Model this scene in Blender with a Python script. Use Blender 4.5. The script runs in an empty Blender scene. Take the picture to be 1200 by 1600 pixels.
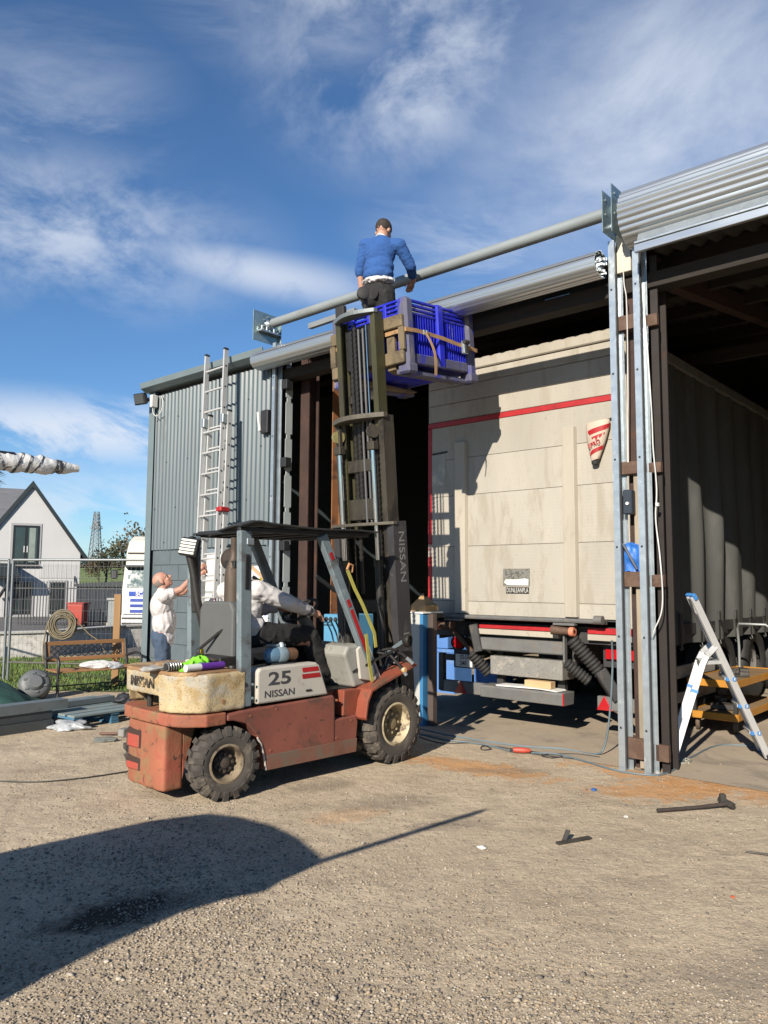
import bpy, bmesh, math, random
import numpy as np
from mathutils import Vector, Matrix, Euler, noise
random.seed(7)
PI = math.pi
R = math.radians
SC = bpy.context.scene
COL = SC.collection

# ------------------------------------------------------------------ camera
def make_camera():
    p, r = R(5.25), R(0.33)
    fw = Vector((0, math.cos(p), math.sin(p)))
    up0 = Vector((0, -math.sin(p), math.cos(p)))
    rt0 = Vector((1, 0, 0))
    up = up0 * math.cos(r) - rt0 * math.sin(r)
    rt = rt0 * math.cos(r) + up0 * math.sin(r)
    cam = bpy.data.cameras.new('camera')
    cam.sensor_fit = 'HORIZONTAL'
    cam.sensor_width = 36.0
    cam.lens = 36.0 * 1210 / 1200
    cam.clip_start = 0.05
    cam.clip_end = 4000
    o = bpy.data.objects.new('camera', cam)
    o.matrix_world = Matrix(((rt.x, up.x, -fw.x, 0), (rt.y, up.y, -fw.y, 0), (rt.z, up.z, -fw.z, 1.55), (0, 0, 0, 1)))
    COL.objects.link(o)
    SC.camera = o
make_camera()

# ------------------------------------------------------------------ sun and sky
SUN_AZ, SUN_EL = R(24.8), R(26.5)
def make_light():
    tr = Vector((math.sin(SUN_AZ) * math.cos(SUN_EL), math.cos(SUN_AZ) * math.cos(SUN_EL), -math.sin(SUN_EL)))
    l = bpy.data.lights.new('sun', 'SUN')
    l.energy = 5.0
    l.angle = R(0.5)
    l.color = (1.0, 0.91, 0.78)
    o = bpy.data.objects.new('sun', l)
    o.rotation_euler = tr.to_track_quat('-Z', 'Y').to_euler()
    o.location = -tr * 60
    COL.objects.link(o)
make_light()

SKY_STRENGTH = 0.055
def make_world():
    w = bpy.data.worlds.new('World')
    SC.world = w
    w.use_nodes = True
    nt = w.node_tree
    nd, lk = nt.nodes, nt.links
    nd.clear()
    out = nd.new('ShaderNodeOutputWorld')
    bg = nd.new('ShaderNodeBackground')
    bg.inputs['Strength'].default_value = SKY_STRENGTH
    sky = nd.new('ShaderNodeTexSky')
    sky.sky_type = 'NISHITA'
    sky.sun_disc = False
    sky.sun_elevation = SUN_EL
    sky.sun_rotation = R(180) + SUN_AZ
    sky.air_density = 1.0
    sky.dust_density = 0.1
    sky.ozone_density = 3.0
    tc = nd.new('ShaderNodeTexCoord')
    def math_(op, a, b=None, c=None):
        n = nd.new('ShaderNodeMath')
        n.operation = op
        for i, v in enumerate((a, b, c)):
            if v is None:
                continue
            if isinstance(v, (int, float)):
                n.inputs[i].default_value = v
            else:
                lk.new(v, n.inputs[i])
        return n.outputs[0]
    def vmath(op, a, b):
        n = nd.new('ShaderNodeVectorMath')
        n.operation = op
        for i, v in enumerate((a, b)):
            if isinstance(v, (tuple, list)):
                n.inputs[i].default_value = v
            else:
                lk.new(v, n.inputs[i])
        return n
    D = tc.outputs['Generated']
    sep = nd.new('ShaderNodeSeparateXYZ')
    lk.new(D, sep.inputs[0])
    zz = math_('ADD', math_('MAXIMUM', sep.outputs[2], 0.0), 0.16)
    cmb = nd.new('ShaderNodeCombineXYZ')
    lk.new(math_('DIVIDE', sep.outputs[0], zz), cmb.inputs[0])
    lk.new(math_('DIVIDE', sep.outputs[1], zz), cmb.inputs[1])
    P = cmb.outputs[0]
    def nz(scale, detail, rough, dist, sx=1.0, sy=1.0, rot=0.0, off=0.0):
        m = nd.new('ShaderNodeMapping')
        m.inputs['Scale'].default_value = (sx, sy, 1)
        m.inputs['Rotation'].default_value = (0, 0, rot)
        m.inputs['Location'].default_value = (off, off * 0.7, 0)
        lk.new(P, m.inputs[0])
        n = nd.new('ShaderNodeTexNoise')
        n.inputs['Scale'].default_value = scale
        n.inputs['Detail'].default_value = detail
        n.inputs['Roughness'].default_value = rough
        n.inputs['Distortion'].default_value = dist
        lk.new(m.outputs[0], n.inputs['Vector'])
        return n.outputs['Fac']
    def ramp(v, a, b):
        n = nd.new('ShaderNodeMapRange')
        n.interpolation_type = 'SMOOTHSTEP'
        n.inputs[1].default_value = a
        n.inputs[2].default_value = b
        lk.new(v, n.inputs[0])
        return n.outputs[0]
    # banks of cloud, each round a direction in the sky
    def bank(c, s, rot=0.0):
        d = vmath('SUBTRACT', D, c).outputs[0]
        if rot:
            vr = nd.new('ShaderNodeVectorRotate')
            vr.rotation_type = 'Y_AXIS'
            vr.inputs['Angle'].default_value = rot
            lk.new(d, vr.inputs['Vector'])
            d = vr.outputs[0]
        d = vmath('MULTIPLY', d, s).outputs[0]
        ln = vmath('LENGTH', d, (0, 0, 0)).outputs['Value']
        return math_('SUBTRACT', 1.0, ramp(ln, 0.0, 1.0))
    fine = nz(2.9, 11, 0.62, 0.35, 1.0, 0.85, 0.5, 3.1)
    wisp = nz(2.6, 11, 0.64, 0.45, 0.75, 1.45, -0.5, 7.7)
    broad = nz(0.8, 5, 0.55, 0.4, 1, 1, 0.2, 1.3)
    m1 = math_('MULTIPLY', bank((0.01, 0.81, 0.60), (4.2, 2, 6.0)), ramp(fine, 0.34, 0.66))
    m1b = math_('MULTIPLY', bank((-0.10, 0.77, 0.63), (4.6, 2, 11.0)), ramp(wisp, 0.38, 0.72))
    m2 = math_('MULTIPLY', bank((0.32, 0.80, 0.50), (2.7, 2, 4.0)), ramp(fine, 0.12, 0.86))
    m2b = math_('MULTIPLY', bank((0.14, 0.86, 0.43), (4.6, 2, 9.0)), ramp(wisp, 0.34, 0.74))
    m3 = math_('MULTIPLY', bank((-0.37, 0.80, 0.49), (5.0, 2, 8.0), 0.5), ramp(wisp, 0.42, 0.68))
    m4 = math_('MULTIPLY', bank((-0.36, 0.85, 0.395), (3.4, 2, 9.0)), ramp(fine, 0.38, 0.62))
    m5 = math_('MULTIPLY', bank((-0.15, 0.915, 0.375), (4.2, 1.5, 26.0), -0.12), ramp(fine, 0.30, 0.58))
    m6 = math_('MULTIPLY', bank((-0.36, 0.91, 0.18), (3.0, 1.5, 17.0)), ramp(nz(3.0, 9, 0.62, 0.4, 1.0, 0.5, 0.1, 5.0), 0.38, 0.58))
    m7 = math_('MULTIPLY', bank((-0.33, 0.94, 0.09), (2.2, 1.5, 12.0)), ramp(nz(2.4, 8, 0.6, 0.4, 1.0, 0.5, 0.1, 9.0), 0.30, 0.60))
    tot = math_('MULTIPLY', ramp(broad, 0.50, 0.85), 0.12)
    for m, k in ((m1, 1.0), (m1b, .55), (m2, .95), (m2b, .7), (m3, .32), (m4, .62), (m5, .68), (m6, .85), (m7, .5)):
        tot = math_('MAXIMUM', tot, math_('MULTIPLY', m, k))
    tot = math_('MINIMUM', tot, 0.95)
    mix = nd.new('ShaderNodeMixRGB')
    lk.new(tot, mix.inputs[0])
    deep = nd.new('ShaderNodeMixRGB')
    deep.blend_type = 'MULTIPLY'
    deep.inputs[0].default_value = 1.0
    deep.inputs[2].default_value = (0.84, 1.14, 1.40, 1)
    lk.new(sky.outputs[0], deep.inputs[1])
    lk.new(deep.outputs[0], mix.inputs[1])
    mix.inputs[2].default_value = (8.6, 9.2, 10.2, 1)
    lk.new(mix.outputs[0], bg.inputs['Color'])
    lk.new(bg.outputs[0], out.inputs[0])
make_world()
SC.view_settings.view_transform = 'Standard'
SC.view_settings.look = 'None'
SC.view_settings.exposure = 0.78
SC.view_settings.gamma = 1.0
SC.view_settings.use_curve_mapping = False
SC.cycles.max_bounces = 6
SC.cycles.diffuse_bounces = 3
SC.cycles.caustics_reflective = False
SC.cycles.caustics_refractive = False

# ------------------------------------------------------------------ materials
def lin(h):
    h = h.lstrip('#')
    o = []
    for i in (0, 2, 4):
        c = int(h[i:i + 2], 16) / 255
        o.append(c / 12.92 if c <= 0.04045 else ((c + 0.055) / 1.055) ** 2.4)
    return tuple(o)
MATS = {}
ALB = 0.76
def mat(name, col, rough=0.6, metal=0.0, var=0.18, scale=4.0, bump=0.0, bscale=60.0, dirt=None, dirt2=None, dirt3=None,
        stretch=(1, 1, 1), spec=0.5, coat=0.0, emit=None, trans=0.0, attr=None, bdist=0.01, ridge=0.0):
    """principled material with object-space mottling, optional patches of dirt and fine relief"""
    if name in MATS:
        return MATS[name]
    m = bpy.data.materials.new(name)
    m.use_nodes = True
    nt = m.node_tree
    nd, lk = nt.nodes, nt.links
    b = nd['Principled BSDF']
    if isinstance(col, str):
        col = lin(col)
    tc = nd.new('ShaderNodeTexCoord')
    oi = nd.new('ShaderNodeObjectInfo')
    add = nd.new('ShaderNodeVectorMath')
    add.operation = 'MULTIPLY_ADD'
    lk.new(oi.outputs['Random'], add.inputs[0])
    add.inputs[1].default_value = (17.3, 9.1, 23.7)
    lk.new(tc.outputs['Object'], add.inputs[2])
    mp = nd.new('ShaderNodeMapping')
    mp.inputs['Scale'].default_value = stretch
    lk.new(add.outputs[0], mp.inputs[0])
    V = mp.outputs[0]
    def nz(s, d=5, r=0.6, dist=0.0):
        n = nd.new('ShaderNodeTexNoise')
        n.inputs['Scale'].default_value = s
        n.inputs['Detail'].default_value = d
        n.inputs['Roughness'].default_value = r
        n.inputs['Distortion'].default_value = dist
        lk.new(V, n.inputs['Vector'])
        return n.outputs['Fac']
    def rng(v, a, bb, c=0.0, d=1.0):
        n = nd.new('ShaderNodeMapRange')
        n.inputs[1].default_value = a
        n.inputs[2].default_value = bb
        n.inputs[3].default_value = c
        n.inputs[4].default_value = d
        lk.new(v, n.inputs[0])
        return n.outputs[0]
    base = nd.new('ShaderNodeMixRGB')
    base.blend_type = 'MULTIPLY'
    base.inputs[0].default_value = 1.0
    if attr:
        at = nd.new('ShaderNodeAttribute')
        at.attribute_name = attr
        lk.new(at.outputs['Color'], base.inputs[1])
    else:
        base.inputs[1].default_value = (*col, 1)
    g = rng(nz(scale), 0.25, 0.75, (1 - var) * ALB, (1 + var) * ALB)
    rv = rng(oi.outputs['Random'], 0, 1, 1 - var * 0.35, 1 + var * 0.35)
    mm = nd.new('ShaderNodeMath')
    mm.operation = 'MULTIPLY'
    lk.new(g, mm.inputs[0])
    lk.new(rv, mm.inputs[1])
    lk.new(mm.outputs[0], base.inputs[2])
    cur = base.outputs[0]
    rcur = None
    for dd in (dirt, dirt2, dirt3):
        if not dd:
            continue
        dc, amount, ds = dd[:3]
        if isinstance(dc, str):
            dc = lin(dc)
        mk = rng(nz(ds, 8, 0.68, 0.4), 0.70 - amount * 0.45, 0.80 - amount * 0.45)
        mx = nd.new('ShaderNodeMixRGB')
        lk.new(mk, mx.inputs[0])
        lk.new(cur, mx.inputs[1])
        mx.inputs[2].default_value = (*[v * ALB for v in dc], 1)
        cur = mx.outputs[0]
        if metal > 0 or rough < 0.5:
            rcur = mk
    lk.new(cur, b.inputs['Base Color'])
    rr = rng(nz(scale * 2.3), 0.2, 0.8, max(0.02, rough - 0.08), min(1, rough + 0.08))
    if rcur is not None:
        mr = nd.new('ShaderNodeMix')
        lk.new(rcur, mr.inputs[0])
        lk.new(rr, mr.inputs[2])
        mr.inputs[3].default_value = 0.8
        lk.new(mr.outputs[0], b.inputs['Roughness'])
        if metal > 0:
            mt = rng(rcur, 0, 1, metal, 0.1)
            lk.new(mt, b.inputs['Metallic'])
    else:
        lk.new(rr, b.inputs['Roughness'])
        b.inputs['Metallic'].default_value = metal
    b.inputs['Specular IOR Level'].default_value = spec
    if coat:
        b.inputs['Coat Weight'].default_value = coat
    if trans:
        b.inputs['Transmission Weight'].default_value = trans
    if emit:
        b.inputs['Emission Color'].default_value = (*emit[0], 1)
        b.inputs['Emission Strength'].default_value = emit[1]
    if bump:
        bp = nd.new('ShaderNodeBump')
        bp.inputs['Strength'].default_value = bump
        bp.inputs['Distance'].default_value = bdist
        if ridge:
            wv = nd.new('ShaderNodeTexWave')
            wv.bands_direction = 'Z'
            wv.inputs['Scale'].default_value = ridge
            wv.inputs['Distortion'].default_value = 0.0
            lk.new(tc.outputs['Object'], wv.inputs['Vector'])
            sm = nd.new('ShaderNodeMath')
            sm.operation = 'MULTIPLY_ADD'
            lk.new(wv.outputs['Fac'], sm.inputs[0])
            sm.inputs[1].default_value = 0.35
            lk.new(nz(bscale, 6, 0.65), sm.inputs[2])
            lk.new(sm.outputs[0], bp.inputs['Height'])
        else:
            lk.new(nz(bscale, 6, 0.65), bp.inputs['Height'])
        lk.new(bp.outputs[0], b.inputs['Normal'])
    MATS[name] = m
    return m

# ------------------------------------------------------------------ geometry helpers
class MB:
    """collects boxes, tubes, lathes and sheets; build() links them as one mesh object"""
    def __init__(s):
        s.v, s.f, s.c = [], [], None
    def add(s, vs, fs, M=None):
        n = len(s.v)
        for p in vs:
            p = Vector(p)
            s.v.append(tuple(M @ p) if M is not None else tuple(p))
        s.f += [tuple(i + n for i in q) for q in fs]
        return s
    def box(s, x0, x1, y0, y1, z0, z1, bev=0.0, M=None):
        x0, x1 = min(x0, x1), max(x0, x1)
        y0, y1 = min(y0, y1), max(y0, y1)
        z0, z1 = min(z0, z1), max(z0, z1)
        if bev <= 0:
            vs = [(x, y, z) for x in (x0, x1) for y in (y0, y1) for z in (z0, z1)]
            return s.add(vs, [(0, 1, 3, 2), (4, 6, 7, 5), (0, 4, 5, 1), (2, 3, 7, 6), (0, 2, 6, 4), (1, 5, 7, 3)], M)
        b = min(bev, (x1 - x0) * .45, (y1 - y0) * .45, (z1 - z0) * .45)
        vs, ix = [], {}
        for i in (0, 1):
            for j in (0, 1):
                for k in (0, 1):
                    c = ((x0, x1)[i], (y0, y1)[j], (z0, z1)[k])
                    d = (b if i == 0 else -b, b if j == 0 else -b, b if k == 0 else -b)
                    for a in range(3):
                        p = [c[q] + (0 if q == a else d[q]) for q in range(3)]
                        ix[(i, j, k, a)] = len(vs)
                        vs.append(p)
        fs = []
        for a in range(3):
            for e in (0, 1):
                o = [q for q in range(3) if q != a]
                ring = []
                for u, w in ((0, 0), (1, 0), (1, 1), (0, 1)):
                    t = [0, 0, 0]
                    t[a] = e
                    t[o[0]] = u
                    t[o[1]] = w
                    ring.append(ix[(*t, a)])
                fs.append(tuple(ring))
        for a in range(3):
            o = [q for q in range(3) if q != a]
            for u in (0, 1):
                for w in (0, 1):
                    t0, t1 = [0, 0, 0], [0, 0, 0]
                    t0[o[0]] = t1[o[0]] = u
                    t0[o[1]] = t1[o[1]] = w
                    t1[a] = 1
                    fs.append((ix[(*t0, o[0])], ix[(*t1, o[0])], ix[(*t1, o[1])], ix[(*t0, o[1])]))
        for i in (0, 1):
            for j in (0, 1):
                for k in (0, 1):
                    fs.append(tuple(ix[(i, j, k, a)] for a in range(3)))
        return s.add(vs, fs, M)
    def bar(s, p0, p1, w, h, up=(0, 0, 1), bev=0.0):
        p0, p1 = Vector(p0), Vector(p1)
        d = p1 - p0
        L = d.length
        x = d.normalized()
        u = Vector(up)
        y = u.cross(x)
        if y.length < 1e-4:
            y = Vector((0, 1, 0)).cross(x)
        y.normalize()
        z = x.cross(y)
        M = Matrix(((x.x, y.x, z.x, p0.x), (x.y, y.y, z.y, p0.y), (x.z, y.z, z.z, p0.z), (0, 0, 0, 1)))
        return s.box(0, L, -w / 2, w / 2, -h / 2, h / 2, bev, M)
    def cyl(s, p0, p1, r0, r1=None, n=14, caps=True):
        r1 = r0 if r1 is None else r1
        p0, p1 = Vector(p0), Vector(p1)
        d = (p1 - p0).normalized()
        a = d.orthogonal().normalized()
        b = d.cross(a)
        vs = []
        for p, r in ((p0, r0), (p1, r1)):
            for i in range(n):
                t = 2 * PI * i / n
                vs.append(p + (a * math.cos(t) + b * math.sin(t)) * r)
        fs = [(i, (i + 1) % n, n + (i + 1) % n, n + i) for i in range(n)]
        if caps:
            fs += [tuple(range(n - 1, -1, -1)), tuple(range(n, 2 * n))]
        return s.add(vs, fs)
    def tube(s, pts, r, n=8, caps=True, closed=False):
        pts = [Vector(p) for p in pts]
        m = len(pts)
        rs = r if isinstance(r, (list, tuple)) else [r] * m
        vs, fs = [], []
        prev = None
        for i, p in enumerate(pts):
            if closed:
                d = pts[(i + 1) % m] - pts[i - 1]
            else:
                d = pts[min(i + 1, m - 1)] - pts[max(i - 1, 0)]
            d = d.normalized()
            a = d.orthogonal().normalized() if prev is None else (prev - d * prev.dot(d)).normalized()
            prev = a
            b = d.cross(a)
            for k in range(n):
                t = 2 * PI * k / n
                vs.append(p + (a * math.cos(t) + b * math.sin(t)) * rs[i])
        rows = m if closed else m - 1
        for i in range(rows):
            j = (i + 1) % m
            for k in range(n):
                q = (k + 1) % n
                fs.append((i * n + k, i * n + q, j * n + q, j * n + k))
        if caps and not closed:
            fs += [tuple(range(n - 1, -1, -1)), tuple(range((m - 1) * n, m * n))]
        return s.add(vs, fs)
    def lathe(s, prof, p=(0, 0, 0), d=(0, 0, 1), n=28, M=None):
        p, d = Vector(p), Vector(d).normalized()
        a = d.orthogonal().normalized()
        b = d.cross(a)
        vs, fs = [], []
        for r, h in prof:
            for i in range(n):
                t = 2 * PI * i / n
                vs.append(p + d * h + (a * math.cos(t) + b * math.sin(t)) * r)
        for j in range(len(prof) - 1):
            for i in range(n):
                k = (i + 1) % n
                fs.append((j * n + i, j * n + k, (j + 1) * n + k, (j + 1) * n + i))
        return s.add(vs, fs, M)
    def prism(s, poly, h0, h1, plane='xz', M=None):
        n = len(poly)
        def P(u, w, h):
            return {'xz': (u, h, w), 'yz': (h, u, w), 'xy': (u, w, h)}[plane]
        vs = [P(u, w, h0) for u, w in poly] + [P(u, w, h1) for u, w in poly]
        fs = [tuple(range(n - 1, -1, -1)), tuple(range(n, 2 * n))]
        fs += [(i, (i + 1) % n, n + (i + 1) % n, n + i) for i in range(n)]
        return s.add(vs, fs, M)
    def grid(s, fn, nu, nv, M=None):
        vs = [fn(i / nu, j / nv) for i in range(nu + 1) for j in range(nv + 1)]
        fs = [(i * (nv + 1) + j, (i + 1) * (nv + 1) + j, (i + 1) * (nv + 1) + j + 1, i * (nv + 1) + j + 1) for i in range(nu) for j in range(nv)]
        return s.add(vs, fs, M)
    def shell(s, fn, nu, nv, th):
        """grid sheet with real thickness th (downwards along its normal)"""
        P = [[Vector(fn(i / nu, j / nv)) for j in range(nv + 1)] for i in range(nu + 1)]
        top, bot = [], []
        for i in range(nu + 1):
            for j in range(nv + 1):
                du = P[min(i + 1, nu)][j] - P[max(i - 1, 0)][j]
                dv = P[i][min(j + 1, nv)] - P[i][max(j - 1, 0)]
                n = du.cross(dv)
                n = n.normalized() if n.length > 1e-12 else Vector((0, 0, 1))
                top.append(P[i][j])
                bot.append(P[i][j] - n * th)
        N = len(top)
        W = nv + 1
        fs = []
        for i in range(nu):
            for j in range(nv):
                q = (i * W + j, (i + 1) * W + j, (i + 1) * W + j + 1, i * W + j + 1)
                fs.append(q)
                fs.append(tuple(N + k for k in reversed(q)))
        rim = [(i * W, (i + 1) * W) for i in range(nu)] + [((i + 1) * W + nv, i * W + nv) for i in range(nu)]
        rim += [(j + 1, j) for j in range(nv)] + [(nu * W + j, nu * W + j + 1) for j in range(nv)]
        fs += [(a, a + N, b + N, b) for a, b in rim]
        return s.add(top + bot, fs)
    def mesh(s, name, recalc=True):
        me = bpy.data.meshes.new(name)
        me.from_pydata(s.v, [], s.f)
        if recalc:
            b = bmesh.new()
            b.from_mesh(me)
            bmesh.ops.recalc_face_normals(b, faces=b.faces[:])
            b.to_mesh(me)
            b.free()
        return me
    def build(s, name, m, parent=None, smooth=None, bevel=None, loc=None, rot=None, recalc=True):
        me = s.mesh(name, recalc)
        if m:
            me.materials.append(m)
        if smooth is not None:
            me.shade_smooth()
            me.set_sharp_from_angle(angle=R(smooth))
        o = link(name, me, parent)
        if loc is not None:
            o.location = loc
        if rot is not None:
            o.rotation_euler = rot
        if bevel:
            bm = o.modifiers.new('edge', 'BEVEL')
            bm.width = bevel
            bm.segments = 2
            bm.limit_method = 'ANGLE'
            bm.angle_limit = R(35)
        return o
def link(name, me, parent=None):
    o = bpy.data.objects.new(name, me)
    COL.objects.link(o)
    if parent is not None:
        o.parent = parent
        off = parent.get('_off')
        if off is not None:
            o.location = (-off[0], -off[1], -off[2])
    return o
def tag(o, label=None, cat=None, group=None, kind=None):
    if label:
        o['label'] = label
    if cat:
        o['category'] = cat
    if group:
        o['group'] = group
    if kind:
        o['kind'] = kind
    return o
def thing(name, label, cat, loc=(0, 0, 0), rot=(0, 0, 0), group=None):
    o = bpy.data.objects.new(name, None)
    o.empty_display_size = 0.2
    COL.objects.link(o)
    o.location = loc
    o.rotation_euler = rot
    return tag(o, label, cat, group)
def dup(root, loc=None, rot=None, label=None, parent=None):
    c = root.copy()
    COL.objects.link(c)
    if loc is not None:
        c.location = loc
    if rot is not None:
        c.rotation_euler = rot
    if label:
        c['label'] = label
    if parent is not None:
        c.parent = parent
    for ch in root.children:
        dup(ch, parent=c)
    return c
def place(o, M):
    o.matrix_world = M
    return o
# frame of the shed front: x to the right along the front, y into the shed
YAW = R(-41.25)
P0 = Vector((2.025, 6.717, 0))
MF = Matrix.Translation(P0) @ Matrix.Rotation(YAW, 4, 'Z')
def FW(a, b, z=0.0):
    return MF @ Vector((a, b, z))
def fthing(name, label, cat, a, b, z=0.0, group=None):
    """empty at (a, b, z) of the shed front's frame; its parts are given in that frame"""
    o = thing(name, label, cat, FW(a, b, z), (0, 0, YAW), group)
    o['_off'] = (a, b, z)
    return o
def fobj(o, label, cat, group=None):
    """top-level single mesh given in the shed front's frame"""
    o.matrix_world = MF
    return tag(o, label, cat, group)
# frame of the fork lift: x forwards, y to its left, origin under the front axle
KYAW = R(46.1)
K0 = Vector((-0.292, 7.248, 0))
MK = Matrix.Translation(K0) @ Matrix.Rotation(KYAW, 4, 'Z')
def KW(x, y, z=0.0):
    return MK @ Vector((x, y, z))
def text_mesh(body, size, xs=1.0, extrude=0.0008, bold=0.0):
    cu = bpy.data.curves.new('lettering', 'FONT')
    cu.body = body
    cu.size = size
    cu.extrude = extrude
    cu.offset = bold
    cu.resolution_u = 3
    cu.align_x = 'CENTER'
    cu.align_y = 'CENTER'
    o = bpy.data.objects.new('lettering', cu)
    COL.objects.link(o)
    bpy.context.view_layer.update()
    me = bpy.data.meshes.new_from_object(o.evaluated_get(bpy.context.evaluated_depsgraph_get()))
    bpy.data.objects.remove(o)
    for v in me.vertices:
        v.co.x *= xs
    return me
def lettering(body, size, m, parent, loc, xdir, ydir, xs=1.0, extrude=0.0008, bold=0.0, name='lettering'):
    me = text_mesh(body, size, xs, extrude, bold)
    me.materials.clear()
    me.materials.append(m)
    o = link(name, me, parent)
    x, y = Vector(xdir).normalized(), Vector(ydir).normalized()
    z = x.cross(y)
    off = Vector(parent['_off']) if parent is not None and '_off' in parent else Vector((0, 0, 0))
    p = Vector(loc) - off
    o.matrix_local = Matrix(((x.x, y.x, z.x, p.x), (x.y, y.y, z.y, p.y), (x.z, y.z, z.z, p.z), (0, 0, 0, 1)))
    return o
def finish_offsets():
    for o in list(bpy.data.objects):
        if '_off' in o:
            del o['_off']
def ellip(cx, cy, cz, rx, ry, rz, M=None, sub=3):
    b = bmesh.new()
    bmesh.ops.create_icosphere(b, subdivisions=sub, radius=1)
    vs = [Vector((v.co.x * rx + 0, v.co.y * ry, v.co.z * rz)) for v in b.verts]
    fs = [tuple(v.index for v in f.verts) for f in b.faces]
    b.free()
    T = Matrix.Translation((cx, cy, cz))
    if M is not None:
        T = T @ M
    return [T @ v for v in vs], fs
def capsule(p0, p1, r0, r1):
    p0, p1 = Vector(p0), Vector(p1)
    b = bmesh.new()
    bmesh.ops.create_icosphere(b, subdivisions=2, radius=1)
    vs = [v.co.copy() for v in b.verts]
    b.free()
    b = bmesh.new()
    for p, r in ((p0, r0), (p1, r1)):
        for v in vs:
            b.verts.new(p + v * r)
    res = bmesh.ops.convex_hull(b, input=b.verts[:])
    bmesh.ops.delete(b, geom=[v for v in b.verts if not v.link_faces], context='VERTS')
    b.verts.index_update()
    out = [v.co.copy() for v in b.verts], [tuple(v.index for v in f.verts) for f in b.faces]
    b.free()
    return out
def blob(name, prims, m, parent, voxel=0.01, smooth=4, wrinkle=0.0, wscale=12.0, wst=(1, 1, 1)):
    """one continuous skin round a set of limbs: ('c', p0, p1, r0, r1) or ('e', centre, radii[, matrix])"""
    mb = MB()
    for q in prims:
        if q[0] == 'c':
            mb.add(*capsule(*q[1:5]))
        else:
            mb.add(*ellip(*q[1], *q[2], q[3] if len(q) > 3 else None, sub=3))
    me = mb.mesh(name + '_src')
    o = bpy.data.objects.new(name, me)
    COL.objects.link(o)
    rm = o.modifiers.new('r', 'REMESH')
    rm.mode = 'VOXEL'
    rm.voxel_size = voxel
    if smooth:
        sm = o.modifiers.new('s', 'SMOOTH')
        sm.factor = 0.5
        sm.iterations = smooth
    bpy.context.view_layer.update()
    me2 = bpy.data.meshes.new_from_object(o.evaluated_get(bpy.context.evaluated_depsgraph_get()))
    bpy.data.objects.remove(o)
    me2.name = name
    if wrinkle:
        nn = [v.normal.copy() for v in me2.vertices]
        for v, n in zip(me2.vertices, nn):
            q = Vector((v.co.x * wst[0], v.co.y * wst[1], v.co.z * wst[2])) * wscale
            t = noise.noise(q) + 0.5 * noise.noise(q * 2.1 + Vector((3, 1, 7)))
            t = 1 - 2 * abs(t)
            v.co += n * wrinkle * (t - 0.4)
    me2.materials.clear()
    me2.materials.append(m)
    me2.shade_smooth()
    return link(name, me2, parent)

def cast(name, mb, m, parent, voxel=.012, smooth=5, rough=0.0, rscale=20.0):
    """fuses the solids of mb into one rounded casting"""
    me = mb.mesh(name + '_src')
    o = bpy.data.objects.new(name, me)
    COL.objects.link(o)
    rm = o.modifiers.new('r', 'REMESH')
    rm.mode = 'VOXEL'
    rm.voxel_size = voxel
    sm = o.modifiers.new('s', 'SMOOTH')
    sm.factor = 0.5
    sm.iterations = smooth
    bpy.context.view_layer.update()
    me2 = bpy.data.meshes.new_from_object(o.evaluated_get(bpy.context.evaluated_depsgraph_get()))
    bpy.data.objects.remove(o)
    if rough:
        nn = [v.normal.copy() for v in me2.vertices]
        for v, n in zip(me2.vertices, nn):
            v.co += n * rough * noise.noise(v.co * rscale)
    me2.materials.clear()
    me2.materials.append(m)
    me2.shade_smooth()
    return link(name, me2, parent)
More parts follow.
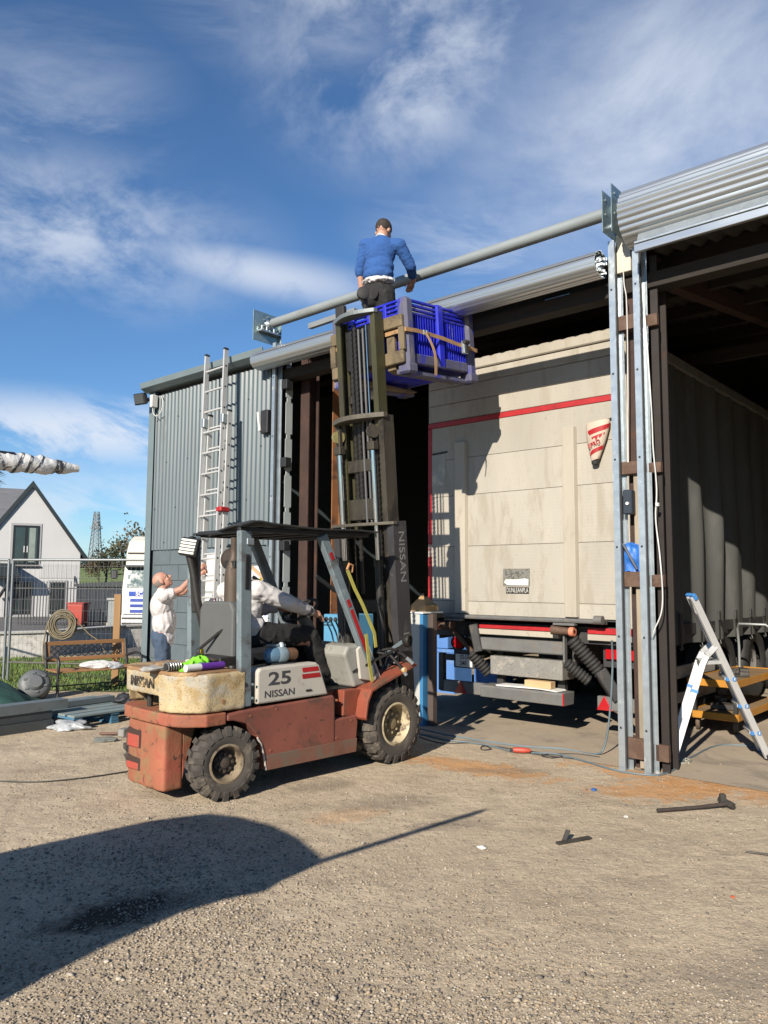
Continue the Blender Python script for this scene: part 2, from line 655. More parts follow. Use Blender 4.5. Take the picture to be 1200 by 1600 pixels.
# ------------------------------------------------------------------ ground
def ground_material():
    m = bpy.data.materials.new('dry_gravel_yard')
    m.use_nodes = True
    nt = m.node_tree
    nd, lk = nt.nodes, nt.links
    b = nd['Principled BSDF']
    tc = nd.new('ShaderNodeTexCoord')
    V = tc.outputs['Object']
    def nz(s, d=6, r=0.6, dist=0.0):
        n = nd.new('ShaderNodeTexNoise')
        n.inputs['Scale'].default_value = s
        n.inputs['Detail'].default_value = d
        n.inputs['Roughness'].default_value = r
        n.inputs['Distortion'].default_value = dist
        lk.new(V, n.inputs['Vector'])
        return n.outputs['Fac']
    def rng(v, a, bb, c=0.0, d=1.0):
        n = nd.new('ShaderNodeMapRange')
        n.inputs[1].default_value = a
        n.inputs[2].default_value = bb
        n.inputs[3].default_value = c
        n.inputs[4].default_value = d
        lk.new(v, n.inputs[0])
        return n.outputs[0]
    def mixc(f, a, c, mode='MIX'):
        n = nd.new('ShaderNodeMixRGB')
        n.blend_type = mode
        for i, v in enumerate((f, a, c)):
            if isinstance(v, (int, float)):
                n.inputs[i].default_value = v
            elif isinstance(v, tuple):
                n.inputs[i].default_value = (*v, 1)
            else:
                lk.new(v, n.inputs[i])
        return n.outputs[0]
    def mul(a, c):
        n = nd.new('ShaderNodeMath')
        n.operation = 'MULTIPLY'
        for i, v in enumerate((a, c)):
            if isinstance(v, (int, float)):
                n.inputs[i].default_value = v
            else:
                lk.new(v, n.inputs[i])
        return n.outputs[0]
    def spot(x, y, rx, ry, rot, k=0.35, s=2.5):
        mp = nd.new('ShaderNodeMapping')
        mp.vector_type = 'TEXTURE'
        mp.inputs['Location'].default_value = (x, y, 0)
        mp.inputs['Rotation'].default_value = (0, 0, rot)
        mp.inputs['Scale'].default_value = (rx, ry, 1)
        lk.new(V, mp.inputs[0])
        ln = nd.new('ShaderNodeVectorMath')
        ln.operation = 'LENGTH'
        lk.new(mp.outputs[0], ln.inputs[0])
        ad = nd.new('ShaderNodeMath')
        ad.operation = 'ADD'
        lk.new(ln.outputs['Value'], ad.inputs[0])
        lk.new(rng(nz(s, 7, 0.65), 0.2, 0.8, -k, k), ad.inputs[1])
        return rng(ad.outputs[0], 0.55, 1.05, 1.0, 0.0)
    c = mixc(rng(nz(0.5, 6, 0.62, 0.3), 0.3, 0.7), (0.43, 0.362, 0.275), (0.53, 0.455, 0.355))
    c = mixc(rng(nz(2.2, 8, 0.68), 0.46, 0.72), c, (0.345, 0.29, 0.225))
    c = mixc(rng(nz(0.9, 4, 0.5, 0.6), 0.56, 0.74, 0, 0.6), c, (0.58, 0.49, 0.375))
    vo = nd.new('ShaderNodeTexVoronoi')
    vo.inputs['Scale'].default_value = 130
    lk.new(V, vo.inputs['Vector'])
    hs = nd.new('ShaderNodeSeparateColor')
    lk.new(vo.outputs['Color'], hs.inputs[0])
    c = mixc(1.0, c, rng(hs.outputs[0], 0, 1, 0.80, 1.16), 'MULTIPLY')
    vo2 = nd.new('ShaderNodeTexVoronoi')
    vo2.inputs['Scale'].default_value = 62
    lk.new(V, vo2.inputs['Vector'])
    hs2 = nd.new('ShaderNodeSeparateColor')
    lk.new(vo2.outputs['Color'], hs2.inputs[0])
    pb = mul(rng(vo2.outputs['Distance'], 0.18, 0.42, 1.0, 0.0), rng(hs2.outputs[1], 0.72, 0.8))
    c = mixc(mul(pb, 0.55), c, (0.50, 0.45, 0.37))
    c = mixc(1.0, c, rng(nz(38, 6, 0.7), 0.25, 0.75, 0.82, 1.15), 'MULTIPLY')
    # rusty earth by the door, oil on the stones, darker patches
    rust = (0.50, 0.265, 0.11)
    for s in ((2.9, 6.25, 1.6, 0.6, R(-38), 0.9, 5), (0.75, 6.75, 0.85, 0.25, R(-35), 0.9, 7), (2.15, 6.05, 0.6, 0.35, 0.2, 0.9, 7)):
        c = mixc(mul(spot(*s), 0.75), c, rust)
    c = mixc(mul(spot(-0.25, 5.35, 0.35, 0.16, 0.4, 0.8, 8), 0.30), c, rust)
    c = mixc(mul(spot(-1.24, 3.80, 0.36, 0.19, R(38), 0.5, 6), 0.9), c, (0.012, 0.011, 0.010))
    for s in ((0.05, 5.65, 0.5, 0.22, R(15), 0.6, 4), (0.45, 5.15, 0.35, 0.12, 0.2, 0.6, 6), (-0.45, 6.1, 0.35, 0.16, 0.6, 0.6, 5), (1.0, 6.6, 0.5, 0.12, 0, 0.6, 5), (1.6, 3.3, 0.5, 0.2, 0.4, 0.6, 5)):
        c = mixc(mul(spot(*s), 0.45), c, (0.20, 0.175, 0.15))
    # beyond the yard the ground is grass
    sp = nd.new('ShaderNodeSeparateXYZ')
    lk.new(V, sp.inputs[0])
    c = mixc(rng(sp.outputs[1], 42, 48), c, mixc(rng(nz(0.08), 0.35, 0.65), (0.10, 0.15, 0.035), (0.15, 0.19, 0.05)))
    c = mixc(1.0, c, (.90, .865, .80), 'MULTIPLY')
    lk.new(c, b.inputs['Base Color'])
    b.inputs['Roughness'].default_value = 0.95
    b.inputs['Specular IOR Level'].default_value = 0.2
    h = nd.new('ShaderNodeMath')
    h.operation = 'ADD'
    lk.new(mul(nz(55, 7, 0.7), 0.7), h.inputs[0])
    lk.new(mul(pb, 0.5), h.inputs[1])
    h2 = nd.new('ShaderNodeMath')
    h2.operation = 'ADD'
    lk.new(h.outputs[0], h2.inputs[0])
    lk.new(mul(nz(6, 5, 0.6), 3.0), h2.inputs[1])
    bp = nd.new('ShaderNodeBump')
    bp.inputs['Strength'].default_value = 0.75
    bp.inputs['Distance'].default_value = 0.011
    lk.new(h2.outputs[0], bp.inputs['Height'])
    lk.new(bp.outputs[0], b.inputs['Normal'])
    return m
g = MB().grid(lambda u, v: ((u - .5) * 3000, (v - .3) * 3000, 0), 8, 8)
GM = ground_material()
tag(g.build('ground', GM), kind='structure')

def gravel():
    """loose stones lying on the yard, thickest in the drifts in front"""
    rs = np.random.RandomState(3)
    pts = []
    n = 0
    base = np.array([(1, 0, 0), (-1, 0, 0), (0, 1, 0), (0, -1, 0), (0, 0, 1), (0, 0, -1),
                     (.62, .62, .5), (-.62, .62, .5), (.62, -.62, .5), (-.62, -.62, .5)], float)
    tri = np.array([(4, 0, 6), (0, 2, 6), (2, 4, 6), (4, 2, 7), (2, 1, 7), (1, 4, 7), (4, 8, 0), (8, 3, 0), (4, 3, 8), (4, 1, 9), (1, 3, 9), (3, 4, 9),
                    (0, 5, 2), (2, 5, 1), (1, 5, 3), (3, 5, 0)])
    V, F, C = [], [], []
    cnt = 0
    pal = np.array([(.50, .42, .32), (.37, .31, .25), (.57, .48, .37), (.25, .22, .19), (.50, .39, .27), (.62, .55, .45)])
    want = 72000
    while cnt < want:
        D = 2.3 + 9.0 * rs.rand() ** 1.9
        x = (rs.rand() - .5) * (D * 1.12 + .5)
        nv = noise.noise(Vector((x * 1.1, D * 1.1, 3.3))) + 0.6 * noise.noise(Vector((x * 3.1, D * 3.1, 1.3)))
        drift = math.exp(-((x - 0.25) / 1.1) ** 2 - ((D - 2.6) / 1.0) ** 2) + 0.55 * math.exp(-((x + 0.9) / .9) ** 2 - ((D - 4.2) / 1.3) ** 2)
        if rs.rand() > 0.05 + 0.85 * drift * (.55 + max(0, nv + .2)) + 0.22 * max(0, nv):
            continue
        s = 0.0024 + (0.0050 + .0022 * min(1, drift)) * rs.rand() ** 2.1
        if rs.rand() < 0.006:
            s *= 2.0
        sc = s * (0.7 + 0.6 * rs.rand(3)) * np.array((1, 1, .62))
        p = base * (1 + (rs.rand(10, 1) - .5) * .5) * sc
        a = rs.rand() * 6.28
        ca, sa = math.cos(a), math.sin(a)
        q = np.stack([p[:, 0] * ca - p[:, 1] * sa + x, p[:, 0] * sa + p[:, 1] * ca + D, p[:, 2] + sc[2] * .45], 1)
        V.append(q)
        F.append(tri + 10 * cnt)
        C.append(np.repeat(pal[rs.randint(6)][None] * (.55 + .34 * rs.rand()), 10, 0))
        cnt += 1
    V, F, C = np.concatenate(V), np.concatenate(F), np.concatenate(C)
    me = bpy.data.meshes.new('gravel')
    me.vertices.add(len(V))
    me.vertices.foreach_set('co', V.ravel())
    me.loops.add(F.size)
    me.loops.foreach_set('vertex_index', F.ravel().astype(np.int32))
    me.polygons.add(len(F))
    me.polygons.foreach_set('loop_start', np.arange(0, F.size, 3, dtype=np.int32))
    me.update(calc_edges=True)
    at = me.color_attributes.new('stone', 'FLOAT_COLOR', 'POINT')
    at.data.foreach_set('color', np.concatenate([C, np.ones((len(C), 1))], 1).astype(np.float32).ravel())
    me.materials.append(mat('gravel_stone', (1, 1, 1), 0.9, var=0.1, attr='stone', spec=0.25))
    o = link('gravel', me)
    tag(o, 'loose pale gravel scattered over the yard', 'gravel', kind='stuff')
gravel()

# a few bigger scraps that lie on the ground
def scrap(name, label, cat, x, y, s, m, seed):
    r = random.Random(seed)
    vs, fs = ellip(0, 0, 0, s, s * .7, s * .35, sub=2)
    vs = [v * (1 + .5 * noise.noise(v * (2.2 / s) * .6 + Vector((seed, 0, 0)))) for v in vs]
    o = MB().add(vs, fs).build(name, m, loc=(x, y, s * .18), rot=(0, 0, r.random() * 6), smooth=50)
    tag(o, label, cat)
scrap('paper_scrap', 'crumpled white scrap on gravel beside the bent metal offcut', 'litter', 0.585, 4.72, 0.03, mat('paper', '#d8d6cf', .9), 2)
scrap('foil_scrap', 'white crumb of litter in front of the long hammer', 'litter', 1.63, 5.35, 0.022, mat('paper', '#d8d6cf', .9), 3)
scrap('tape_scrap', 'small orange scrap lying on gravel at right', 'litter', 1.75, 4.02, 0.014, mat('orange_scrap', '#d2603a', .8), 4)
scrap('plastic_scrap', 'blue plastic scrap on ground in front of the guide rails', 'litter', 1.6, 6.02, 0.03, mat('blue_scrap', '#2d5f9e', .6), 5)

# ------------------------------------------------------------------ shared materials
GALV = mat('galvanised', (0.50, 0.56, 0.60), 0.38, 0.7, var=0.12, scale=9, bump=0.05, bscale=30, dirt=((0.38, 0.42, 0.45), 0.2, 8))
GALVB = mat('galvanised_bright', (0.60, 0.64, 0.66), 0.33, 0.8, var=0.08, scale=1.5, stretch=(.3, 3, 3))
CLAD = mat('slate_green_sheet', (0.098, 0.128, 0.143), 0.42, 0.0, var=0.10, scale=2.0, dirt=((0.078, 0.102, 0.112), 0.2, 3), dirt2=((0.125, 0.152, 0.163), 0.2, 1.2), stretch=(1, 1, .35))
TRIM = mat('pale_green_trim', (0.16, 0.205, 0.22), 0.5, 0.0, var=0.1, scale=3)
BLOCKM = mat('painted_blockwork', (0.105, 0.135, 0.152), 0.8, var=0.10, scale=5, bump=0.25, bscale=55)
OXIDE = mat('red_oxide_steel', (0.050, 0.026, 0.020), 0.75, 0.1, var=0.3, scale=6, dirt=((0.085, 0.036, 0.022), 0.3, 6), bump=0.1)
RUSTY = mat('rusty_brown_steel', (0.125, 0.075, 0.052), 0.7, 0.2, var=0.3, scale=12, dirt=((0.10, 0.055, 0.035), 0.5, 10))
DARK = mat('dark_paint', (0.018, 0.019, 0.022), 0.55, var=0.25, scale=8)
BLACKR = mat('black_rubber', (0.022, 0.021, 0.021), 0.75, var=0.3, scale=20, bump=0.1)
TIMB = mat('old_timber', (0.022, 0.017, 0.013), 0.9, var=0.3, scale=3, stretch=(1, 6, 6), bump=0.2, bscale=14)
CONC = mat('dusty_concrete', (0.44, 0.36, 0.265), 0.92, var=0.2, scale=1.4, bump=0.35, bscale=35, dirt=((0.30, 0.25, 0.19), 0.38, 2.0), dirt2=((0.46, 0.36, 0.26), 0.3, 0.9))
WHITEP = mat('white_paint', (0.74, 0.74, 0.71), 0.5, var=0.06, scale=5, dirt=((0.55, 0.54, 0.5), 0.25, 7))
WCABLE = mat('white_cable', (0.7, 0.7, 0.68), 0.45, var=0.05)
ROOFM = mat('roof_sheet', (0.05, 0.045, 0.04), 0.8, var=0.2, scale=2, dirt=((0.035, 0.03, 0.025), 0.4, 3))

# ------------------------------------------------------------------ the shed
def make_shed():
    t = fthing('shed', 'long slate green corrugated shed with two tall open doorways', 'building', -1.5, 0.1)
    # corrugated sheet left of the doorway
    a0, a1, z0, z1 = -7.28, -4.60, 2.02, 4.34
    n = 30 * 10
    def rib(u):
        return -0.012 * math.cos(u * 30 * 2 * PI)
    for k in range(3):
        u0, u1 = k / 3, (k + 1) / 3 + (.008 if k < 2 else 0)
        def sheet(u, v, u0=u0, u1=u1, k=k):
            q = u0 + (u1 - u0) * u
            warp = .004 * noise.noise(Vector((q * 6, v * 3, k * 3.3)))
            return (a0 + (a1 - a0) * q, -0.018 - .0025 * (k % 2) + rib(q) + warp, z0 + (z1 - z0) * v + .004 * (k - 1))
        MB().grid(sheet, n // 3, 8).build('cladding_sheet', CLAD, t, smooth=70)
    # screws
    for row, z in enumerate((2.12, 2.62, 3.30, 3.95)):
        k = 0
        for i in range(1, 30, 3):
            if (i + row) % 2:
                continue
            a = a0 + (a1 - a0) * i / 30
            s = MB().cyl((a, -0.036, z), (a, -0.026, z), 0.011, n=6)
            s.build('screw', DARK, t)
    # dark lining paints the slot's shade over the sheet ends, then the eaves gutter
    MB().box(-7.30, -4.60, 0.03, 0.2, 2.0, 4.46).build('slot_shade_lining', DARK, t)
    gut = MB().prism([(-0.20, 4.53), (-0.185, 4.45), (-0.10, 4.40), (0.05, 4.405), (0.05, 4.54), (0.0, 4.545), (0.0, 4.43), (-0.09, 4.425), (-0.165, 4.46), (-0.175, 4.535)], -7.44, -4.60, 'yz')
    gut.build('gutter', TRIM, t, bevel=0.004)
    MB().prism([(-7.40, -0.05), (-7.25, -0.05), (-7.25, -0.043), (-7.392, -0.043), (-7.392, 0.16), (-7.40, 0.16)], 0.0, 4.42, 'xy').build('corner_trim', TRIM, t, bevel=0.003)
    # painted blockwork under the sheet, block by block
    core = MB().box(-7.38, -4.62, 0.016, 0.22, 0, 2.02)
    core.build('mortar', mat('mortar', (0.10, 0.125, 0.135), 0.9, var=0.1), t)
    cm = {}
    for c in range(9):
        z = c * 0.2245
        x = -7.245 - (0.22 if c % 2 else 0)
        while x < -4.66:
            xa, xb = max(x, -7.245), min(x + 0.432, -4.635)
            if xb - xa > 0.05:
                key = round(xb - xa, 3)
                if key not in cm:
                    me = MB().box(0, key, 0, 0.09, 0, 0.2165, 0.004).mesh('block')
                    me.materials.append(BLOCKM)
                    cm[key] = me
                o = link('block', cm[key], t)
                o.location = Vector((xa, 0.004 + random.uniform(-.002, .002), z)) - Vector(t['_off'])
            x += 0.44
    # left jamb of the doorway: return strip, steel column and rusty angle
    MB().box(-4.62, -4.605, -0.04, 0.1, 2.0, 4.36).build('jamb_flashing', TRIM, t)
    mb = MB()
    for k in range(9):
        zc = 0.15 + 0.47 * k
        mb.box(-4.452, -4.444, 0.09, 0.20, zc, zc + 0.405)
        mb.box(-4.456, -4.444, 0.11, 0.17, zc + 0.406, zc + 0.47)
    mb.build('reveal_panel', mat('reveal_grey', (0.42, 0.46, 0.46), 0.6, var=0.12), t)
    for z in (0.5, 1.95, 3.0, 4.0):
        MB().box(-4.46, -4.36, 0.02, 0.12, z, z + 0.12, 0.004).build('guide_cleat', DARK, t)
    mb = MB()
    mb.box(-4.42, -4.26, 0.32, 0.335, 0, 4.4).box(-4.42, -4.26, 0.485, 0.50, 0, 4.4).box(-4.345, -4.335, 0.335, 0.485, 0, 4.4)
    mb.build('steel_column', OXIDE, t)
    mb = MB()
    mb.box(-4.22, -4.06, 0.82, 0.835, 0, 4.2).box(-4.22, -4.205, 0.7, 0.82, 0, 4.2)
    mb.build('steel_angle', mat('orange_rust', (0.26, 0.115, 0.045), 0.8, var=0.3, scale=4, dirt=((0.12, 0.05, 0.03), 0.4, 5)), t)
    # column between the doorways
    mb = MB()
    mb.box(0.075, 0.255, 0.115, 0.13, 0, 4.5).box(0.075, 0.255, 0.30, 0.315, 0, 4.5).box(0.16, 0.17, 0.13, 0.30, 0, 4.5)
    mb.build('steel_column', OXIDE, t)
    mb = MB()
    mb.box(0.315, 0.33, 0.08, 0.28, 0, 4.42).box(0.33, 0.38, 0.08, 0.094, 0, 4.42).box(0.33, 0.38, 0.26, 0.28, 0, 4.42)
    mb.build('steel_column', mat('shaded_brown_steel', (.018, .012, .010), .7, .1, var=.3, scale=5, dirt=((.045, .02, .012), .25, 4)), t)  # shade behind the rail put into the colour, darker than the other columns
    MB().box(0.145, 0.20, 0.03, 0.085, 0.02, 2.55, 0.004).build('timber_batten', mat('weathered_batten', (0.33, 0.28, 0.21), 0.85, var=0.3, scale=6, stretch=(1, 1, .2)), t)
    for z, h in ((3.78, 0.13), (2.50, 0.11), (1.53, 0.13), (0.10, 0.17)):
        MB().box(0.058, 0.222, -0.012, 0.11, z, z + h, 0.003).build('cross_cleat', RUSTY, t)
        MB().box(0.282, 0.39, 0.03, 0.076, z, z + h * .8, 0.003).build('cross_cleat', RUSTY, t)
    # lintel over both doorways, right hand end of the front, other walls
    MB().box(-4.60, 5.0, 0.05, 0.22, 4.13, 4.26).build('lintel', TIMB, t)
    MB().box(5.0, 9.0, -0.02, 0.2, 0, 4.5).build('wall_right', CLAD, t)
    mb = MB()
    mb.box(-7.385, -7.22, 0.222, 17, 0, 4.5)
    mb.prism([(0.22, 4.5), (17, 4.5), (17, 4.52), (8.6, 5.86), (0.22, 4.53)], -7.38, -7.23, 'yz')
    mb.build('wall_gable', CLAD, t)
    mb = MB()
    mb.box(8.84, 9.0, 0.2, 17, 0, 4.5)
    mb.prism([(0.2, 4.5), (17, 4.5), (17, 4.52), (8.6, 5.86), (0.2, 4.53)], 8.85, 8.99, 'yz')
    mb.build('wall_gable', CLAD, t)
    MB().box(-7.385, 9.0, 17, 17.2, 0, 4.56).build('wall_back', CLAD, t)
    # roof sheets
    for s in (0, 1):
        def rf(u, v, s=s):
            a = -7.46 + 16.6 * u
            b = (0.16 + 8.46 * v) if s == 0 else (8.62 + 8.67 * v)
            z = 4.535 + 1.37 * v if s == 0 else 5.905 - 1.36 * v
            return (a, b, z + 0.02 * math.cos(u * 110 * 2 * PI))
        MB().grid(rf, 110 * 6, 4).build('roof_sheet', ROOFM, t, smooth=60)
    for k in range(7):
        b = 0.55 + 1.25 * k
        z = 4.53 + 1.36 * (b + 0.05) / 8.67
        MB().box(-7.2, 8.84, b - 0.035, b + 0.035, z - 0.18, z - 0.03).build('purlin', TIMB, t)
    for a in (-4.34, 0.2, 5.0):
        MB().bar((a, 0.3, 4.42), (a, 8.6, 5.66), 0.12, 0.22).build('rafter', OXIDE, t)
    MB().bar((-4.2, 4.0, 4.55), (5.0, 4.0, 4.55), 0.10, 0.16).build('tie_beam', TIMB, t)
    return t
make_shed()
fl = MB().grid(lambda u, v: (-7.2 + 16.0 * u, 0.03 + 16.9 * v, 0.004), 4, 4).build('shed_floor', CONC)
fl.matrix_world = MF
tag(fl, kind='structure')

# ------------------------------------------------------------------ shutter gear
def guide_rail(label, a, right=True):
    """galvanised guide channel with bolt holes"""
    t = fthing('shutter_guide_rail', label, 'guide rail', a, -0.03, 0, 'shutter guide rails')
    L = 4.60
    mb = MB()
    mb.box(a - 0.028, a + 0.028, -0.062, -0.058, 0, L)            # front face
    mb.box(a - 0.028, a - 0.024, -0.058, 0.03, 0, L)
    mb.box(a + 0.024, a + 0.028, -0.058, -0.035, 0, L)
    mb.box(a + 0.024, a + 0.028, -0.012, 0.03, 0, L)
    mb.box(a - 0.024, a + 0.06, 0.03, 0.034, 0, L)
    mb.build('channel', GALV, t)
    mb = MB()
    for k in range(6):
        z = 0.35 + k * 0.76
        MB().cyl((a - 0.004, -0.0645, z), (a - 0.004, -0.0605, z), 0.010, n=10).build('bolt_hole', DARK, t)
    MB().box(a + 0.0285, a + 0.035, -0.03, -0.018, 0.02, L - .05).build('brush_strip', BLACKR, t)
    return t
guide_rail('galvanised door guide rail standing left in the pair beside the trailer', 0.03)
guide_rail('galvanised door guide rail standing right in the pair, next to the step ladder', 0.25)
guide_rail('galvanised door guide rail at the end of the corrugated wall', -4.52)

def slat_mesh(L, w, sag, name='slat'):
    mb = MB()
    N = 6
    prof = []
    for i in range(N + 1):
        u = i / N
        prof.append(((u - .5) * w, sag * math.sin(PI * u)))
    prof2 = [(x, y - 0.003) for x, y in reversed(prof)]
    mb.prism([(y, x) for x, y in prof + prof2], 0, L, 'yz')
    me = mb.mesh(name)
    me.shade_smooth()
    me.set_sharp_from_angle(angle=R(40))
    return me
def make_roll():
    t = fthing('shutter_roll', 'thick bright galvanised shutter curtain rolled up over the right doorway', 'roller shutter', 2.6, -0.05, 4.73)
    L = 4.75
    me = slat_mesh(L, 0.0565, 0.015)
    me.materials.append(GALVB)
    n, r = 27, 0.243
    for i in range(n):
        th = 2 * PI * i / n + 0.1
        o = link('slat', me, t)
        # slat local: x along, y outward, z tangent
        M = Matrix.Translation((0.20 - 2.6, math.cos(th) * r, math.sin(th) * r)) @ Matrix.Rotation(th, 4, 'X')
        o.matrix_local = M
    # the spiral end and barrel core
    MB().cyl((0.205, -0.05, 4.73), (4.94, -0.05, 4.73), 0.222, n=36).build('inner_turns', GALV, t)
    mb = MB()
    for k in range(4):
        rr = 0.21 - 0.035 * k
        pts = [(0.198, -0.05 + rr * math.cos(q / 30 * 2 * PI), 4.73 + rr * math.sin(q / 30 * 2 * PI)) for q in range(30)]
        mb.tube(pts, 0.008, 5, closed=True)
    mb.build('curtain_edge', DARK, t)
    MB().cyl((0.02, -0.05, 4.73), (0.21, -0.05, 4.73), 0.03, n=14).build('axle', GALV, t)
    for z0, z1, m in ((4.335, 4.402, GALVB), (4.41, 4.43, GALV)):
        MB().box(0.33, 4.95, -0.275, -0.235, z0, z1, 0.004).build('bottom_rail', m, t)
    MB().prism([(-0.24, 4.43), (-0.20, 4.43), (-0.16, 4.52), (-0.20, 4.52)], 0.34, 4.94, 'yz').build('slat', GALV, t)
make_roll()

def make_bundle():
    t = fthing('slat_bundle', 'unfitted galvanised shutter slats lying along the left doorway lintel', 'shutter slats', -2.4, -0.08, 4.38)
    L = 4.70
    me = slat_mesh(L, 0.088, 0.02)
    me.materials.append(GALVB)
    spots = ((-0.06, 4.515, 80), (-0.135, 4.472, 112), (-0.168, 4.405, 160), (-0.162, 4.335, 195), (-0.128, 4.285, 230), (-0.06, 4.262, 262), (0.0, 4.50, 70), (0.0, 4.265, 280))
    for b, z, deg in spots:
        o = link('slat', me, t)
        o.matrix_local = Matrix.Translation((-4.72 + 2.4, b - .10 + 0.08, 4.47 - (4.515 - z) * .78 - 4.38)) @ Matrix.Rotation(R(deg), 4, 'X')
    MB().prism([(-0.225, 4.31), (-0.24, 4.37), (-0.21, 4.415), (-0.14, 4.45), (-0.07, 4.445), (-0.07, 4.285), (-0.16, 4.285)], -4.705, -0.035, 'yz').build('inner_slats', GALV, t)
    # ragged ends of the slats at the right
    mb = MB()
    r = random.Random(4)
    for k in range(13):
        b, z = -0.25 + 0.16 * r.random(), 4.28 + 0.18 * r.random()
        MB().box(-0.04, -0.012 + 0.02 * r.random(), b - .012, b + .012, z - .014, z + .014, 0.003).build('end_lock', GALVB, t)
make_bundle()

def make_barrel():
    t = fthing('shutter_barrel', 'long plain grey steel barrel pipe held by the man above the doorway', 'pipe', -2.3, -0.08, 4.85)
    pipe = mat('grey_primer_pipe', (0.30, 0.335, 0.34), 0.5, 0.25, var=0.12, scale=5, dirt=((0.22, 0.24, 0.24), 0.3, 4), stretch=(.3, 1, 1))
    MB().cyl((-4.52, -0.08, 4.85), (0.02, -0.08, 4.85), 0.058, n=28).build('tube', pipe, t, smooth=40)
    MB().cyl((-4.60, -0.08, 4.85), (-4.52, -0.08, 4.85), 0.022, n=12).build('axle', GALV, t, smooth=40)
make_barrel()
def bracket(label, a, b0, b1, z0, z1, gear):
    t = fthing('bracket_plate', label, 'bracket', a, (b0 + b1) / 2, z0, 'barrel bracket plates')
    pl = mat('zinc_plate', (0.36, 0.47, 0.48), 0.35, 0.7, var=0.18, scale=7, dirt=((0.5, 0.58, 0.56), 0.3, 5))
    MB().box(a - 0.004, a + 0.004, b0, b1, z0, z1, 0.001).build('plate', pl, t)
    MB().box(a - 0.05 if gear < 0 else a, a if gear < 0 else a + 0.05, b1 - 0.008, b1, z0 - .0, z1, 0.001).build('flange', pl, t)
    s = 1 if gear >= 0 else 1
    if gear:
        MB().lathe([(0.0, 0), (0.055, 0), (0.06, 0.012), (0.045, 0.03), (0.03, 0.045), (0.0, 0.045)], (a + 0.004, -0.08, 4.85), (1, 0, 0), 18).build('bearing', GALVB, t, smooth=40)
        MB().box(a + 0.004, a + 0.07, -0.26, 0.08, 4.72, 4.745, 0.004).build('bearing_shelf', GALVB, t)
        for bb in (-0.22, -0.14, -0.02, 0.05):
            MB().cyl((a + 0.04, bb, 4.735), (a + 0.04, bb, 4.80), 0.012, n=6).build('bolt', GALVB, t)
        mb = MB()
        for k in range(7):
            an = k / 7 * 2 * PI
            mb.cyl((a + .004, -0.08 + .085 * math.cos(an), 4.86 + .085 * math.sin(an)), (a + .02, -0.08 + .085 * math.cos(an), 4.86 + .085 * math.sin(an)), 0.014, n=6)
        mb.build('bolt_ring', GALVB, t)
    else:
        for bb, zz in ((b0 + .06, z1 - .07), (b0 + .06, z0 + .18), (b1 - .08, z1 - .07), (b0 + .17, z0 + .1)):
            MB().cyl((a - 0.012, bb, zz), (a + 0.012, bb, zz), 0.012, n=6).build('bolt', GALVB, t)
bracket('square zinc bracket plate carrying the left end of the bare pipe', -4.62, -0.33, 0.10, 4.60, 4.99, 1)
bracket('zinc bracket plate holding the right end of the bare pipe', 0.035, -0.235, 0.12, 4.62, 5.0, 0)
bracket('zinc bracket plate beside the rolled curtain of the right doorway', 0.125, -0.245, 0.12, 4.60, 5.03, 0)
o = MB().box(0.06, 0.19, -0.02, 0.09, 4.30, 4.66, 0.004).build('bracket_packer', mat('cream_steel', (0.62, 0.58, 0.48), .6, .2, dirt=((0.3, .25, .18), .3, 9)))
fobj(o, 'cream steel packer bolted between the two guide rail tops', 'steel packer')

# cables that hang down the column
def cable(name, label, pts, r, m, smooth=True, cat='cable', frame=True):
    # smooth curve through the points
    P = [Vector(p) for p in pts]
    out = []
    for i in range(len(P) - 1):
        p0, p1, p2, p3 = P[max(i - 1, 0)], P[i], P[i + 1], P[min(i + 2, len(P) - 1)]
        for k in range(6):
            s = k / 6
            out.append(0.5 * ((2 * p1) + (p2 - p0) * s + (2 * p0 - 5 * p1 + 4 * p2 - p3) * s * s + (3 * p1 - p0 - 3 * p2 + p3) * s ** 3))
    out.append(P[-1])
    o = MB().tube(out, r, 6).build(name, m, smooth=60)
    if frame:
        o.matrix_world = MF
    return tag(o, label, cat)
cable('power_cable', 'thin white cable hanging down outside the right guide rail', [(0.30, -0.04, 4.1), (0.33, -0.05, 3.6), (0.355, -0.05, 3.0), (0.36, -0.05, 2.70), (0.385, -0.06, 2.35), (0.37, -0.06, 2.1), (0.40, -0.07, 1.8), (0.415, -0.07, 1.5), (0.40, -0.07, 1.32), (0.33, -0.05, 1.18), (0.30, -0.02, 1.12)], 0.006, WCABLE)
cable('power_cable', 'thin white cable dropping between the two guide rails', [(0.12, -0.03, 4.55), (0.13, -0.03, 4.2), (0.15, -0.03, 4.0), (0.14, -0.02, 3.3), (0.13, -0.02, 2.9), (0.125, -0.02, 2.6)], 0.005, WCABLE)
o = MB().box(0.375, 0.40, -0.075, -0.045, 2.20, 2.23, 0.003).build('cable_joint', WHITEP)
fobj(o, 'little white joint box on the hanging cable', 'cable joint')
t = fthing('isolator_switch', 'small dark switch box fixed between the guide rails', 'switch box', 0.13, -0.03, 2.2)
MB().box(0.085, 0.165, -0.06, 0.02, 2.15, 2.36, 0.008).build('case', mat('navy_box', (0.02, 0.03, 0.045), .5), t)
MB().cyl((0.13, -0.075, 2.24), (0.13, -0.055, 2.24), 0.014, n=10).build('knob', WHITEP, t)
t = fthing('blue_bag', 'bright blue bag tucked behind the guide rails on a cleat', 'bag', 0.14, 0.0, 1.66)
def sackf(u, v):
    return (.062 + .15 * u, .005 + .012 * noise.noise(Vector((u * 5, v * 5, 1))) + .01 * math.sin(v * 9), 1.655 + .24 * v + .012 * math.sin(u * 7))
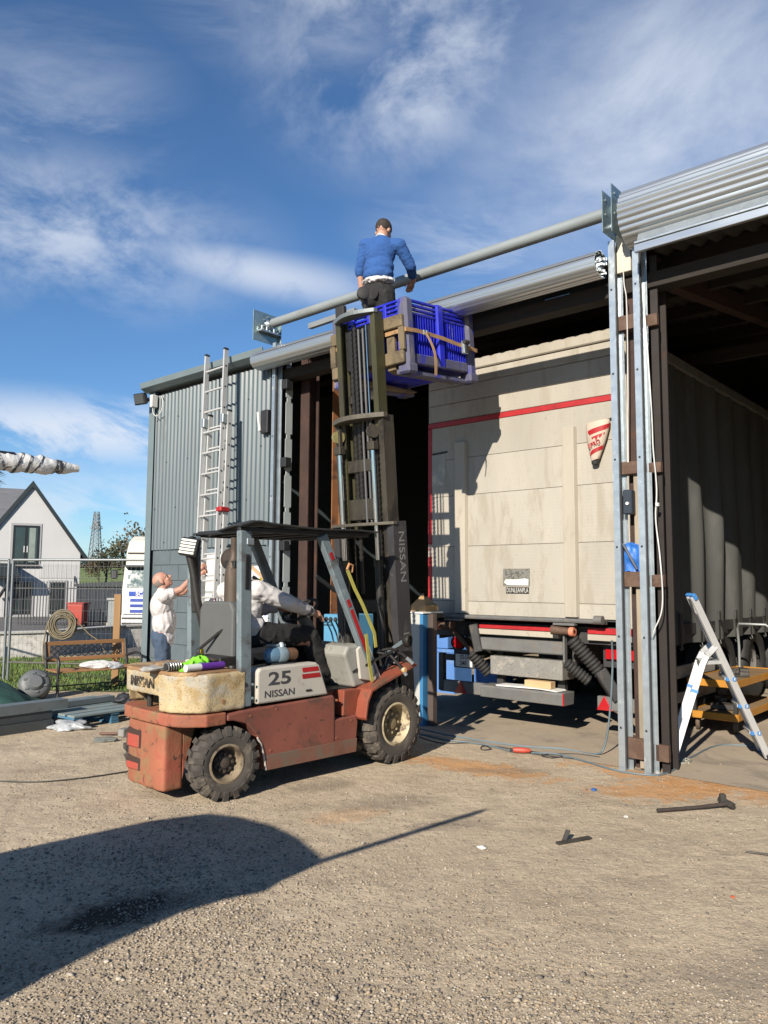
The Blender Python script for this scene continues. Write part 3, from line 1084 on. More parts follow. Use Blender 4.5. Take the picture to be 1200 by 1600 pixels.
MB().shell(sackf, 12, 14, .03).build('sack', mat('blue_sheet', (0.03, 0.16, 0.55), .5, bump=.3, bscale=20), t, smooth=60)
MB().bar((0.07, -0.035, 1.90), (0.19, -0.035, 1.68), 0.016, 0.016).build('tool_shaft', mat('tool_steel', (0.3, .3, .31), .4, .8), t)

# lamps on the wall
def floodlight(name, label, M, glow=False):
    t = thing(name, label, 'floodlight')
    t.matrix_world = M
    MB().box(-0.11, 0.11, -0.03, 0.03, -0.085, 0.085, 0.01).build('housing', DARK, t)
    MB().box(-0.095, 0.095, -0.038, -0.0305, -0.07, 0.07, 0.002).build('lens', mat('lamp_glass', (0.06, 0.07, 0.075), 0.12, 0.0, var=.05), t)
    mb = MB()
    for k in range(6):
        mb.box(-0.10 + k * .036, -0.09 + k * .036, 0.03, 0.055, -0.07, 0.07)
    mb.build('cooling_fin', DARK, t)
    mb = MB().tube([(-0.118, 0.0, 0), (-0.118, 0.07, 0.0), (0.118, 0.07, 0), (0.118, 0.0, 0)], 0.008, 6)
    mb.cyl((0, 0.07, 0), (0.06, 0.19, -0.05), 0.02)
    mb.build('bracket', DARK, t)
    return t
floodlight('floodlight', 'black floodlight fixed high on the corner of the corrugated shed', MF @ Matrix.Translation((-7.34, -0.24, 4.27)) @ Matrix.Rotation(R(12), 4, 'Z') @ Matrix.Rotation(R(14), 4, 'X'))
o = MB().box(-7.22, -7.16, -0.16, -0.052, 4.14, 4.33, 0.01).build('junction_box', WHITEP)
fobj(o, 'small white junction box next to the corner floodlight', 'junction box')
cable('power_cable', 'loop of white cable under the corner floodlight', [(-7.19, -0.12, 4.14), (-7.17, -0.12, 4.05), (-7.10, -0.1, 4.0), (-7.02, -0.08, 4.07), (-7.02, -0.06, 4.22), (-7.08, -0.05, 4.31)], 0.007, WCABLE)
t = fthing('wall_sensor', 'small black bulkhead lamp on the corrugated wall by the doorway', 'wall lamp', -4.66, -0.09, 3.48)
MB().box(-4.72, -4.585, -0.10, -0.035, 3.44, 3.74, 0.008).build('housing', DARK, t)
MB().bar((-4.74, -0.12, 3.72), (-4.70, -0.12, 3.47), 0.03, 0.03, bev=.004).build('tube', WHITEP, t)

# white side door and safety board on the wall
t = fthing('side_door', 'white personnel door in the block wall behind the ladder', 'door', -5.5, -0.02)
MB().box(-5.98, -5.02, -0.035, 0.0, 0.0, 1.94, 0.003).build('leaf', WHITEP, t)
for z in (0.78, 1.42):
    MB().box(-5.975, -5.025, -0.045, -0.0355, z - 0.018, z + 0.018, 0.003).build('rail', mat('door_rail', (.38, .40, .41), .5), t)
MB().box(-6.04, -5.985, -0.05, 0.0, 0, 2.0, 0.003).build('frame', GALV, t)
MB().box(-5.02, -4.965, -0.05, 0.0, 0, 2.0, 0.003).build('frame', GALV, t)
MB().box(-6.04, -4.965, -0.05, 0.0, 1.945, 2.0, 0.003).build('frame', GALV, t)
RED = mat('red_paint', (0.40, 0.014, 0.018), 0.5, var=0.2, scale=8, dirt=((0.45, 0.32, 0.26), 0.10, 16), dirt2=((.28, .012, .014), .3, 5))
mk = MB()
for z in (1.30, 1.40):
    mk.tube([(-5.66 + .035 * math.cos(q), -0.04, z + .03 * math.sin(q)) for q in [k * PI / 4 for k in range(8)]], 0.005, 5, closed=True)
mk.box(-5.70, -5.66, -0.044, -0.036, 1.17, 1.22)
mk.build('red_mark', RED, t)
t = fthing('safety_board', 'white safety notice board with yellow triangle and blue discs', 'notice board', -4.78, -0.03, 1.1)
MB().box(-4.93, -4.585, -0.03, -0.005, 1.05, 1.76, 0.002).build('board', mat('board_white', (.8, .8, .79), .4, var=.04), t)
YEL = mat('sign_yellow', (0.75, 0.60, 0.02), .45, var=.05)
BLU = mat('sign_blue', (0.02, 0.05, 0.50), .45, var=.05)
BLK = mat('sign_black', (0.012, 0.012, 0.012), .5, var=.05)
for cz in (1.585, 1.22):
    tr = MB().prism([(-4.795, cz - .075), (-4.645, cz - .075), (-4.72, cz + .075)], -0.0335, -0.0305, 'xz').build('triangle', BLK, t)
    MB().prism([(-4.775, cz - .064), (-4.665, cz - .064), (-4.72, cz + .05)], -0.036, -0.034, 'xz').build('triangle_field', YEL, t)
    MB().prism([(-4.727, cz - .03), (-4.712, cz - .03), (-4.708, cz + .02), (-4.722, cz + .03)], -0.038, -0.0365, 'xz').build('symbol', BLK, t)
for cz in (1.575, 1.20):
    MB().lathe([(0, 0), (0.062, 0), (0.062, 0.003), (0, 0.003)], (-4.63, -0.0305, cz), (0, -1, 0), 20).build('disc', BLU, t)
MB().bar((-4.95, -0.045, 1.775), (-4.62, -0.045, 1.585), 0.018, 0.045).build('batten', mat('pale_timber', (0.45, 0.32, 0.19), .8, var=.2, stretch=(.3, 3, 3)), t)
t = fthing('strip_light', 'short white strip light under the shed roof above the trailer', 'strip light', -.80, .50, 4.40)
MB().box(-.95, -.65, .46, .54, 4.40, 4.425, .003).build('diffuser', WHITEP, t)
MB().box(-.94, -.66, .475, .525, 4.4255, 4.45, .003).build('housing', GALV, t)
# ------------------------------------------------------------------ curtain sided trailer
CREAM = mat('cream_panel', (0.405, 0.375, 0.32), 0.6, var=0.13, scale=2.0, dirt=((0.355, 0.32, 0.26), 0.42, 5.0), dirt2=((0.33, 0.295, 0.24), 0.27, 55), dirt3=((0.43, 0.40, 0.345), 0.28, 2.0), bump=0.22, bscale=50, stretch=(1, 1, .22), ridge=9.0, bdist=.004)
CREAM2 = mat('cream_post', (0.435, 0.395, 0.325), 0.55, var=0.1, scale=3, dirt=((0.36, 0.315, 0.245), 0.28, 9), stretch=(1, 1, .4))
GREYST = mat('grey_chassis', (0.19, 0.19, 0.185), 0.55, 0.3, var=0.2, scale=5, dirt=((0.17, 0.15, 0.13), 0.4, 6))
CHASS = mat('dark_chassis', (0.035, 0.035, 0.037), 0.65, var=0.3, scale=5, dirt=((0.09, 0.075, 0.06), 0.35, 6))
def diamond_mat():
    m = mat('chequer_plate', (0.40, 0.385, 0.35), 0.42, 0.5, var=0.12, scale=6, dirt=((0.34, 0.31, 0.27), 0.35, 8))
    return m
def make_trailer():
    t = fthing('curtain_trailer', 'cream curtain sided lorry trailer with red edged tail lift parked inside', 'trailer', -1.545, 0.9)
    B = 0.9
    aL, aR = -2.82, -0.27
    # tail lift deck standing upright: plank by plank
    seams = [1.20, 1.352, 1.977, 2.568, 3.002, 3.40, 3.47]
    for z0, z1 in zip(seams[:-2], seams[1:-1]):
        MB().box(aL + 0.10, aR - 0.09, B, B + 0.05, z0 + 0.002, z1 - 0.002, 0.002).build('plank', CREAM, t)
    MB().box(aL + 0.05, aR - 0.05, B + 0.02, B + 0.05, 1.18, 3.46).build('deck_core', CHASS, t)
    # red edging, worn through in places
    MB().box(aL + 0.04, aR - 0.04, B - 0.004, B + 0.05, 3.402, 3.462, 0.004).build('edge_stripe', RED, t)
    MB().box(aL + 0.04, aL + 0.098, B - 0.004, B + 0.05, 2.02, 3.399, 0.004).build('edge_stripe', RED, t)
    MB().box(aL + 0.04, aL + 0.098, B - 0.002, B + 0.05, 1.86, 2.017, 0.006).build('edge_stripe', mat('worn_stripe', (.60, .52, .43), .7, dirt=((0.5, .06, .05), .45, 9)), t)
    MB().box(aL + 0.04, aL + 0.098, B - 0.004, B + 0.05, 1.08, 1.857, 0.004).build('edge_stripe', RED, t)
    MB().box(aR - 0.085, aR - 0.055, B - 0.004, B + 0.05, 1.3, 3.399, 0.003).build('edge_stripe', RED, t)
    # upper boards between deck and roof
    for z0, z1 in ((3.47, 3.67), (3.675, 3.87), (3.875, 4.02)):
        MB().box(aL + 0.04, aR - 0.04, B + 0.012, B + 0.05, z0, z1, 0.005).build('top_board', CREAM, t)
    MB().box(aL, aR, B - 0.01, B + 0.08, 4.03, 4.15, 0.012).build('header_rail', CREAM, t)
    for a in (aL, aR - 0.055):
        MB().box(a, a + 0.055, B + 0.055, B + 0.16, 1.08, 4.03, 0.01).build('corner_post', CREAM2, t)
    # two upright stiffeners on the deck
    for a0, a1 in ((-2.375, -2.20), (-0.99, -0.825)):
        p = MB().prism([(a0, B), (a0 + 0.018, B - 0.045), (a1 - 0.018, B - 0.045), (a1, B)], 1.215, 3.185, 'xy')
        p.build('stiffener', CREAM2, t, bevel=0.004)
    # folding ramp lip along the foot
    MB().prism([(B, 1.20), (B - 0.14, 1.205), (B - 0.155, 1.185), (B - 0.15, 1.165), (B, 1.15)], -2.63, -0.53, 'yz').build('ramp_lip', GREYST, t, bevel=0.003)
    MB().cyl((-0.60, B - 0.13, 1.20), (-0.515, B - 0.13, 1.20), 0.045, n=12).build('lip_end', GREYST, t, smooth=40)
    for a in (-2.30, -0.92):
        MB().box(a - 0.12, a + 0.12, B - 0.175, B - 0.10, 1.135, 1.16, 0.004).build('hinge_plate', GREYST, t)
    # number sticker and grab slot
    st = mat('silver_sticker', (0.28, 0.27, 0.24), .5, .3, var=.3, scale=25, dirt=((0.1, .1, .09), .5, 25))
    MB().box(-1.735, -1.40, B - 0.003, B - 0.0005, 1.525, 1.715).build('sticker', st, t)
    MB().prism([(-1.722, 1.565), (-1.70, 1.60), (-1.56, 1.598), (-1.46, 1.61), (-1.415, 1.60), (-1.42, 1.535), (-1.68, 1.537)], B - 0.005, B - 0.0035, 'xz').build('torn_paper', mat('paper', '#d8d6cf', .9), t)
    MB().box(-1.70, -1.412, B - 0.003, B - 0.0005, 1.445, 1.515).build('name_strip', BLK, t)
    lettering('DUNLEANPLA', 0.072, mat('grey_letter', (.55, .54, .5), .6), t, (-1.556, B - 0.0035, 1.48), (1, 0, 0), (0, 0, 1), xs=0.60)
    MB().prism([(-2.70, 3.10), (-2.72, 3.09), (-2.70, 3.075), (-2.50, 3.085), (-2.48, 3.10), (-2.50, 3.11)], B - 0.006, B - 0.001, 'xz').build('grab_slot', CHASS, t)
    MB().box(-2.72, -2.52, B - 0.003, B - 0.0005, 2.70, 3.07).build('faded_sticker', mat('faded_sticker', (.40, .40, .36), .6, dirt=((.58, .53, .42), .4, 9)), t)
    # hazard cone of folded cloth, hung on the deck
    vs, fs = [], []
    N = 16
    rows = [(3.19, .125, .05), (3.17, .13, .06), (3.10, .125, .065), (3.0, .105, .06), (2.9, .075, .05), (2.83, .052, .042), (2.80, .045, .035)]
    for z, rx, ry in rows:
        cx = -0.56 - (3.19 - z) * 0.09
        for i in range(N):
            th = 2 * PI * i / N
            vs.append((cx + rx * math.cos(th), B - 0.055 + ry * math.sin(th), z + 0.03 * (math.cos(th) * .4)))
    for j in range(len(rows) - 1):
        for i in range(N):
            k = (i + 1) % N
            fs.append((j * N + i, j * N + k, (j + 1) * N + k, (j + 1) * N + i))
    fs.append(tuple(range((len(rows) - 1) * N, len(rows) * N)))
    c = MB().add(vs, fs).build('warning_flag', mat('flag_cloth', (.56, .47, .38), .8, var=.12, scale=8, bump=.1), t, smooth=60)
    for z, w, col in ((3.09, .026, 0), (3.01, .026, 1), (2.885, .022, 2)):
        def stripe(u, v, z=z, w=w):
            th = PI + PI * (u * .96 + .02)
            zz = z + 0.09 * (u - .5) + w * (v - .5) * 2
            q = (3.19 - zz) / .39
            rx = .131 - .085 * max(0, q - .1) / .9
            ry = .066 - .027 * max(0, q - .2) / .8
            cx = -0.56 - (3.19 - zz) * 0.09
            return (cx + (rx + .002) * math.cos(th), B - 0.055 + (ry + .003) * math.sin(th), zz)
        MB().grid(stripe, 12, 2).build('flag_stripe', RED, c, smooth=60, loc=(0, 0, 0))
    o = lettering('EPRO', 0.066, RED, t, (-0.575, B - 0.124, 2.955), (1, 0, .36), (-.36, 0.12, 1), xs=0.85, bold=.001)
    MB().cyl((-0.603, B - 0.05, 2.76), (-0.600, B - 0.05, 2.80), 0.035, 0.04, n=14).build('flag_tip', BLACKR, t, smooth=40)
    MB().bar((-0.70, B - 0.02, 3.165), (-0.43, B - 0.02, 3.215), 0.02, 0.012).build('flag_clip', CHASS, t)
    # under the deck: red band, white rail, grey beam, chequered box, step
    MB().box(-2.025, -1.04, B - 0.05, B + 0.02, 1.06, 1.10, 0.004).build('red_band', RED, t)
    MB().box(-2.03, -1.04, B - 0.055, B + 0.02, 0.995, 1.055, 0.004).build('white_band', CREAM2, t)
    MB().box(-0.74, -0.20, B - 0.01, B + 0.04, 1.055, 1.115, 0.004).build('red_band', RED, t)
    MB().box(-0.74, -0.20, B - 0.015, B + 0.04, 0.99, 1.05, 0.004).build('white_band', CREAM2, t)
    MB().box(aL, aL + 0.30, B - 0.01, B + 0.04, 1.05, 1.11, 0.004).build('red_band', RED, t)
    MB().box(aL, -0.2, B + 0.05, B + 0.2, 0.95, 1.12).build('rear_crossmember', CHASS, t)
    MB().box(-2.05, -0.99, B - 0.06, B + 0.06, 0.825, 0.96, 0.012).build('lift_beam', GREYST, t)
    cp = MB().box(-1.90, -1.022, B - 0.02, B + 0.25, 0.565, 0.765, 0.006).build('lift_box', diamond_mat(), t)
    stud = MB().prism([(-.016, 0), (0, .006), (.016, 0), (0, -.006)], 0, -0.003, 'xz').mesh('tread_stud')
    stud.materials.append(diamond_mat())
    for r_ in range(7):
        for c_ in range(21):
            if (r_ + c_) % 2:
                continue
            o = link('tread_stud', stud, cp)
            a, z = -1.87 + c_ * .041, .585 + r_ * .027
            o.location = (a, B - 0.0205, z)
            o.rotation_euler = (0, R(35 if c_ % 4 < 2 else -35), 0)
    st = MB().prism([(B - 0.12, .455), (B - 0.13, .44), (B - 0.12, .325), (B + 0.08, .325), (B + 0.1, .455)], -1.965, -0.95, 'yz').build('rear_step', GREYST, t, bevel=.008)
    MB().box(-0.965, -0.951, B - .135, B - .118, .33, .45).build('step_marker', RED, t)
    for a in (-1.85, -1.1):
        MB().box(a - .04, a + .04, B + 0.1, B + .16, .35, .95).build('step_hanger', CHASS, t)
    # lift arms with their rubber bellows, rollers, lamps and guard bars
    def bellows(p0, p1, r, n):
        p0, p1 = Vector(p0), Vector(p1)
        prof = []
        L = (p1 - p0).length
        for i in range(n):
            h = L * i / n
            prof += [(r * .72, h), (r * .98, h + L / n * .28), (r, h + L / n * .5), (r * .98, h + L / n * .72)]
        prof.append((r * .72, L))
        prof = [(0, 0)] + prof + [(0, L)]
        return MB().lathe(prof, p0, p1 - p0, 18)
    bellows((-0.87, B - 0.10, 1.0), (-0.625, B + 0.05, 0.66), 0.072, 11).build('bellows', BLACKR, t, smooth=50)
    bellows((-0.935, B - 0.10, 0.76), (-0.745, B + 0.02, 0.58), 0.058, 8).build('bellows', BLACKR, t, smooth=50)
    bellows((-2.15, B - 0.02, 0.78), (-1.99, B + 0.1, 0.55), 0.07, 8).build('bellows', BLACKR, t, smooth=50)
    MB().bar((-0.64, B + 0.03, 0.70), (-0.50, B + 0.14, 0.42), 0.16, 0.12, bev=.01).build('lift_arm', CHASS, t)
    MB().bar((-2.45, B - 0.06, 1.10), (-2.16, B + 0.02, 0.78), 0.05, 0.05, bev=.006).build('lift_arm', RUSTY, t)
    MB().bar((-2.10, B - .02, 1.10), (-2.04, B, 0.80), 0.18, 0.10, bev=.01).build('lift_arm', CHASS, t)
    MB().bar((-0.955, B - .08, 1.10), (-0.955, B - .08, 0.76), 0.02, 0.06, bev=.004).build('lift_link', GREYST, t)
    PINK = mat('roller_rubber', (0.62, 0.22, 0.13), .6, var=.15)
    for a, s in ((-2.535, 1), (-0.85, 1)):
        MB().lathe([(0.018, -.02), (.045, -.02), (.05, 0), (.045, .03), (.018, .03)], (a, B - 0.13, 1.075), (1, 0, 0), 18).build('roller', PINK, t, smooth=40)
        d = 1 if a < -1.5 else -1
        MB().cyl((a, B - 0.13, 1.075), (a + d * .22, B - 0.13, 1.085), 0.035, 0.05, n=12).build('roller_axle', RUSTY, t, smooth=40)
    # left tail lamp on its housing, number plate, right lamp
    MB().lathe([(0, 0), (.085, 0), (.09, .02), (.085, .07), (0, .07)], (-2.37, B + .07, .88), (0.25, -1, 0), 22).build('lamp_housing', BLACKR, t, smooth=40)
    MB().lathe([(0, .07), (.07, .07), (.06, .085), (0, .09)], (-2.37, B + .07, .88), (0.25, -1, 0), 22).build('tail_lamp', mat('lamp_red', (.45, .01, .015), .15, coat=.5, var=.05), t, smooth=40)
    MB().box(-2.37, -2.14, B - .02, B - .012, .615, .755, .003).build('number_plate', mat('plate_white', (.75, .75, .72), .4, var=.06, dirt=((.5, .45, .38), .2, 12)), t)
    lettering('52-L', 0.062, BLK, t, (-2.255, B - 0.0205, .722), (1, 0, 0), (0, 0, 1), xs=.9, bold=.001)
    lettering('240', 0.068, BLK, t, (-2.262, B - 0.0205, .653), (1, 0, 0), (0, 0, 1), xs=.9, bold=.001)
    MB().box(-2.40, -2.12, B - .01, B + .03, .60, .80, .003).build('plate_backing', CHASS, t)
    MB().box(-0.62, -0.30, B + .12, B + .17, .80, .90, .008).build('tail_lamp', MATS['lamp_red'], t)
    MB().box(-0.66, -0.22, B + .17, B + .24, .72, .95).build('lamp_housing', CHASS, t)
    for a0, a1 in ((-2.68, -1.98), (-0.70, -0.25)):
        MB().box(a0, a1, B + .09, B + .15, .30, .435, .008).build('guard_bar', GREYST, t)
    MB().box(-2.69, -2.62, B + .08, B + .15, .31, .74, .006).build('guard_post', CHASS, t)
    MB().box(-2.62, -2.40, B + .10, B + .15, .66, .73, .006).build('guard_post', CHASS, t)
    tri = mat('reflector_red', (.42, .015, .02), .25, coat=.4, var=.1)
    for a in (-2.375, -0.615):
        MB().prism([(a - .085, .30), (a + .085, .30), (a, .445)], B + .075, B + .087, 'xz').build('reflector_triangle', tri, t, bevel=.003)
    MB().lathe([(0, 0), (.075, 0), (.085, .02), (.085, .42), (.075, .44), (0, .44)], (-0.20, B + .12, .30), (0, 0, 1), 18).build('fuel_canister', mat('canister_white', (.68, .65, .56), .5, var=.08), t, smooth=40)
    # chassis, wheels, load bed
    for a in (-1.98, -1.05):
        MB().box(a - .06, a + .06, B + .2, B + 13.2, .72, 1.0).build('chassis_rail', CHASS, t)
    MB().box(aL, aR - .02, B + .2, B + 13.4, 1.0, 1.12).build('load_bed', CHASS, t)
    MB().box(aL + .02, aR - .06, B + .17, B + 13.4, 4.05, 4.12).build('roof_sheet', mat('grey_tarp', (.25, .25, .24), .7), t)
    MB().box(aL + .01, aR - .04, B + 13.4, B + 13.5, 1.0, 4.1).build('front_bulkhead', CREAM, t)
    for k in range(3):
        yb = B + 2.9 + 1.31 * k
        for a in (-2.55, -0.52):
            w = thing_wheel(t, a, yb)
    # curtain: one folded sheet down each side, straps and buckles hang from it
    CURT = mat('grey_curtain', (0.082, 0.084, 0.079), .65, var=.12, scale=1.2, dirt=((.10, .10, .095), .4, 3), stretch=(1, 1, .4), bump=.05, bscale=20)
    for a, sg in ((aR - .03, 1), (aL + .03, -1)):
        def fold(u, v, a=a, sg=sg):
            b = B + .17 + 13.2 * u
            z = .90 + 3.13 * v
            ph = .45 * noise.noise(Vector((b * .8, sg, 5))) + .10 * noise.noise(Vector((b * 1.1, v * 2.2, 8)))
            f = .075 * (1 + .6 * noise.noise(Vector((b * .9, v * .8, 1)))) * math.sin(2 * PI * (b / .66 + ph)) + .018 * math.sin(b * 2 * PI / .31 + 1.0) + .02 * noise.noise(Vector((b * 1.3, v * 1.6, 2)))
            return (a + sg * f * (1 - abs(v - .45) * .9), b, z)
        MB().grid(fold, 420, 10).build('side_curtain', CURT, t, smooth=80)
    MB().box(aR - .03, aR + .02, B + .17, B + 13.4, 4.0, 4.12, .008).build('curtain_rail', GREYST, t)
    for k in range(9):
        b = B + .55 + k * .62
        z0 = 1.24
        s = MB().box(aR + .028, aR + .034, b - .024, b + .024, .90, z0, .001).build('curtain_strap', BLACKR, t)
        MB().box(aR + .025, aR + .045, b - .032, b + .032, 1.13, 1.24, .004).build('buckle', CHASS, t)
        MB().tube([(aR + .035, b, .90), (aR + .045, b, .86), (aR + .02, b + .015, .845), (aR + .015, b, .87)], .006, 6).build('strap_hook', GREYST, t)
        if k in (2, 3, 5):
            MB().bar((aR + .04, b, 1.14), (aR + .07, b + .13, .98), .045, .004).build('strap_tail', BLACKR, t)
    for z0, z1 in ((.545, .68), (.29, .40)):
        MB().box(aR - .03, aR, B + .72, B + 2.3, z0, z1, .005).build('side_guard', mat('rail_pale', (.42, .40, .36), .5, .3, dirt=((.25, .22, .19), .3, 6)), t)
    for b in (B + .85, B + 2.15):
        MB().box(aR - .09, aR - .031, b - .03, b + .03, .3, .75).build('guard_bracket', CHASS, t)
    return t
def tyre_profile(r, w, ri):
    return [(ri, -w * .40), (ri + .02, -w * .47), (r * .80, -w * .5), (r * .93, -w * .46), (r * .985, -w * .38), (r, -w * .2), (r, w * .2), (r * .985, w * .38), (r * .93, w * .46), (r * .80, w * .5), (ri + .02, w * .47), (ri, w * .40)]
def thing_wheel(t, a, yb):
    w = MB().lathe(tyre_profile(.50, .36, .28), (a, yb, .50), (1, 0, 0), 32).build('wheel', BLACKR, t, smooth=50)
    MB().lathe([(.29, -.12), (.27, .10), (.18, .12), (.12, .06), (0, .06)], (a, yb, .50), (1 if a > -1.5 else -1, 0, 0), 28).build('rim', GREYST, w, smooth=50, loc=(0, 0, 0))
    return w
make_trailer()
o = MB().prism([(-1.72, 0), (-1.2, .01), (-1.0, .0), (-1.02, .012), (-1.35, .02), (-1.74, .012)], 0.80, 1.0, 'xz').build('cardboard_sheet', mat('white_card', (.75, .74, .70), .8, var=.06))
o.matrix_world = MF @ Matrix.Translation((-.03, -.02, .458))
tag(o, 'sheet of white card lying on the trailer rear step', 'card')
o = MB().box(-1.44, -1.13, .83, .93, .472, .545, .004).build('timber_block', mat('fresh_timber', (.55, .36, .19), .8, var=.2, scale=5, stretch=(.3, 3, 3)))
fobj(o, 'short pale timber block sitting on the trailer rear step', 'timber block')
# ------------------------------------------------------------------ fork lift truck
REDB = mat('faded_red_body', (0.235, 0.075, 0.052), 0.65, var=0.3, scale=2.2, dirt=((0.125, 0.062, 0.045), 0.42, 2.6), dirt2=((0.23, 0.09, 0.066), 0.22, 9), dirt3=((0.05, 0.035, 0.028), 0.24, 18), bump=0.1, bscale=45)
REDR = mat('rusty_red_skirt', (0.31, 0.105, 0.055), 0.75, var=0.25, scale=3, dirt=((0.26, 0.15, 0.07), 0.46, 5), dirt2=((0.38, 0.10, 0.06), 0.28, 3), dirt3=((0.09, 0.05, 0.035), 0.28, 16), bump=0.25, bscale=40)
CWT = mat('chipped_cream_counterweight', (0.52, 0.41, 0.235), 0.75, var=0.25, scale=2.4, dirt=((0.42, 0.39, 0.32), 0.42, 3.2), dirt2=((0.42, 0.30, 0.14), 0.40, 5), dirt3=((0.20, 0.13, 0.075), 0.33, 75), bump=0.45, bscale=60)
CWTOP = mat('rusty_counterweight_top', (0.30, 0.17, 0.08), 0.85, var=0.3, scale=4, dirt=((0.50, 0.36, 0.18), 0.4, 5), bump=0.4, bscale=28)
WHP = mat('worn_white_hood', (0.52, 0.49, 0.43), 0.55, var=0.1, scale=3, dirt=((0.38, 0.32, 0.23), 0.28, 5), dirt2=((0.30, 0.22, 0.15), 0.12, 14))
GUARD = mat('grey_blue_guard', (0.17, 0.215, 0.235), 0.6, var=0.2, scale=4, dirt=((0.10, 0.10, 0.10), 0.35, 6), dirt2=((0.30, 0.33, 0.34), 0.25, 5))
MASTG = mat('grimy_mast', (0.058, 0.050, 0.037), 0.6, 0.25, var=0.35, scale=5, dirt=((0.024, 0.02, 0.016), 0.45, 5), dirt2=((.09, .075, .05), .2, 18), stretch=(1, 1, .4))
MASTO = mat('greased_rail', (0.085, 0.081, 0.036), 0.45, 0.3, var=0.35, scale=6, dirt=((0.035, 0.031, 0.02), 0.45, 5), stretch=(1, 1, .3))
MASTD = mat('dark_mast_rail', (0.035, 0.035, 0.038), 0.6, 0.1, var=0.25, scale=4, dirt=((0.10, 0.09, 0.08), 0.3, 5))
CHROME = mat('chrome_rod', (0.75, 0.75, 0.78), 0.12, 1.0, var=0.04)
TYRE = mat('dusty_tyre', (0.065, 0.057, 0.049), 0.9, var=0.25, scale=7, dirt=((0.15, 0.125, 0.095), 0.36, 6), bump=0.2, bscale=50)
RIMC = mat('cream_rim', (0.50, 0.42, 0.27), 0.6, var=0.2, scale=9, dirt=((0.13, 0.085, 0.05), 0.42, 12))
RIMD = mat('rusty_dark_hub', (0.055, 0.04, 0.03), 0.8, var=0.3, scale=12, dirt=((0.14, 0.09, 0.05), 0.3, 12))
GREASE = mat('black_grease', (0.02, 0.018, 0.016), 0.5, var=0.3, scale=15)
def make_forklift():
    t = thing('fork_lift_truck', 'battered red and cream fork lift truck with its mast raised', 'forklift', K0, (0, 0, KYAW))
    # ---- body
    poly = [(-1.365, .159), (-1.40, .30), (-1.46, .43), (-1.55, .52), (-1.66, .555), (-1.72, .56), (-1.72, .605), (-1.585, .62), (-.70, .642),
            (-.685, .635), (-.672, .446), (-.43, .457), (-.415, .40), (-.44, .157)]
    for s in (-1, 1):
        b = MB().prism(poly, s * .52, s * .40, 'xz').build('side_panel', REDB, t, bevel=.012)
        mb = MB().prism([(-1.37, .27), (-.43, .27), (-.44, .16), (-1.365, .16)], s * .5205, s * .526, 'xz')
        mb.build('sill', mat('dusty_red_sill', (.20, .085, .055), .8, var=.25, dirt=((.16, .12, .085), .5, 4)), t, bevel=.004)
        MB().box(-.69, -.685, s * .523, s * .5215, .28, .63).build('panel_gap', GREASE, t)
        MB().tube([(-1.37, s * .522, .165), (-1.392, s * .522, .27), (-1.42, s * .522, .36), (-1.455, s * .522, .41)], .008, 6).build('arch_lip', mat('pale_lip', (.55, .50, .45), .6), t)
        # hood side with red flashes
        w = MB().prism([(-1.455, .648), (-1.455, .885), (-1.43, .91), (-.88, .918), (-.845, .895), (-.748, .656)], s * .515, s * .40, 'xz').build('hood_side', WHP, t, bevel=.014)
        for z in (.868, .818):
            MB().prism([(-1.03, z + .018), (-.866 + (.868 - z) * .4, z + .02), (-.85 + (.868 - z) * .42, z - .016), (-1.02, z - .018)], s * .517, s * .5155, 'xz').build('red_flash', RED, w)
    LET = mat('hood_lettering', (.05, .05, .06), .6, var=.25, scale=20, dirt=((.40, .37, .32), .2, 40))
    hood = [o for o in t.children if o.name.startswith('hood_side')][0]
    lettering('25', .135, LET, hood, (-1.245, -.5158, .822), (1, 0, 0), (0, 0, 1), xs=1.7, bold=.003)
    lettering('NISSAN', .072, LET, hood, (-1.245, -.5158, .712), (1, 0, 0), (0, 0, 1), xs=1.22, bold=.001)
    MB().box(-1.40, -.80, -.40, .40, .60, .905, .01).build('engine_hood', DARK, t)
    MB().box(-1.38, -.42, -.36, .36, .17, .60).build('frame', GREASE, t)
    MB().box(-.70, -.40, -.37, .37, .157, .655).build('floor_recess', REDB, t)
    MB().box(-.85, -.30, -.40, .40, .655, .67).build('floor_plate', DARK, t)
    MB().box(-1.88, -1.38, -.22, .30, .22, .60).build('rear_axle_beam', GREASE, t)
    MB().box(-.42, .30, -.30, .30, .16, .62).build('front_axle_beam', GREASE, t)
    MB().cyl((0, -.45, .336), (0, .45, .336), .06, n=16).build('axle', GREASE, t)
    MB().cyl((-1.70, -.42, .255), (-1.70, .42, .255), .045, n=16).build('axle', GREASE, t)
    # ---- counterweight: upper band, two lower lobes, red shelf and skirt below
    def plan(y):
        a = abs(y)
        return -2.075 + .03 * (a / .5) ** 2 + (.16 * ((a - .28) / .225) ** 2 if a > .28 else 0)
    def outline(y0, y1, front, grow=0.0, n=22):
        pts = [(front, y0 * (1 + grow)), ]
        for i in range(n + 1):
            y = y0 + (y1 - y0) * i / n
            pts.append((plan(y) - grow * .25, y * (1 + grow)))
        pts.append((front, y1 * (1 + grow)))
        return pts
    cw = MB().prism(outline(-.505, .505, -1.55), .735, .90, 'xy')
    cw.prism(outline(-.505, -.17, -1.55), .628, .80, 'xy')
    cw.prism(outline(.44, .505, -1.55), .628, .80, 'xy')
    cw.box(-1.80, -1.56, -.48, .48, .63, .80)
    cast('counterweight', cw, CWT, t, .011, 6, .004, 16)
    MB().prism(outline(-.46, .46, -1.57), .885, .915, 'xy').build('counterweight_top', CWTOP, t, bevel=.008, smooth=40)
    MB().box(-1.84, -1.81, -.2, .44, .622, .74).build('tow_recess', mat('grimy_green', (.055, .06, .04), .9), t)
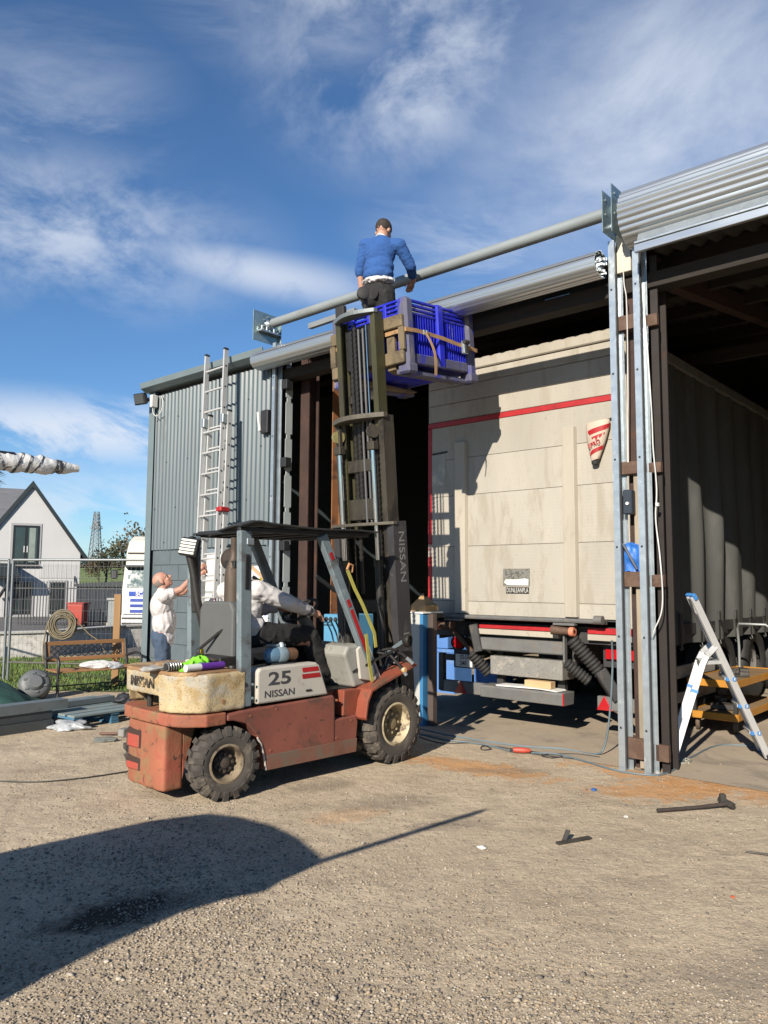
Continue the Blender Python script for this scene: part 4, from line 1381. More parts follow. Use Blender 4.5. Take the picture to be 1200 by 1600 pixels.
    MB().cyl((-1.97, .12, .60), (-1.97, .12, .80), .022, n=12).build('tow_pin', GREASE, t)
    wear = MB().prism([(-.02, -.05), (.15, -.05), (.16, .05), (-.02, .05)], 0, .001, 'xy')
    lettering('NISSAN', .10, mat('worn_black', (.05, .04, .03), .8, dirt=((.45, .33, .17), .45, 18)), t, (-2.0805, .05, .815), (0, -1, 0), (0, 0, 1), xs=1.0, bold=.002, extrude=.003)
    cast('red_shelf', MB().prism(outline(-.505, .505, -1.725, .02), .535, .622, 'xy'), REDR, t, .009, 4, .002, 14)
    sk = MB()
    sk.prism([(-1.90, -.25)] + [(-2.07 + (.06 * ((abs(y) - .16) / .18) ** 2 if abs(y) > .16 else 0), y) for y in [-.25 + .59 * i / 16 for i in range(17)]] + [(-1.90, .34)], .075, .53, 'xy')
    cast('rear_skirt', sk, REDR, t, .012, 5, .003, 12)
    sk2 = MB().prism([(-1.91, .52), (-1.80, .52), (-1.87, .28), (-1.91, .12)], -.248, -.20, 'xz').build('arch_plate', REDR, t, bevel=.006)
    for y, z0, z1 in ((.18, .33, .47), (.18, .17, .27)):
        xs_ = -2.07
        MB().box(xs_ - .006, xs_ + .03, y - .13, y + .08, z0, z1, .01).build('skirt_slot', mat('slot_dark', (.05, .025, .018), .9), t)
        MB().box(xs_ - .010, xs_ + .03, y - .11, y + .07, z0 - .0, z1 - .035, .012).build('slot_plate', mat('slot_red', (.40, .07, .045), .6, dirt=((.2, .1, .06), .35, 8)), t)
    # ---- bolts, hood catch, filler cap and a grab handle on the body
    for x, z in ((-1.50, .70), (-1.50, .80), (-1.52, .575), (-.66, .60), (-.66, .30), (-1.33, .30), (-1.28, .60), (-.50, .42)):
        MB().cyl((x, -.524, z), (x, -.51, z), .010, n=6).build('bolt', REDR if z < .64 else GUARD, t)
    MB().box(-.99, -.93, -.522, -.514, .70, .715, .003).build('hood_catch', GREASE, t)
    MB().lathe([(0, 0), (.03, 0), (.032, .01), (.028, .022), (0, .022)], (-1.62, -.42, .915), (0, 0, 1), 16).build('filler_cap', GREASE, t, smooth=40)
    MB().cyl((-1.75, -.508, .70), (-1.75, -.498, .70), .018, n=10).build('casting_plug', CWTOP, t)
    MB().box(-1.575, -1.51, -.512, -.499, 1.83, 1.88, .004).build('pillar_bracket', GALV, t)
    # ---- wheels
    def wheel(x, y, r, w, ri, rim, hub, lugs, steer=0):
        s = -1 if y < 0 else 1
        W = thing_part('wheel', t, (x, y, r), (0, 0, R(steer)))
        prof = tyre_profile(r - .018, w, ri)
        mb = MB().lathe(prof, (0, 0, 0), (0, s, 0), 44)
        for i in range(lugs):
            for side in (-1, 1):
                th = 2 * PI * (i + (.5 if side > 0 else 0)) / lugs
                M = Matrix.Rotation(th, 4, 'Y') @ Matrix.Translation((0, 0, r - .022))
                dth = .36 * 2 * PI * r / lugs
                # raked bar from the centre line over the shoulder
                mb.add([(-dth * .75, 0, 0), (dth * .35, 0, 0), (-dth * .75, 0, .022), (dth * .35, 0, .022),
                        (-dth * .5, side * w * .43, -.004), (dth * .8, side * w * .43, -.004), (-dth * .5, side * w * .43, .018), (dth * .8, side * w * .43, .018),
                        (-dth * .5, side * w * .505, -.05), (dth * .8, side * w * .505, -.05), (-dth * .45, side * w * .53, -.045), (dth * .7, side * w * .53, -.045)],
                       [(0, 1, 3, 2), (2, 3, 7, 6), (0, 2, 6, 4), (1, 5, 7, 3), (4, 6, 10, 8), (5, 9, 11, 7), (6, 7, 11, 10), (8, 10, 11, 9)], M)
        mb.build('tyre', TYRE, W, smooth=38)
        q = w * .5
        MB().lathe([(ri + .004, q * .80), (ri + .012, q * .90), (ri - .004, q * .95), (ri - .012, q * .80), (ri - .022, q * .35), (ri - .03, q * .1), (ri * .55, q * .02), (ri * .5, q * .1)], (0, 0, 0), (0, s, 0), 36).build('rim', rim, W, smooth=40)
        MB().lathe([(ri - .025, q * .12), (ri * .62, q * .05), (ri * .6, q * .22), (ri * .32, q * .25), (ri * .28, q * .45), (ri * .18, q * .5), (0, q * .5)], (0, 0, 0), (0, s, 0), 28).build('hub', hub, W, smooth=35)
        nb = MB()
        for k in range(8):
            th = 2 * PI * k / 8
            c = Vector((math.cos(th) * ri * .46, s * q * .22, math.sin(th) * ri * .46))
            nb.cyl(c, c + Vector((0, s * .018, 0)), .011, n=6)
        nb.build('wheel_nut', rim if hub is not RIMD else RIMD, W)
        return W
    def thing_part(name, parent, loc, rot):
        # hub block that carries the tyre and rim
        me = MB().cyl((0, -.03, 0), (0, .03, 0), .05, n=12).mesh(name)
        me.materials.append(GREASE)
        o = link(name, me, parent)
        o.location = loc
        o.rotation_euler = rot
        return o
    wheel(0, -.48, .336, .20, .172, RIMC, mat('tan_hub', (.25, .19, .10), .7, var=.3, scale=14, dirt=((.08, .055, .03), .4, 12)), 20)
    wheel(0, .48, .336, .20, .172, RIMC, MATS['tan_hub'], 20)
    RIMR = mat('dull_rear_rim', (.20, .155, .10), .7, var=.3, scale=9, dirt=((.07, .05, .035), .4, 10))
    wheel(-1.70, -.445, .262, .17, .128, RIMR, RIMD, 18, -9)
    wheel(-1.70, .445, .262, .17, .128, RIMR, RIMD, 18, -9)
    # ---- front mudguards and cowl
    for s in (-1, 1):
        path = [(-.43, .44), (-.405, .58), (-.36, .665), (-.22, .715), (-.02, .775), (.12, .82), (.20, .845)]
        low = [(x + .018, z - .022) for x, z in reversed(path)]
        MB().prism(path + low, s * .62, s * .37, 'xz').build('mudguard', mat('orange_red_guard', (.28, .068, .036), .6, var=.25, scale=4, dirt=((.13, .07, .042), .4, 5), dirt2=((.06, .04, .03), .24, 16)), t, bevel=.005)
        MB().prism([(-.43, .44), (-.405, .58), (-.36, .66), (-.56, .665), (-.57, .46)], s * .50, s * .37, 'xz').build('mudguard_side', MATS['orange_red_guard'], t, bevel=.008)
        MB().prism([(-.36, .74), (-.40, .99), (-.36, 1.02), (-.25, 1.01), (-.10, .72), (-.16, .70)], s * .49, s * .46, 'xz').build('cowl_side', WHP, t, bevel=.008)
        MB().lathe([(0, .0), (.022, .0), (.026, .02), (.02, .03), (0, .03)], (.02, s * .625, .80), (0, s, 0), 14).build('marker_lamp', mat('amber_lens', (.65, .42, .18), .3), t, smooth=40)
    MB().prism([(-.40, .67), (-.52, .95), (-.48, 1.02), (-.28, 1.03), (-.10, .70)], -.455, .455, 'xz').build('cowl', mat('grey_cowl', (.30, .295, .265), .6, var=.15, dirt=((.18, .16, .13), .35, 6)), t, bevel=.02)
    MB().bar((-.38, .05, 1.0), (-.56, .05, 1.26), .10, .08, bev=.015).build('steering_column', mat('column_grey', (.16, .165, .165), .6), t)
    c0 = Vector((-.585, .05, 1.31))
    ax = Vector((-.55, 0, .835)).normalized()
    e1 = Vector((0, 1, 0))
    e2 = ax.cross(e1)
    sw = MB().tube([c0 + (e1 * math.cos(q * PI / 14) + e2 * math.sin(q * PI / 14)) * .165 for q in range(28)], .013, 8, closed=True)
    for q in (0.5, 2.6, 4.7):
        sw.cyl(c0, c0 + (e1 * math.cos(q) + e2 * math.sin(q)) * .165, .010, n=6)
    sw.cyl(c0 - ax * .05, c0 + ax * .01, .03, n=12)
    sw.build('steering_wheel', BLACKR, t, smooth=40)
    for k, y in enumerate((-.16, -.22, -.28)):
        MB().tube([(-.36, y, 1.0), (-.40, y, 1.12), (-.46, y, 1.22)], .008, 6).build('lever', CHROME, t, smooth=40)
        MB().add(*ellip(-.465, y, 1.235, .018, .018, .022, sub=2)).build('lever_knob', BLACKR, t, smooth=60)
    # ---- seat
    MB().box(-1.38, -.92, -.22, .24, .905, 1.03, .035).build('seat', DARK, t)
    MB().prism([(-.235, .93), (.235, .93), (.235, 1.33), (.19, 1.40), (-.19, 1.40), (-.235, 1.33)], -1.49, -1.40, 'yz').build('seat_back', mat('grey_seat_shell', (.105, .108, .105), .6, var=.12), t, bevel=.02)
    # ---- overhead guard
    MB().prism([(-1.595, .64), (-1.495, .64), (-1.525, 1.935), (-1.625, 1.935)], -.50, -.44, 'xz').build('guard_pillar', GUARD, t, bevel=.008)
    MB().prism([(-1.455, .92), (-1.355, .92), (-1.385, 1.935), (-1.485, 1.935)], .40, .46, 'xz').build('guard_pillar', GUARD, t, bevel=.008)
    sl = MB()
    sl.box(-1.585, -1.545, -.508, -.5005, 1.50, 1.76, .004)
    slo = sl.build('pillar_grille', BLACKR, t)
    for k in range(14):
        MB().box(-1.582, -1.548, -.514, -.5085, 1.51 + k * .0175, 1.517 + k * .0175).build('grille_rib', DARK, slo)
    MB().cyl((-1.555, -.503, .80), (-1.555, -.499, .80), .017, n=14).build('pillar_hole', BLACKR, t)
    for s in (-1, 1):
        p = MB().bar((-.80, s * .465, 1.94), (-.19, s * .465, .76), .06, .085, up=(1, 0, .3), bev=.008).build('front_pillar', GUARD, t)
        if s < 0:
            for f0, f1 in ((.12, .17), (.45, .50), (.52, .82)):
                a, b = Vector((-.80, -.465, 1.94)), Vector((-.19, -.465, .76))
                d = (b - a)
                MB().bar(a + d * f0 + Vector((0, -.0325, 0)), a + d * f1 + Vector((0, -.0325, 0)), .002, .035, up=(1, 0, .3)).build('red_tape', RED, p)
        MB().bar((-1.62 if s < 0 else -1.42, s * .46, 1.945), (-.26, s * .46, 1.965), .04, .036, bev=.006).build('roof_rail', DARK, t)
        MB().bar((-.82, s * .43, 1.60), (-.60, s * .43, 1.48), .02, .03).build('grab_handle', DARK, t)
    for x in (-1.38, -1.16, -.94, -.72, -.47, -.28):
        MB().box(x - .02, x + .02, -.44, .44, 1.945, 1.975, .004).build('roof_bar', DARK, t)
    def mat_roof(u, v):
        y = -.55 + 1.01 * v
        x = (-1.66 + .38 * v) * (1 - u) - .22 * u
        z = 1.995 + .022 * math.exp(-((x + 1.50) / .10) ** 2 - ((y + .45) / .22) ** 2) + .006 * math.sin(x * 7 + y * 3) * (1 - v * .4)
        if v > .85:
            z -= .03 * (v - .85) / .15
        if u < .08:
            z -= .02 * (.08 - u) / .08
        return (x, y, z)
    MB().shell(mat_roof, 24, 18, .012).build('roof_mat', mat('black_roof_mat', (.022, .024, .026), .7, var=.2, dirt=((.06, .058, .052), .3, 5)), t, smooth=50)
    # ---- exhaust stack, intake arm and work lamp at the back
    MB().lathe([(0, 0), (.085, 0), (.085, .012), (.072, .02), (.072, .60), (.066, .66), (.040, .74), (.028, .78), (.028, .92), (0, .92)], (-1.40, -.10, .985), (0, 0, 1), 24).build('exhaust_stack', mat('sooty_brown_steel', (.115, .085, .062), .65, .35, var=.3, scale=6, dirt=((.06, .04, .03), .4, 6), stretch=(1, 1, .4)), t, smooth=40)
    MB().box(-1.44, -1.30, -.16, -.02, 1.66, 1.72, .004).build('stack_bracket', GREASE, t)
    MB().box(-1.62, -1.30, -.26, .08, .905, .985, .01).build('stack_base', GREASE, t)
    arm = MB().tube([(-1.54, .34, 1.80), (-1.50, .32, 1.62), (-1.47, .30, 1.40), (-1.43, .27, 1.20), (-1.40, .25, 1.13), (-1.33, .20, 1.07), (-1.28, .16, .98)], .032, 10)
    arm.build('intake_arm', GREASE, t, smooth=50)
    MB().bar((-1.46, .42, 1.93), (-1.44, .36, 1.30), .07, .05, bev=.008).build('rear_brace', GREASE, t)
    wl = thing_lamp(t)
    MB().tube([(-1.56, .10, 1.03), (-1.50, -.05, 1.15), (-1.44, -.20, 1.25), (-1.50, -.40, 1.27)], .012, 6).build('hose', GREASE, t, smooth=40)
    # ---- mast: three stages that lean back a little
    T = Matrix.Translation((.38, 0, 0)) @ Matrix.Rotation(R(-4.57), 4, 'Y')
    def mp(mb, name, m, parent=t, smooth=None, bevel=None):
        o = mb.build(name, m, parent, smooth=smooth, bevel=bevel)
        if parent is t:
            o.matrix_local = T
        return o
    rails = []
    for s in (-1, 1):
        def chan(y0, y1, x0, x1, z0, z1, th=.016):
            mb = MB()
            yo, yi = s * max(y0, y1), s * min(y0, y1)
            mb.box(x0, x1, yo, yo - s * th, z0, z1)
            mb.box(x0, x0 + th, yo - s * th, yi, z0, z1)
            mb.box(x1 - th, x1, yo - s * th, yi, z0, z1)
            return mb
        o = mp(chan(.325, .405, -.09, .085, .10, 2.13), 'outer_rail', MASTD)
        rails.append(o)
        mp(chan(.265, .328, -.075, .07, 1.02, 3.13), 'middle_rail', MASTG)
        mp(chan(.205, .268, -.06, .055, 2.02, 4.12), 'inner_rail', MASTO)
        # lift cylinders: barrel, rod, head
        mp(MB().cyl((-.125, s * .225, .22), (-.125, s * .225, 1.72), .036, n=16), 'cylinder_barrel', GREASE, smooth=40)
        mp(MB().cyl((-.125, s * .225, 1.72), (-.125, s * .225, 1.78), .044, n=16), 'cylinder_gland', MASTO, smooth=40)
        mp(MB().cyl((-.125, s * .225, 1.78), (-.125, s * .225, 2.80), .022, n=16), 'cylinder_rod', CHROME, smooth=40)
        mp(MB().box(-.165, -.085, s * .225 - .045, s * .225 + .045, 2.80, 2.88, .008), 'rod_head', MASTG)
        # pulley over the rod
        mp(MB().lathe([(.0, -.018), (.062, -.018), (.062, -.012), (.05, -.008), (.05, .008), (.062, .012), (.062, .018), (.0, .018)], (-.125, s * .235, 2.975), (0.35, 1, 0), 22), 'pulley', mat('pulley_yellow', (.30, .26, .11), .5, .3, var=.25, scale=12) if s > 0 else MASTG, smooth=40)
        mp(MB().box(-.14, -.10, s * .215 - .012, s * .215 + .012, 2.86, 3.05, .004), 'pulley_bracket', MASTG)
    lettering_on = rails[0]
    o = lettering('NISSAN', .105, mat('mast_lettering', (.20, .20, .195), .6, dirt=((.06, .06, .06), .3, 30)), rails[0], (.01, -.4058, 1.80), (0, 0, -1), (1, 0, 0), xs=1.35, bold=.001)
    MB().box(-.02, .05, -.4065, -.4055, 1.02, 1.10).build('data_plate', mat('plate_grey', (.2, .2, .19), .5), rails[0])
    # curved cross plates at the head of each stage
    def cross(w, x0, bulge, z, th, m):
        pts = [(x0 + .05, -w), (x0, -w)]
        for i in range(1, 12):
            y = -w + 2 * w * i / 12
            pts.append((x0 - bulge * math.sin(PI * i / 12), y))
        pts += [(x0, w), (x0 + .05, w)]
        mp(MB().prism(pts, z, z + th, 'xy'), 'cross_plate', m, bevel=.004)
    cross(.42, -.10, .14, 2.10, .028, mat('plate_olive', (.115, .10, .075), .6, .2, var=.25, dirt=((.09, .08, .06), .35, 6)))
    cross(.35, -.085, .14, 3.10, .045, MATS['plate_olive'])
    cross(.275, -.07, .10, 4.10, .04, mat('plate_bluegrey', (.20, .23, .24), .5, .3, var=.2))
    for z0, z1, w, x in ((1.28, 1.40, .27, -.05), (2.16, 2.36, .22, -.05), (2.62, 2.74, .21, -.045), (.45, .60, .33, -.08), (3.3, 3.38, .20, .0)):
        mp(MB().box(x, x + .03, -w, w, z0, z1, .006), 'cross_member', MASTG)
    mp(MB().box(-.09, -.03, .12, .24, 4.13, 4.26, .012), 'top_block', BLACKR)
    mp(MB().lathe([(0, 0), (.055, 0), (.06, .01), (.06, .05), (.04, .06), (0, .06)], (-.10, -.17, 4.28), (-.6, -.8, .1), 20), 'mast_lamp', BLACKR, smooth=40)
    mp(MB().bar((-.07, -.17, 4.13), (-.07, -.17, 4.27), .03, .03), 'lamp_stalk', BLACKR)
    # chains and hoses
    for y, z0, z1, x in ((.10, 1.45, 3.98, -.02), (.03, 2.25, 4.02, -.035), (.235, 1.5, 2.95, -.085), (-.235, 1.5, 2.95, -.085)):
        mb = MB()
        z, k = z0, 0
        while z < z1:
            wd = .020 if k % 2 else .013
            mb.box(x - .009, x + .009, y - wd, y + wd, z, z + .026)
            z += .026
            k += 1
        mp(mb, 'lift_chain', GREASE)
    for y, x in ((-.03, -.045), (-.075, -.03)):
        mb = MB()
        prof = []
        for k in range(95):
            prof += [(.010, k * .02), (.0135, k * .02 + .01)]
        mb.lathe(prof, (x, y, 2.10), (0, 0, 1), 8)
        mp(mb, 'hydraulic_hose', mat('hose_grey', (.10, .10, .105), .5), smooth=60)
    mp(MB().cyl((-.02, -.11, 2.3), (-.02, -.11, 4.02), .008, n=8), 'guide_rod', CHROME, smooth=40)
    mp(MB().bar((-.13, -.40, .95), (-.22, -.44, .66), .05, .05, bev=.01), 'tilt_bracket', GREASE)
    t2 = MB().cyl((-.02, -.40, .70), (.24, -.36, 1.0), .036, n=14)
    t2.build('tilt_cylinder', GREASE, t, smooth=40)
    # head lamp on the mast foot, hydraulic hoses with steel ends
    hl = MB().lathe([(0, 0), (.03, 0), (.055, .02), (.062, .05), (.062, .065), (.05, .07), (.045, .055), (.02, .05), (0, .05)], (.16, -.50, 1.04), (.35, -1, 0), 22)
    hl.build('head_lamp', GREASE, t, smooth=40)
    MB().bar((.0, -.42, .92), (.16, -.49, 1.03), .025, .025).build('lamp_stalk', GUARD, t)
    for k, pts in enumerate(([(-.12, -.45, .96), (-.02, -.52, .98), (.06, -.58, .93), (.12, -.63, .86)], [(-.14, -.46, .95), (-.06, -.54, .93), (-.01, -.60, .85), (.03, -.64, .77)])):
        MB().tube(pts, .013, 8).build('hydraulic_hose', GREASE, t, smooth=50)
        a, b = Vector(pts[-2]), Vector(pts[-1])
        MB().cyl(a + (b - a) * .45, b + (b - a) * .2, .017, n=10).build('hose_end', GALVB, t, smooth=40)
    MB().bar((-.42, -.45, .80), (.02, -.58, .99), .012, .02).build('cable_strap', GREASE, t)
    # carriage and forks, high up
    car = MASTG
    TIMC = mat('carriage_ochre', (.19, .145, .085), .75, .1, var=.3, scale=5, dirt=((.10, .075, .045), .4, 6))
    for z0, z1 in ((3.94, 4.06), (3.60, 3.72)):
        mp(MB().box(.065, .105, -.49, .49, z0, z1, .008), 'carriage_bar', TIMC)
    for y in (-.47, -.20, .20, .47):
        mp(MB().box(.068, .10, y - .035, y + .035, 3.72, 3.94, .006), 'carriage_upright', TIMC)
    mp(MB().box(.0, .066, -.20, .20, 3.62, 4.02, .006), 'carriage_block', GREASE)
    for y in (-.30, .30):
        f = MB().prism([(.108, 4.05), (.145, 4.05), (.15, 3.60), (1.10, 3.555), (1.10, 3.54), (.17, 3.535), (.108, 3.56)], y - .05, y + .05, 'xz')
        mp(f, 'fork', TIMC, bevel=.006)
    # mirror in its bag
    MB().add(*ellip(-.60, -.40, 1.70, .035, .05, .085, sub=3)).build('mirror', mat('bagged_mirror', (.30, .33, .36), .15, .6, var=.25, scale=20), t, smooth=60)
    MB().bar((-.66, -.44, 1.79), (-.60, -.40, 1.74), .012, .012).build('mirror_stalk', DARK, t)
    return t
def thing_lamp(t):
    o = MB().box(-.03, .03, -.085, .085, -.075, .075, .012).build('work_lamp', DARK, t)
    o.location = (-1.55, .31, 1.835)
    o.rotation_euler = (R(8), R(10), R(25))
    for k in range(5):
        MB().box(-.036, -.0305, -.072, .072, -.062 + k * .026, -.044 + k * .026, .003).build('lamp_bar', mat('led_bar', (.82, .80, .72), .25, var=.05), o)
    return o
FORK = make_forklift()
# ------------------------------------------------------------------ blue box on the forks
CRB = mat('blue_plastic', (0.018, 0.026, 0.50), 0.42, var=0.14, scale=3, dirt=((0.09, 0.09, 0.30), 0.30, 5))
CRW = mat('scuffed_blue_plastic', (0.10, 0.10, 0.16), 0.7, var=0.25, scale=5, dirt=((0.03, 0.035, 0.36), 0.40, 6), dirt2=((0.20, 0.185, 0.19), 0.30, 11), stretch=(1, 1, .35))
MC = MK @ Matrix.Translation((.215, 0, 3.505)) @ Matrix.Rotation(R(-5.3), 4, 'Y')
def make_crate():
    t = thing('pallet_box', 'scuffed blue plastic pallet box carried high on the forks', 'plastic box')
    t.matrix_world = MC
    X, W, H = 1.06, .51, .725
    # corner posts with flared feet
    for x in (.06, X - .06):
        for s in (-1, 1):
            y = s * (W - .06)
            p = MB()
            p.box(x - .062, x + .062, y - .062, y + .062, .0, H, .028)
            p.box(x - .072, x + .072, y - .072, y + .072, 0, .10, .02)
            p.build('corner_post', CRW, t)
    for s in (-1, 1):
        MB().box(X / 2 - .05, X / 2 + .05, s * (W - .012), s * (W - .08), .10, H, .015).build('middle_post', CRB, t)
        MB().box(.12, X - .12, s * (W - .075), s * (W - .055), .18, H - .15).build('side_wall', CRB, t)
        MB().box(.12, X - .12, s * (W - .02), s * (W - .08), .10, .20, .01).build('bottom_rail', CRW, t)
        for z in (H - .14, H - .10, H - .06, H - .018):
            MB().box(.12, X - .12, s * (W - .03), s * (W - .065), z - .011, z + .011, .004).build('top_slat', CRB, t)
        for k in range(22):
            x = .14 + k * .0372
            if abs(x - X / 2) < .06:
                continue
            MB().box(x - .004, x + .004, s * (W - .032), s * (W - .056), .20, H - .15).build('rib', CRB, t)
        MB().box(.0, X, s * .40 - .05, s * .40 + .05, .0, .05, .01).build('skid', CRW, t)
    for x, s in ((.0, 1), (X, -1)):
        MB().box(x + s * .055, x + s * .075, -W + .12, W - .12, .18, H - .15).build('end_wall', CRB, t)
        MB().box(x + s * .02, x + s * .08, -W + .12, W - .12, .10, .20, .01).build('bottom_rail', CRW, t)
        for z in (H - .14, H - .10, H - .06, H - .018):
            MB().box(x + s * .03, x + s * .065, -W + .12, W - .12, z - .011, z + .011, .004).build('top_slat', CRB, t)
        for y in (-.22, 0, .22):
            MB().box(x + s * .02, x + s * .07, y - .02, y + .02, .20, H - .02, .006).build('rib', CRB, t)
    MB().box(.06, X - .06, -W + .06, W - .06, .10, .14).build('floor', CRB, t)
make_crate()
# strap with its ratchet, ochre webbing right round the box and the carriage
STR = mat('ochre_webbing', (.38, .22, .10), .85, var=.2, scale=20, dirt=((.2, .13, .08), .35, 14))
t = thing('ratchet_strap', 'ochre ratchet strap tied round the raised blue box', 'strap')
t.matrix_world = MC
pts = [(-.02, -.522), (.13, -.527), (.30, -.52), (.53, -.522), (.75, -.52), (.93, -.527), (1.07, -.52), (1.075, .52), (.93, .527), (.13, .527), (-.02, .522)]
zs = [.40, .405, .40, .385, .36, .345, .335, .335, .345, .405, .40]
w = MB()
for i in range(len(pts)):
    j = (i + 1) % len(pts)
    (x0, y0), (x1, y1) = pts[i], pts[j]
    w.bar((x0, y0, zs[i]), (x1, y1, zs[j]), .004, .038)
w.build('webbing', STR, t)
MB().box(.215, .245, -.54, -.524, .375, .425, .003).build('buckle', GALVB, t)
MB().box(.255, .275, -.54, -.524, .375, .425, .003).build('buckle', GALVB, t)
def tail(u, v):
    x = .235 + .13 * u + .02 * math.sin(u * 4)
    return (x - .018 + .036 * v, -.545 - .03 * math.sin(u * 3.1), .40 - .40 * u)
MB().shell(tail, 12, 2, .003).build('loose_tail', mat('ochre_tail', (.50, .31, .16), .85, var=.15), t, smooth=50)
rt = MB().box(.80, .87, -.56, -.522, .27, .40, .006).build('ratchet', GALV, t)
MB().cyl((.80, -.565, .385), (.87, -.565, .385), .022, n=12).build('ratchet_spool', CHASS, rt, smooth=40)
MB().box(.81, .86, -.572, -.56, .275, .37, .004).build('ratchet_handle', CHASS, rt)
# box section tube laid across the box
o = MB().box(.03, .085, .20, .90, .728, .783, .003).build('steel_tube', mat('grey_tube', (.33, .35, .35), .5, .4, var=.12))
o.matrix_world = MC
tag(o, 'short grey square tube lying across the raised blue box, sticking out left', 'steel tube')
MB().box(.036, .079, .9005, .902, .734, .777).build('tube_opening', DARK, o)

# ------------------------------------------------------------------ people
SKIN = mat('skin', (.50, .27, .19), .55, var=.12, scale=10)
SKIN2 = mat('skin_ruddy', (.50, .25, .18), .55, var=.14, scale=9)
HAIRD = mat('dark_hair', (.035, .024, .018), .8, var=.3, scale=60, bump=.4, bscale=120)
HAIRG = mat('grey_stubble', (.20, .165, .14), .8, var=.25, scale=60, bump=.3, bscale=140)
BLUES = mat('blue_sweater', (.026, .100, .32), .95, var=.16, scale=7, bump=.35, bscale=150, dirt=((.016, .06, .2), .25, 14))
WHITES = mat('white_shirt', (.60, .58, .58), .85, var=.06, scale=6, bump=.08, bscale=60)
PINKW = mat('off_white_tshirt', (.58, .545, .54), .85, var=.07, scale=5, bump=.08, bscale=60)
TROU = mat('black_work_trousers', (.011, .0105, .0105), .85, var=.3, scale=9, bump=.15, bscale=70)
JEAN = mat('blue_jeans', (.055, .085, .14), .9, var=.2, scale=10)
SHOE = mat('work_boot', (.03, .025, .02), .7)
def hand(w, d, up, side, s=1.0, curl=.5):
    """palm and five bent fingers: wrist w, pointing d, back of the hand up, thumb towards side"""
    w, d, up, side = Vector(w), Vector(d).normalized(), Vector(up).normalized(), Vector(side).normalized()
    P = [('c', w, w + d * .075 * s, .024 * s, .034 * s)]
    palm = w + d * .085 * s
    P.append(('c', palm + side * .022 * s, palm - side * .026 * s, .017 * s, .016 * s))
    for k, (o, L) in enumerate(((.030, .070), (.010, .080), (-.011, .074), (-.031, .058))):
        a = palm + side * o * s + d * .008 * s
        b = a + (d * math.cos(curl * .6) - up * math.sin(curl * .6)) * L * .48 * s
        c = b + (d * math.cos(curl * 1.5) - up * math.sin(curl * 1.5)) * L * .32 * s
        e = c + (d * math.cos(curl * 2.3) - up * math.sin(curl * 2.3)) * L * .26 * s
        P += [('c', a, b, .0095 * s, .009 * s), ('c', b, c, .009 * s, .0082 * s), ('c', c, e, .0082 * s, .007 * s)]
    a = w + d * .03 * s + side * .026 * s
    b = a + (d * .6 + side * .75 - up * .2).normalized() * .04 * s
    c = b + (d * .95 + side * .2 - up * .4).normalized() * .032 * s
    P += [('c', a, b, .013 * s, .011 * s), ('c', b, c, .011 * s, .009 * s)]
    return P
def head(c, f, up, s=1.0):
    """skull, jaw, brow, nose, lips, ears; c centre, f facing"""
    c, f, up = Vector(c), Vector(f).normalized(), Vector(up).normalized()
    up = (up - f * up.dot(f)).normalized()
    l = up.cross(f)
    def P(x, y, z):
        return c + (f * x + l * y + up * z) * s
    M = Matrix(((f.x, l.x, up.x), (f.y, l.y, up.y), (f.z, l.z, up.z))).to_4x4()
    E = lambda q, r: ('e', P(*q), tuple(v * s for v in r), M)
    pr = [E((-.012, 0, .025), (.098, .076, .092)), E((.022, 0, -.035), (.068, .060, .080)), E((.045, 0, -.085), (.035, .036, .030)),
          E((.068, 0, .022), (.022, .055, .016)), ('c', P(.082, 0, .012), P(.108, 0, -.026), .010 * s, .015 * s),
          E((.082, 0, -.056), (.016, .026, .007)), E((.081, 0, -.067), (.015, .022, .007)),
          E((-.005, .078, -.008), (.020, .010, .032)), E((-.005, -.078, -.008), (.020, .010, .032)),
          E((.060, .034, -.030), (.024, .022, .024)), E((.060, -.034, -.030), (.024, .022, .024))]
    return pr, P, M
def eyes(P, M, parent, s=1.0):
    for y in (-.031, .031):
        vs, fs = ellip(*P(.076, y, .004), .010 * s, .014 * s, .008 * s, M, sub=2)
        e = MB().add(vs, fs).build('eye', mat('eye_white', (.6, .58, .55), .3, var=.03), parent, smooth=60)
        vs, fs = ellip(*P(.084, y, .003), .0045 * s, .006 * s, .006 * s, M, sub=1)
        MB().add(vs, fs).build('iris', mat('eye_dark', (.03, .025, .02), .2), e, smooth=60)
        vs, fs = ellip(*P(.084, y, .022), .007 * s, .020 * s, .005 * s, M, sub=2)
        MB().add(vs, fs).build('eyebrow', HAIRG, parent, smooth=60)

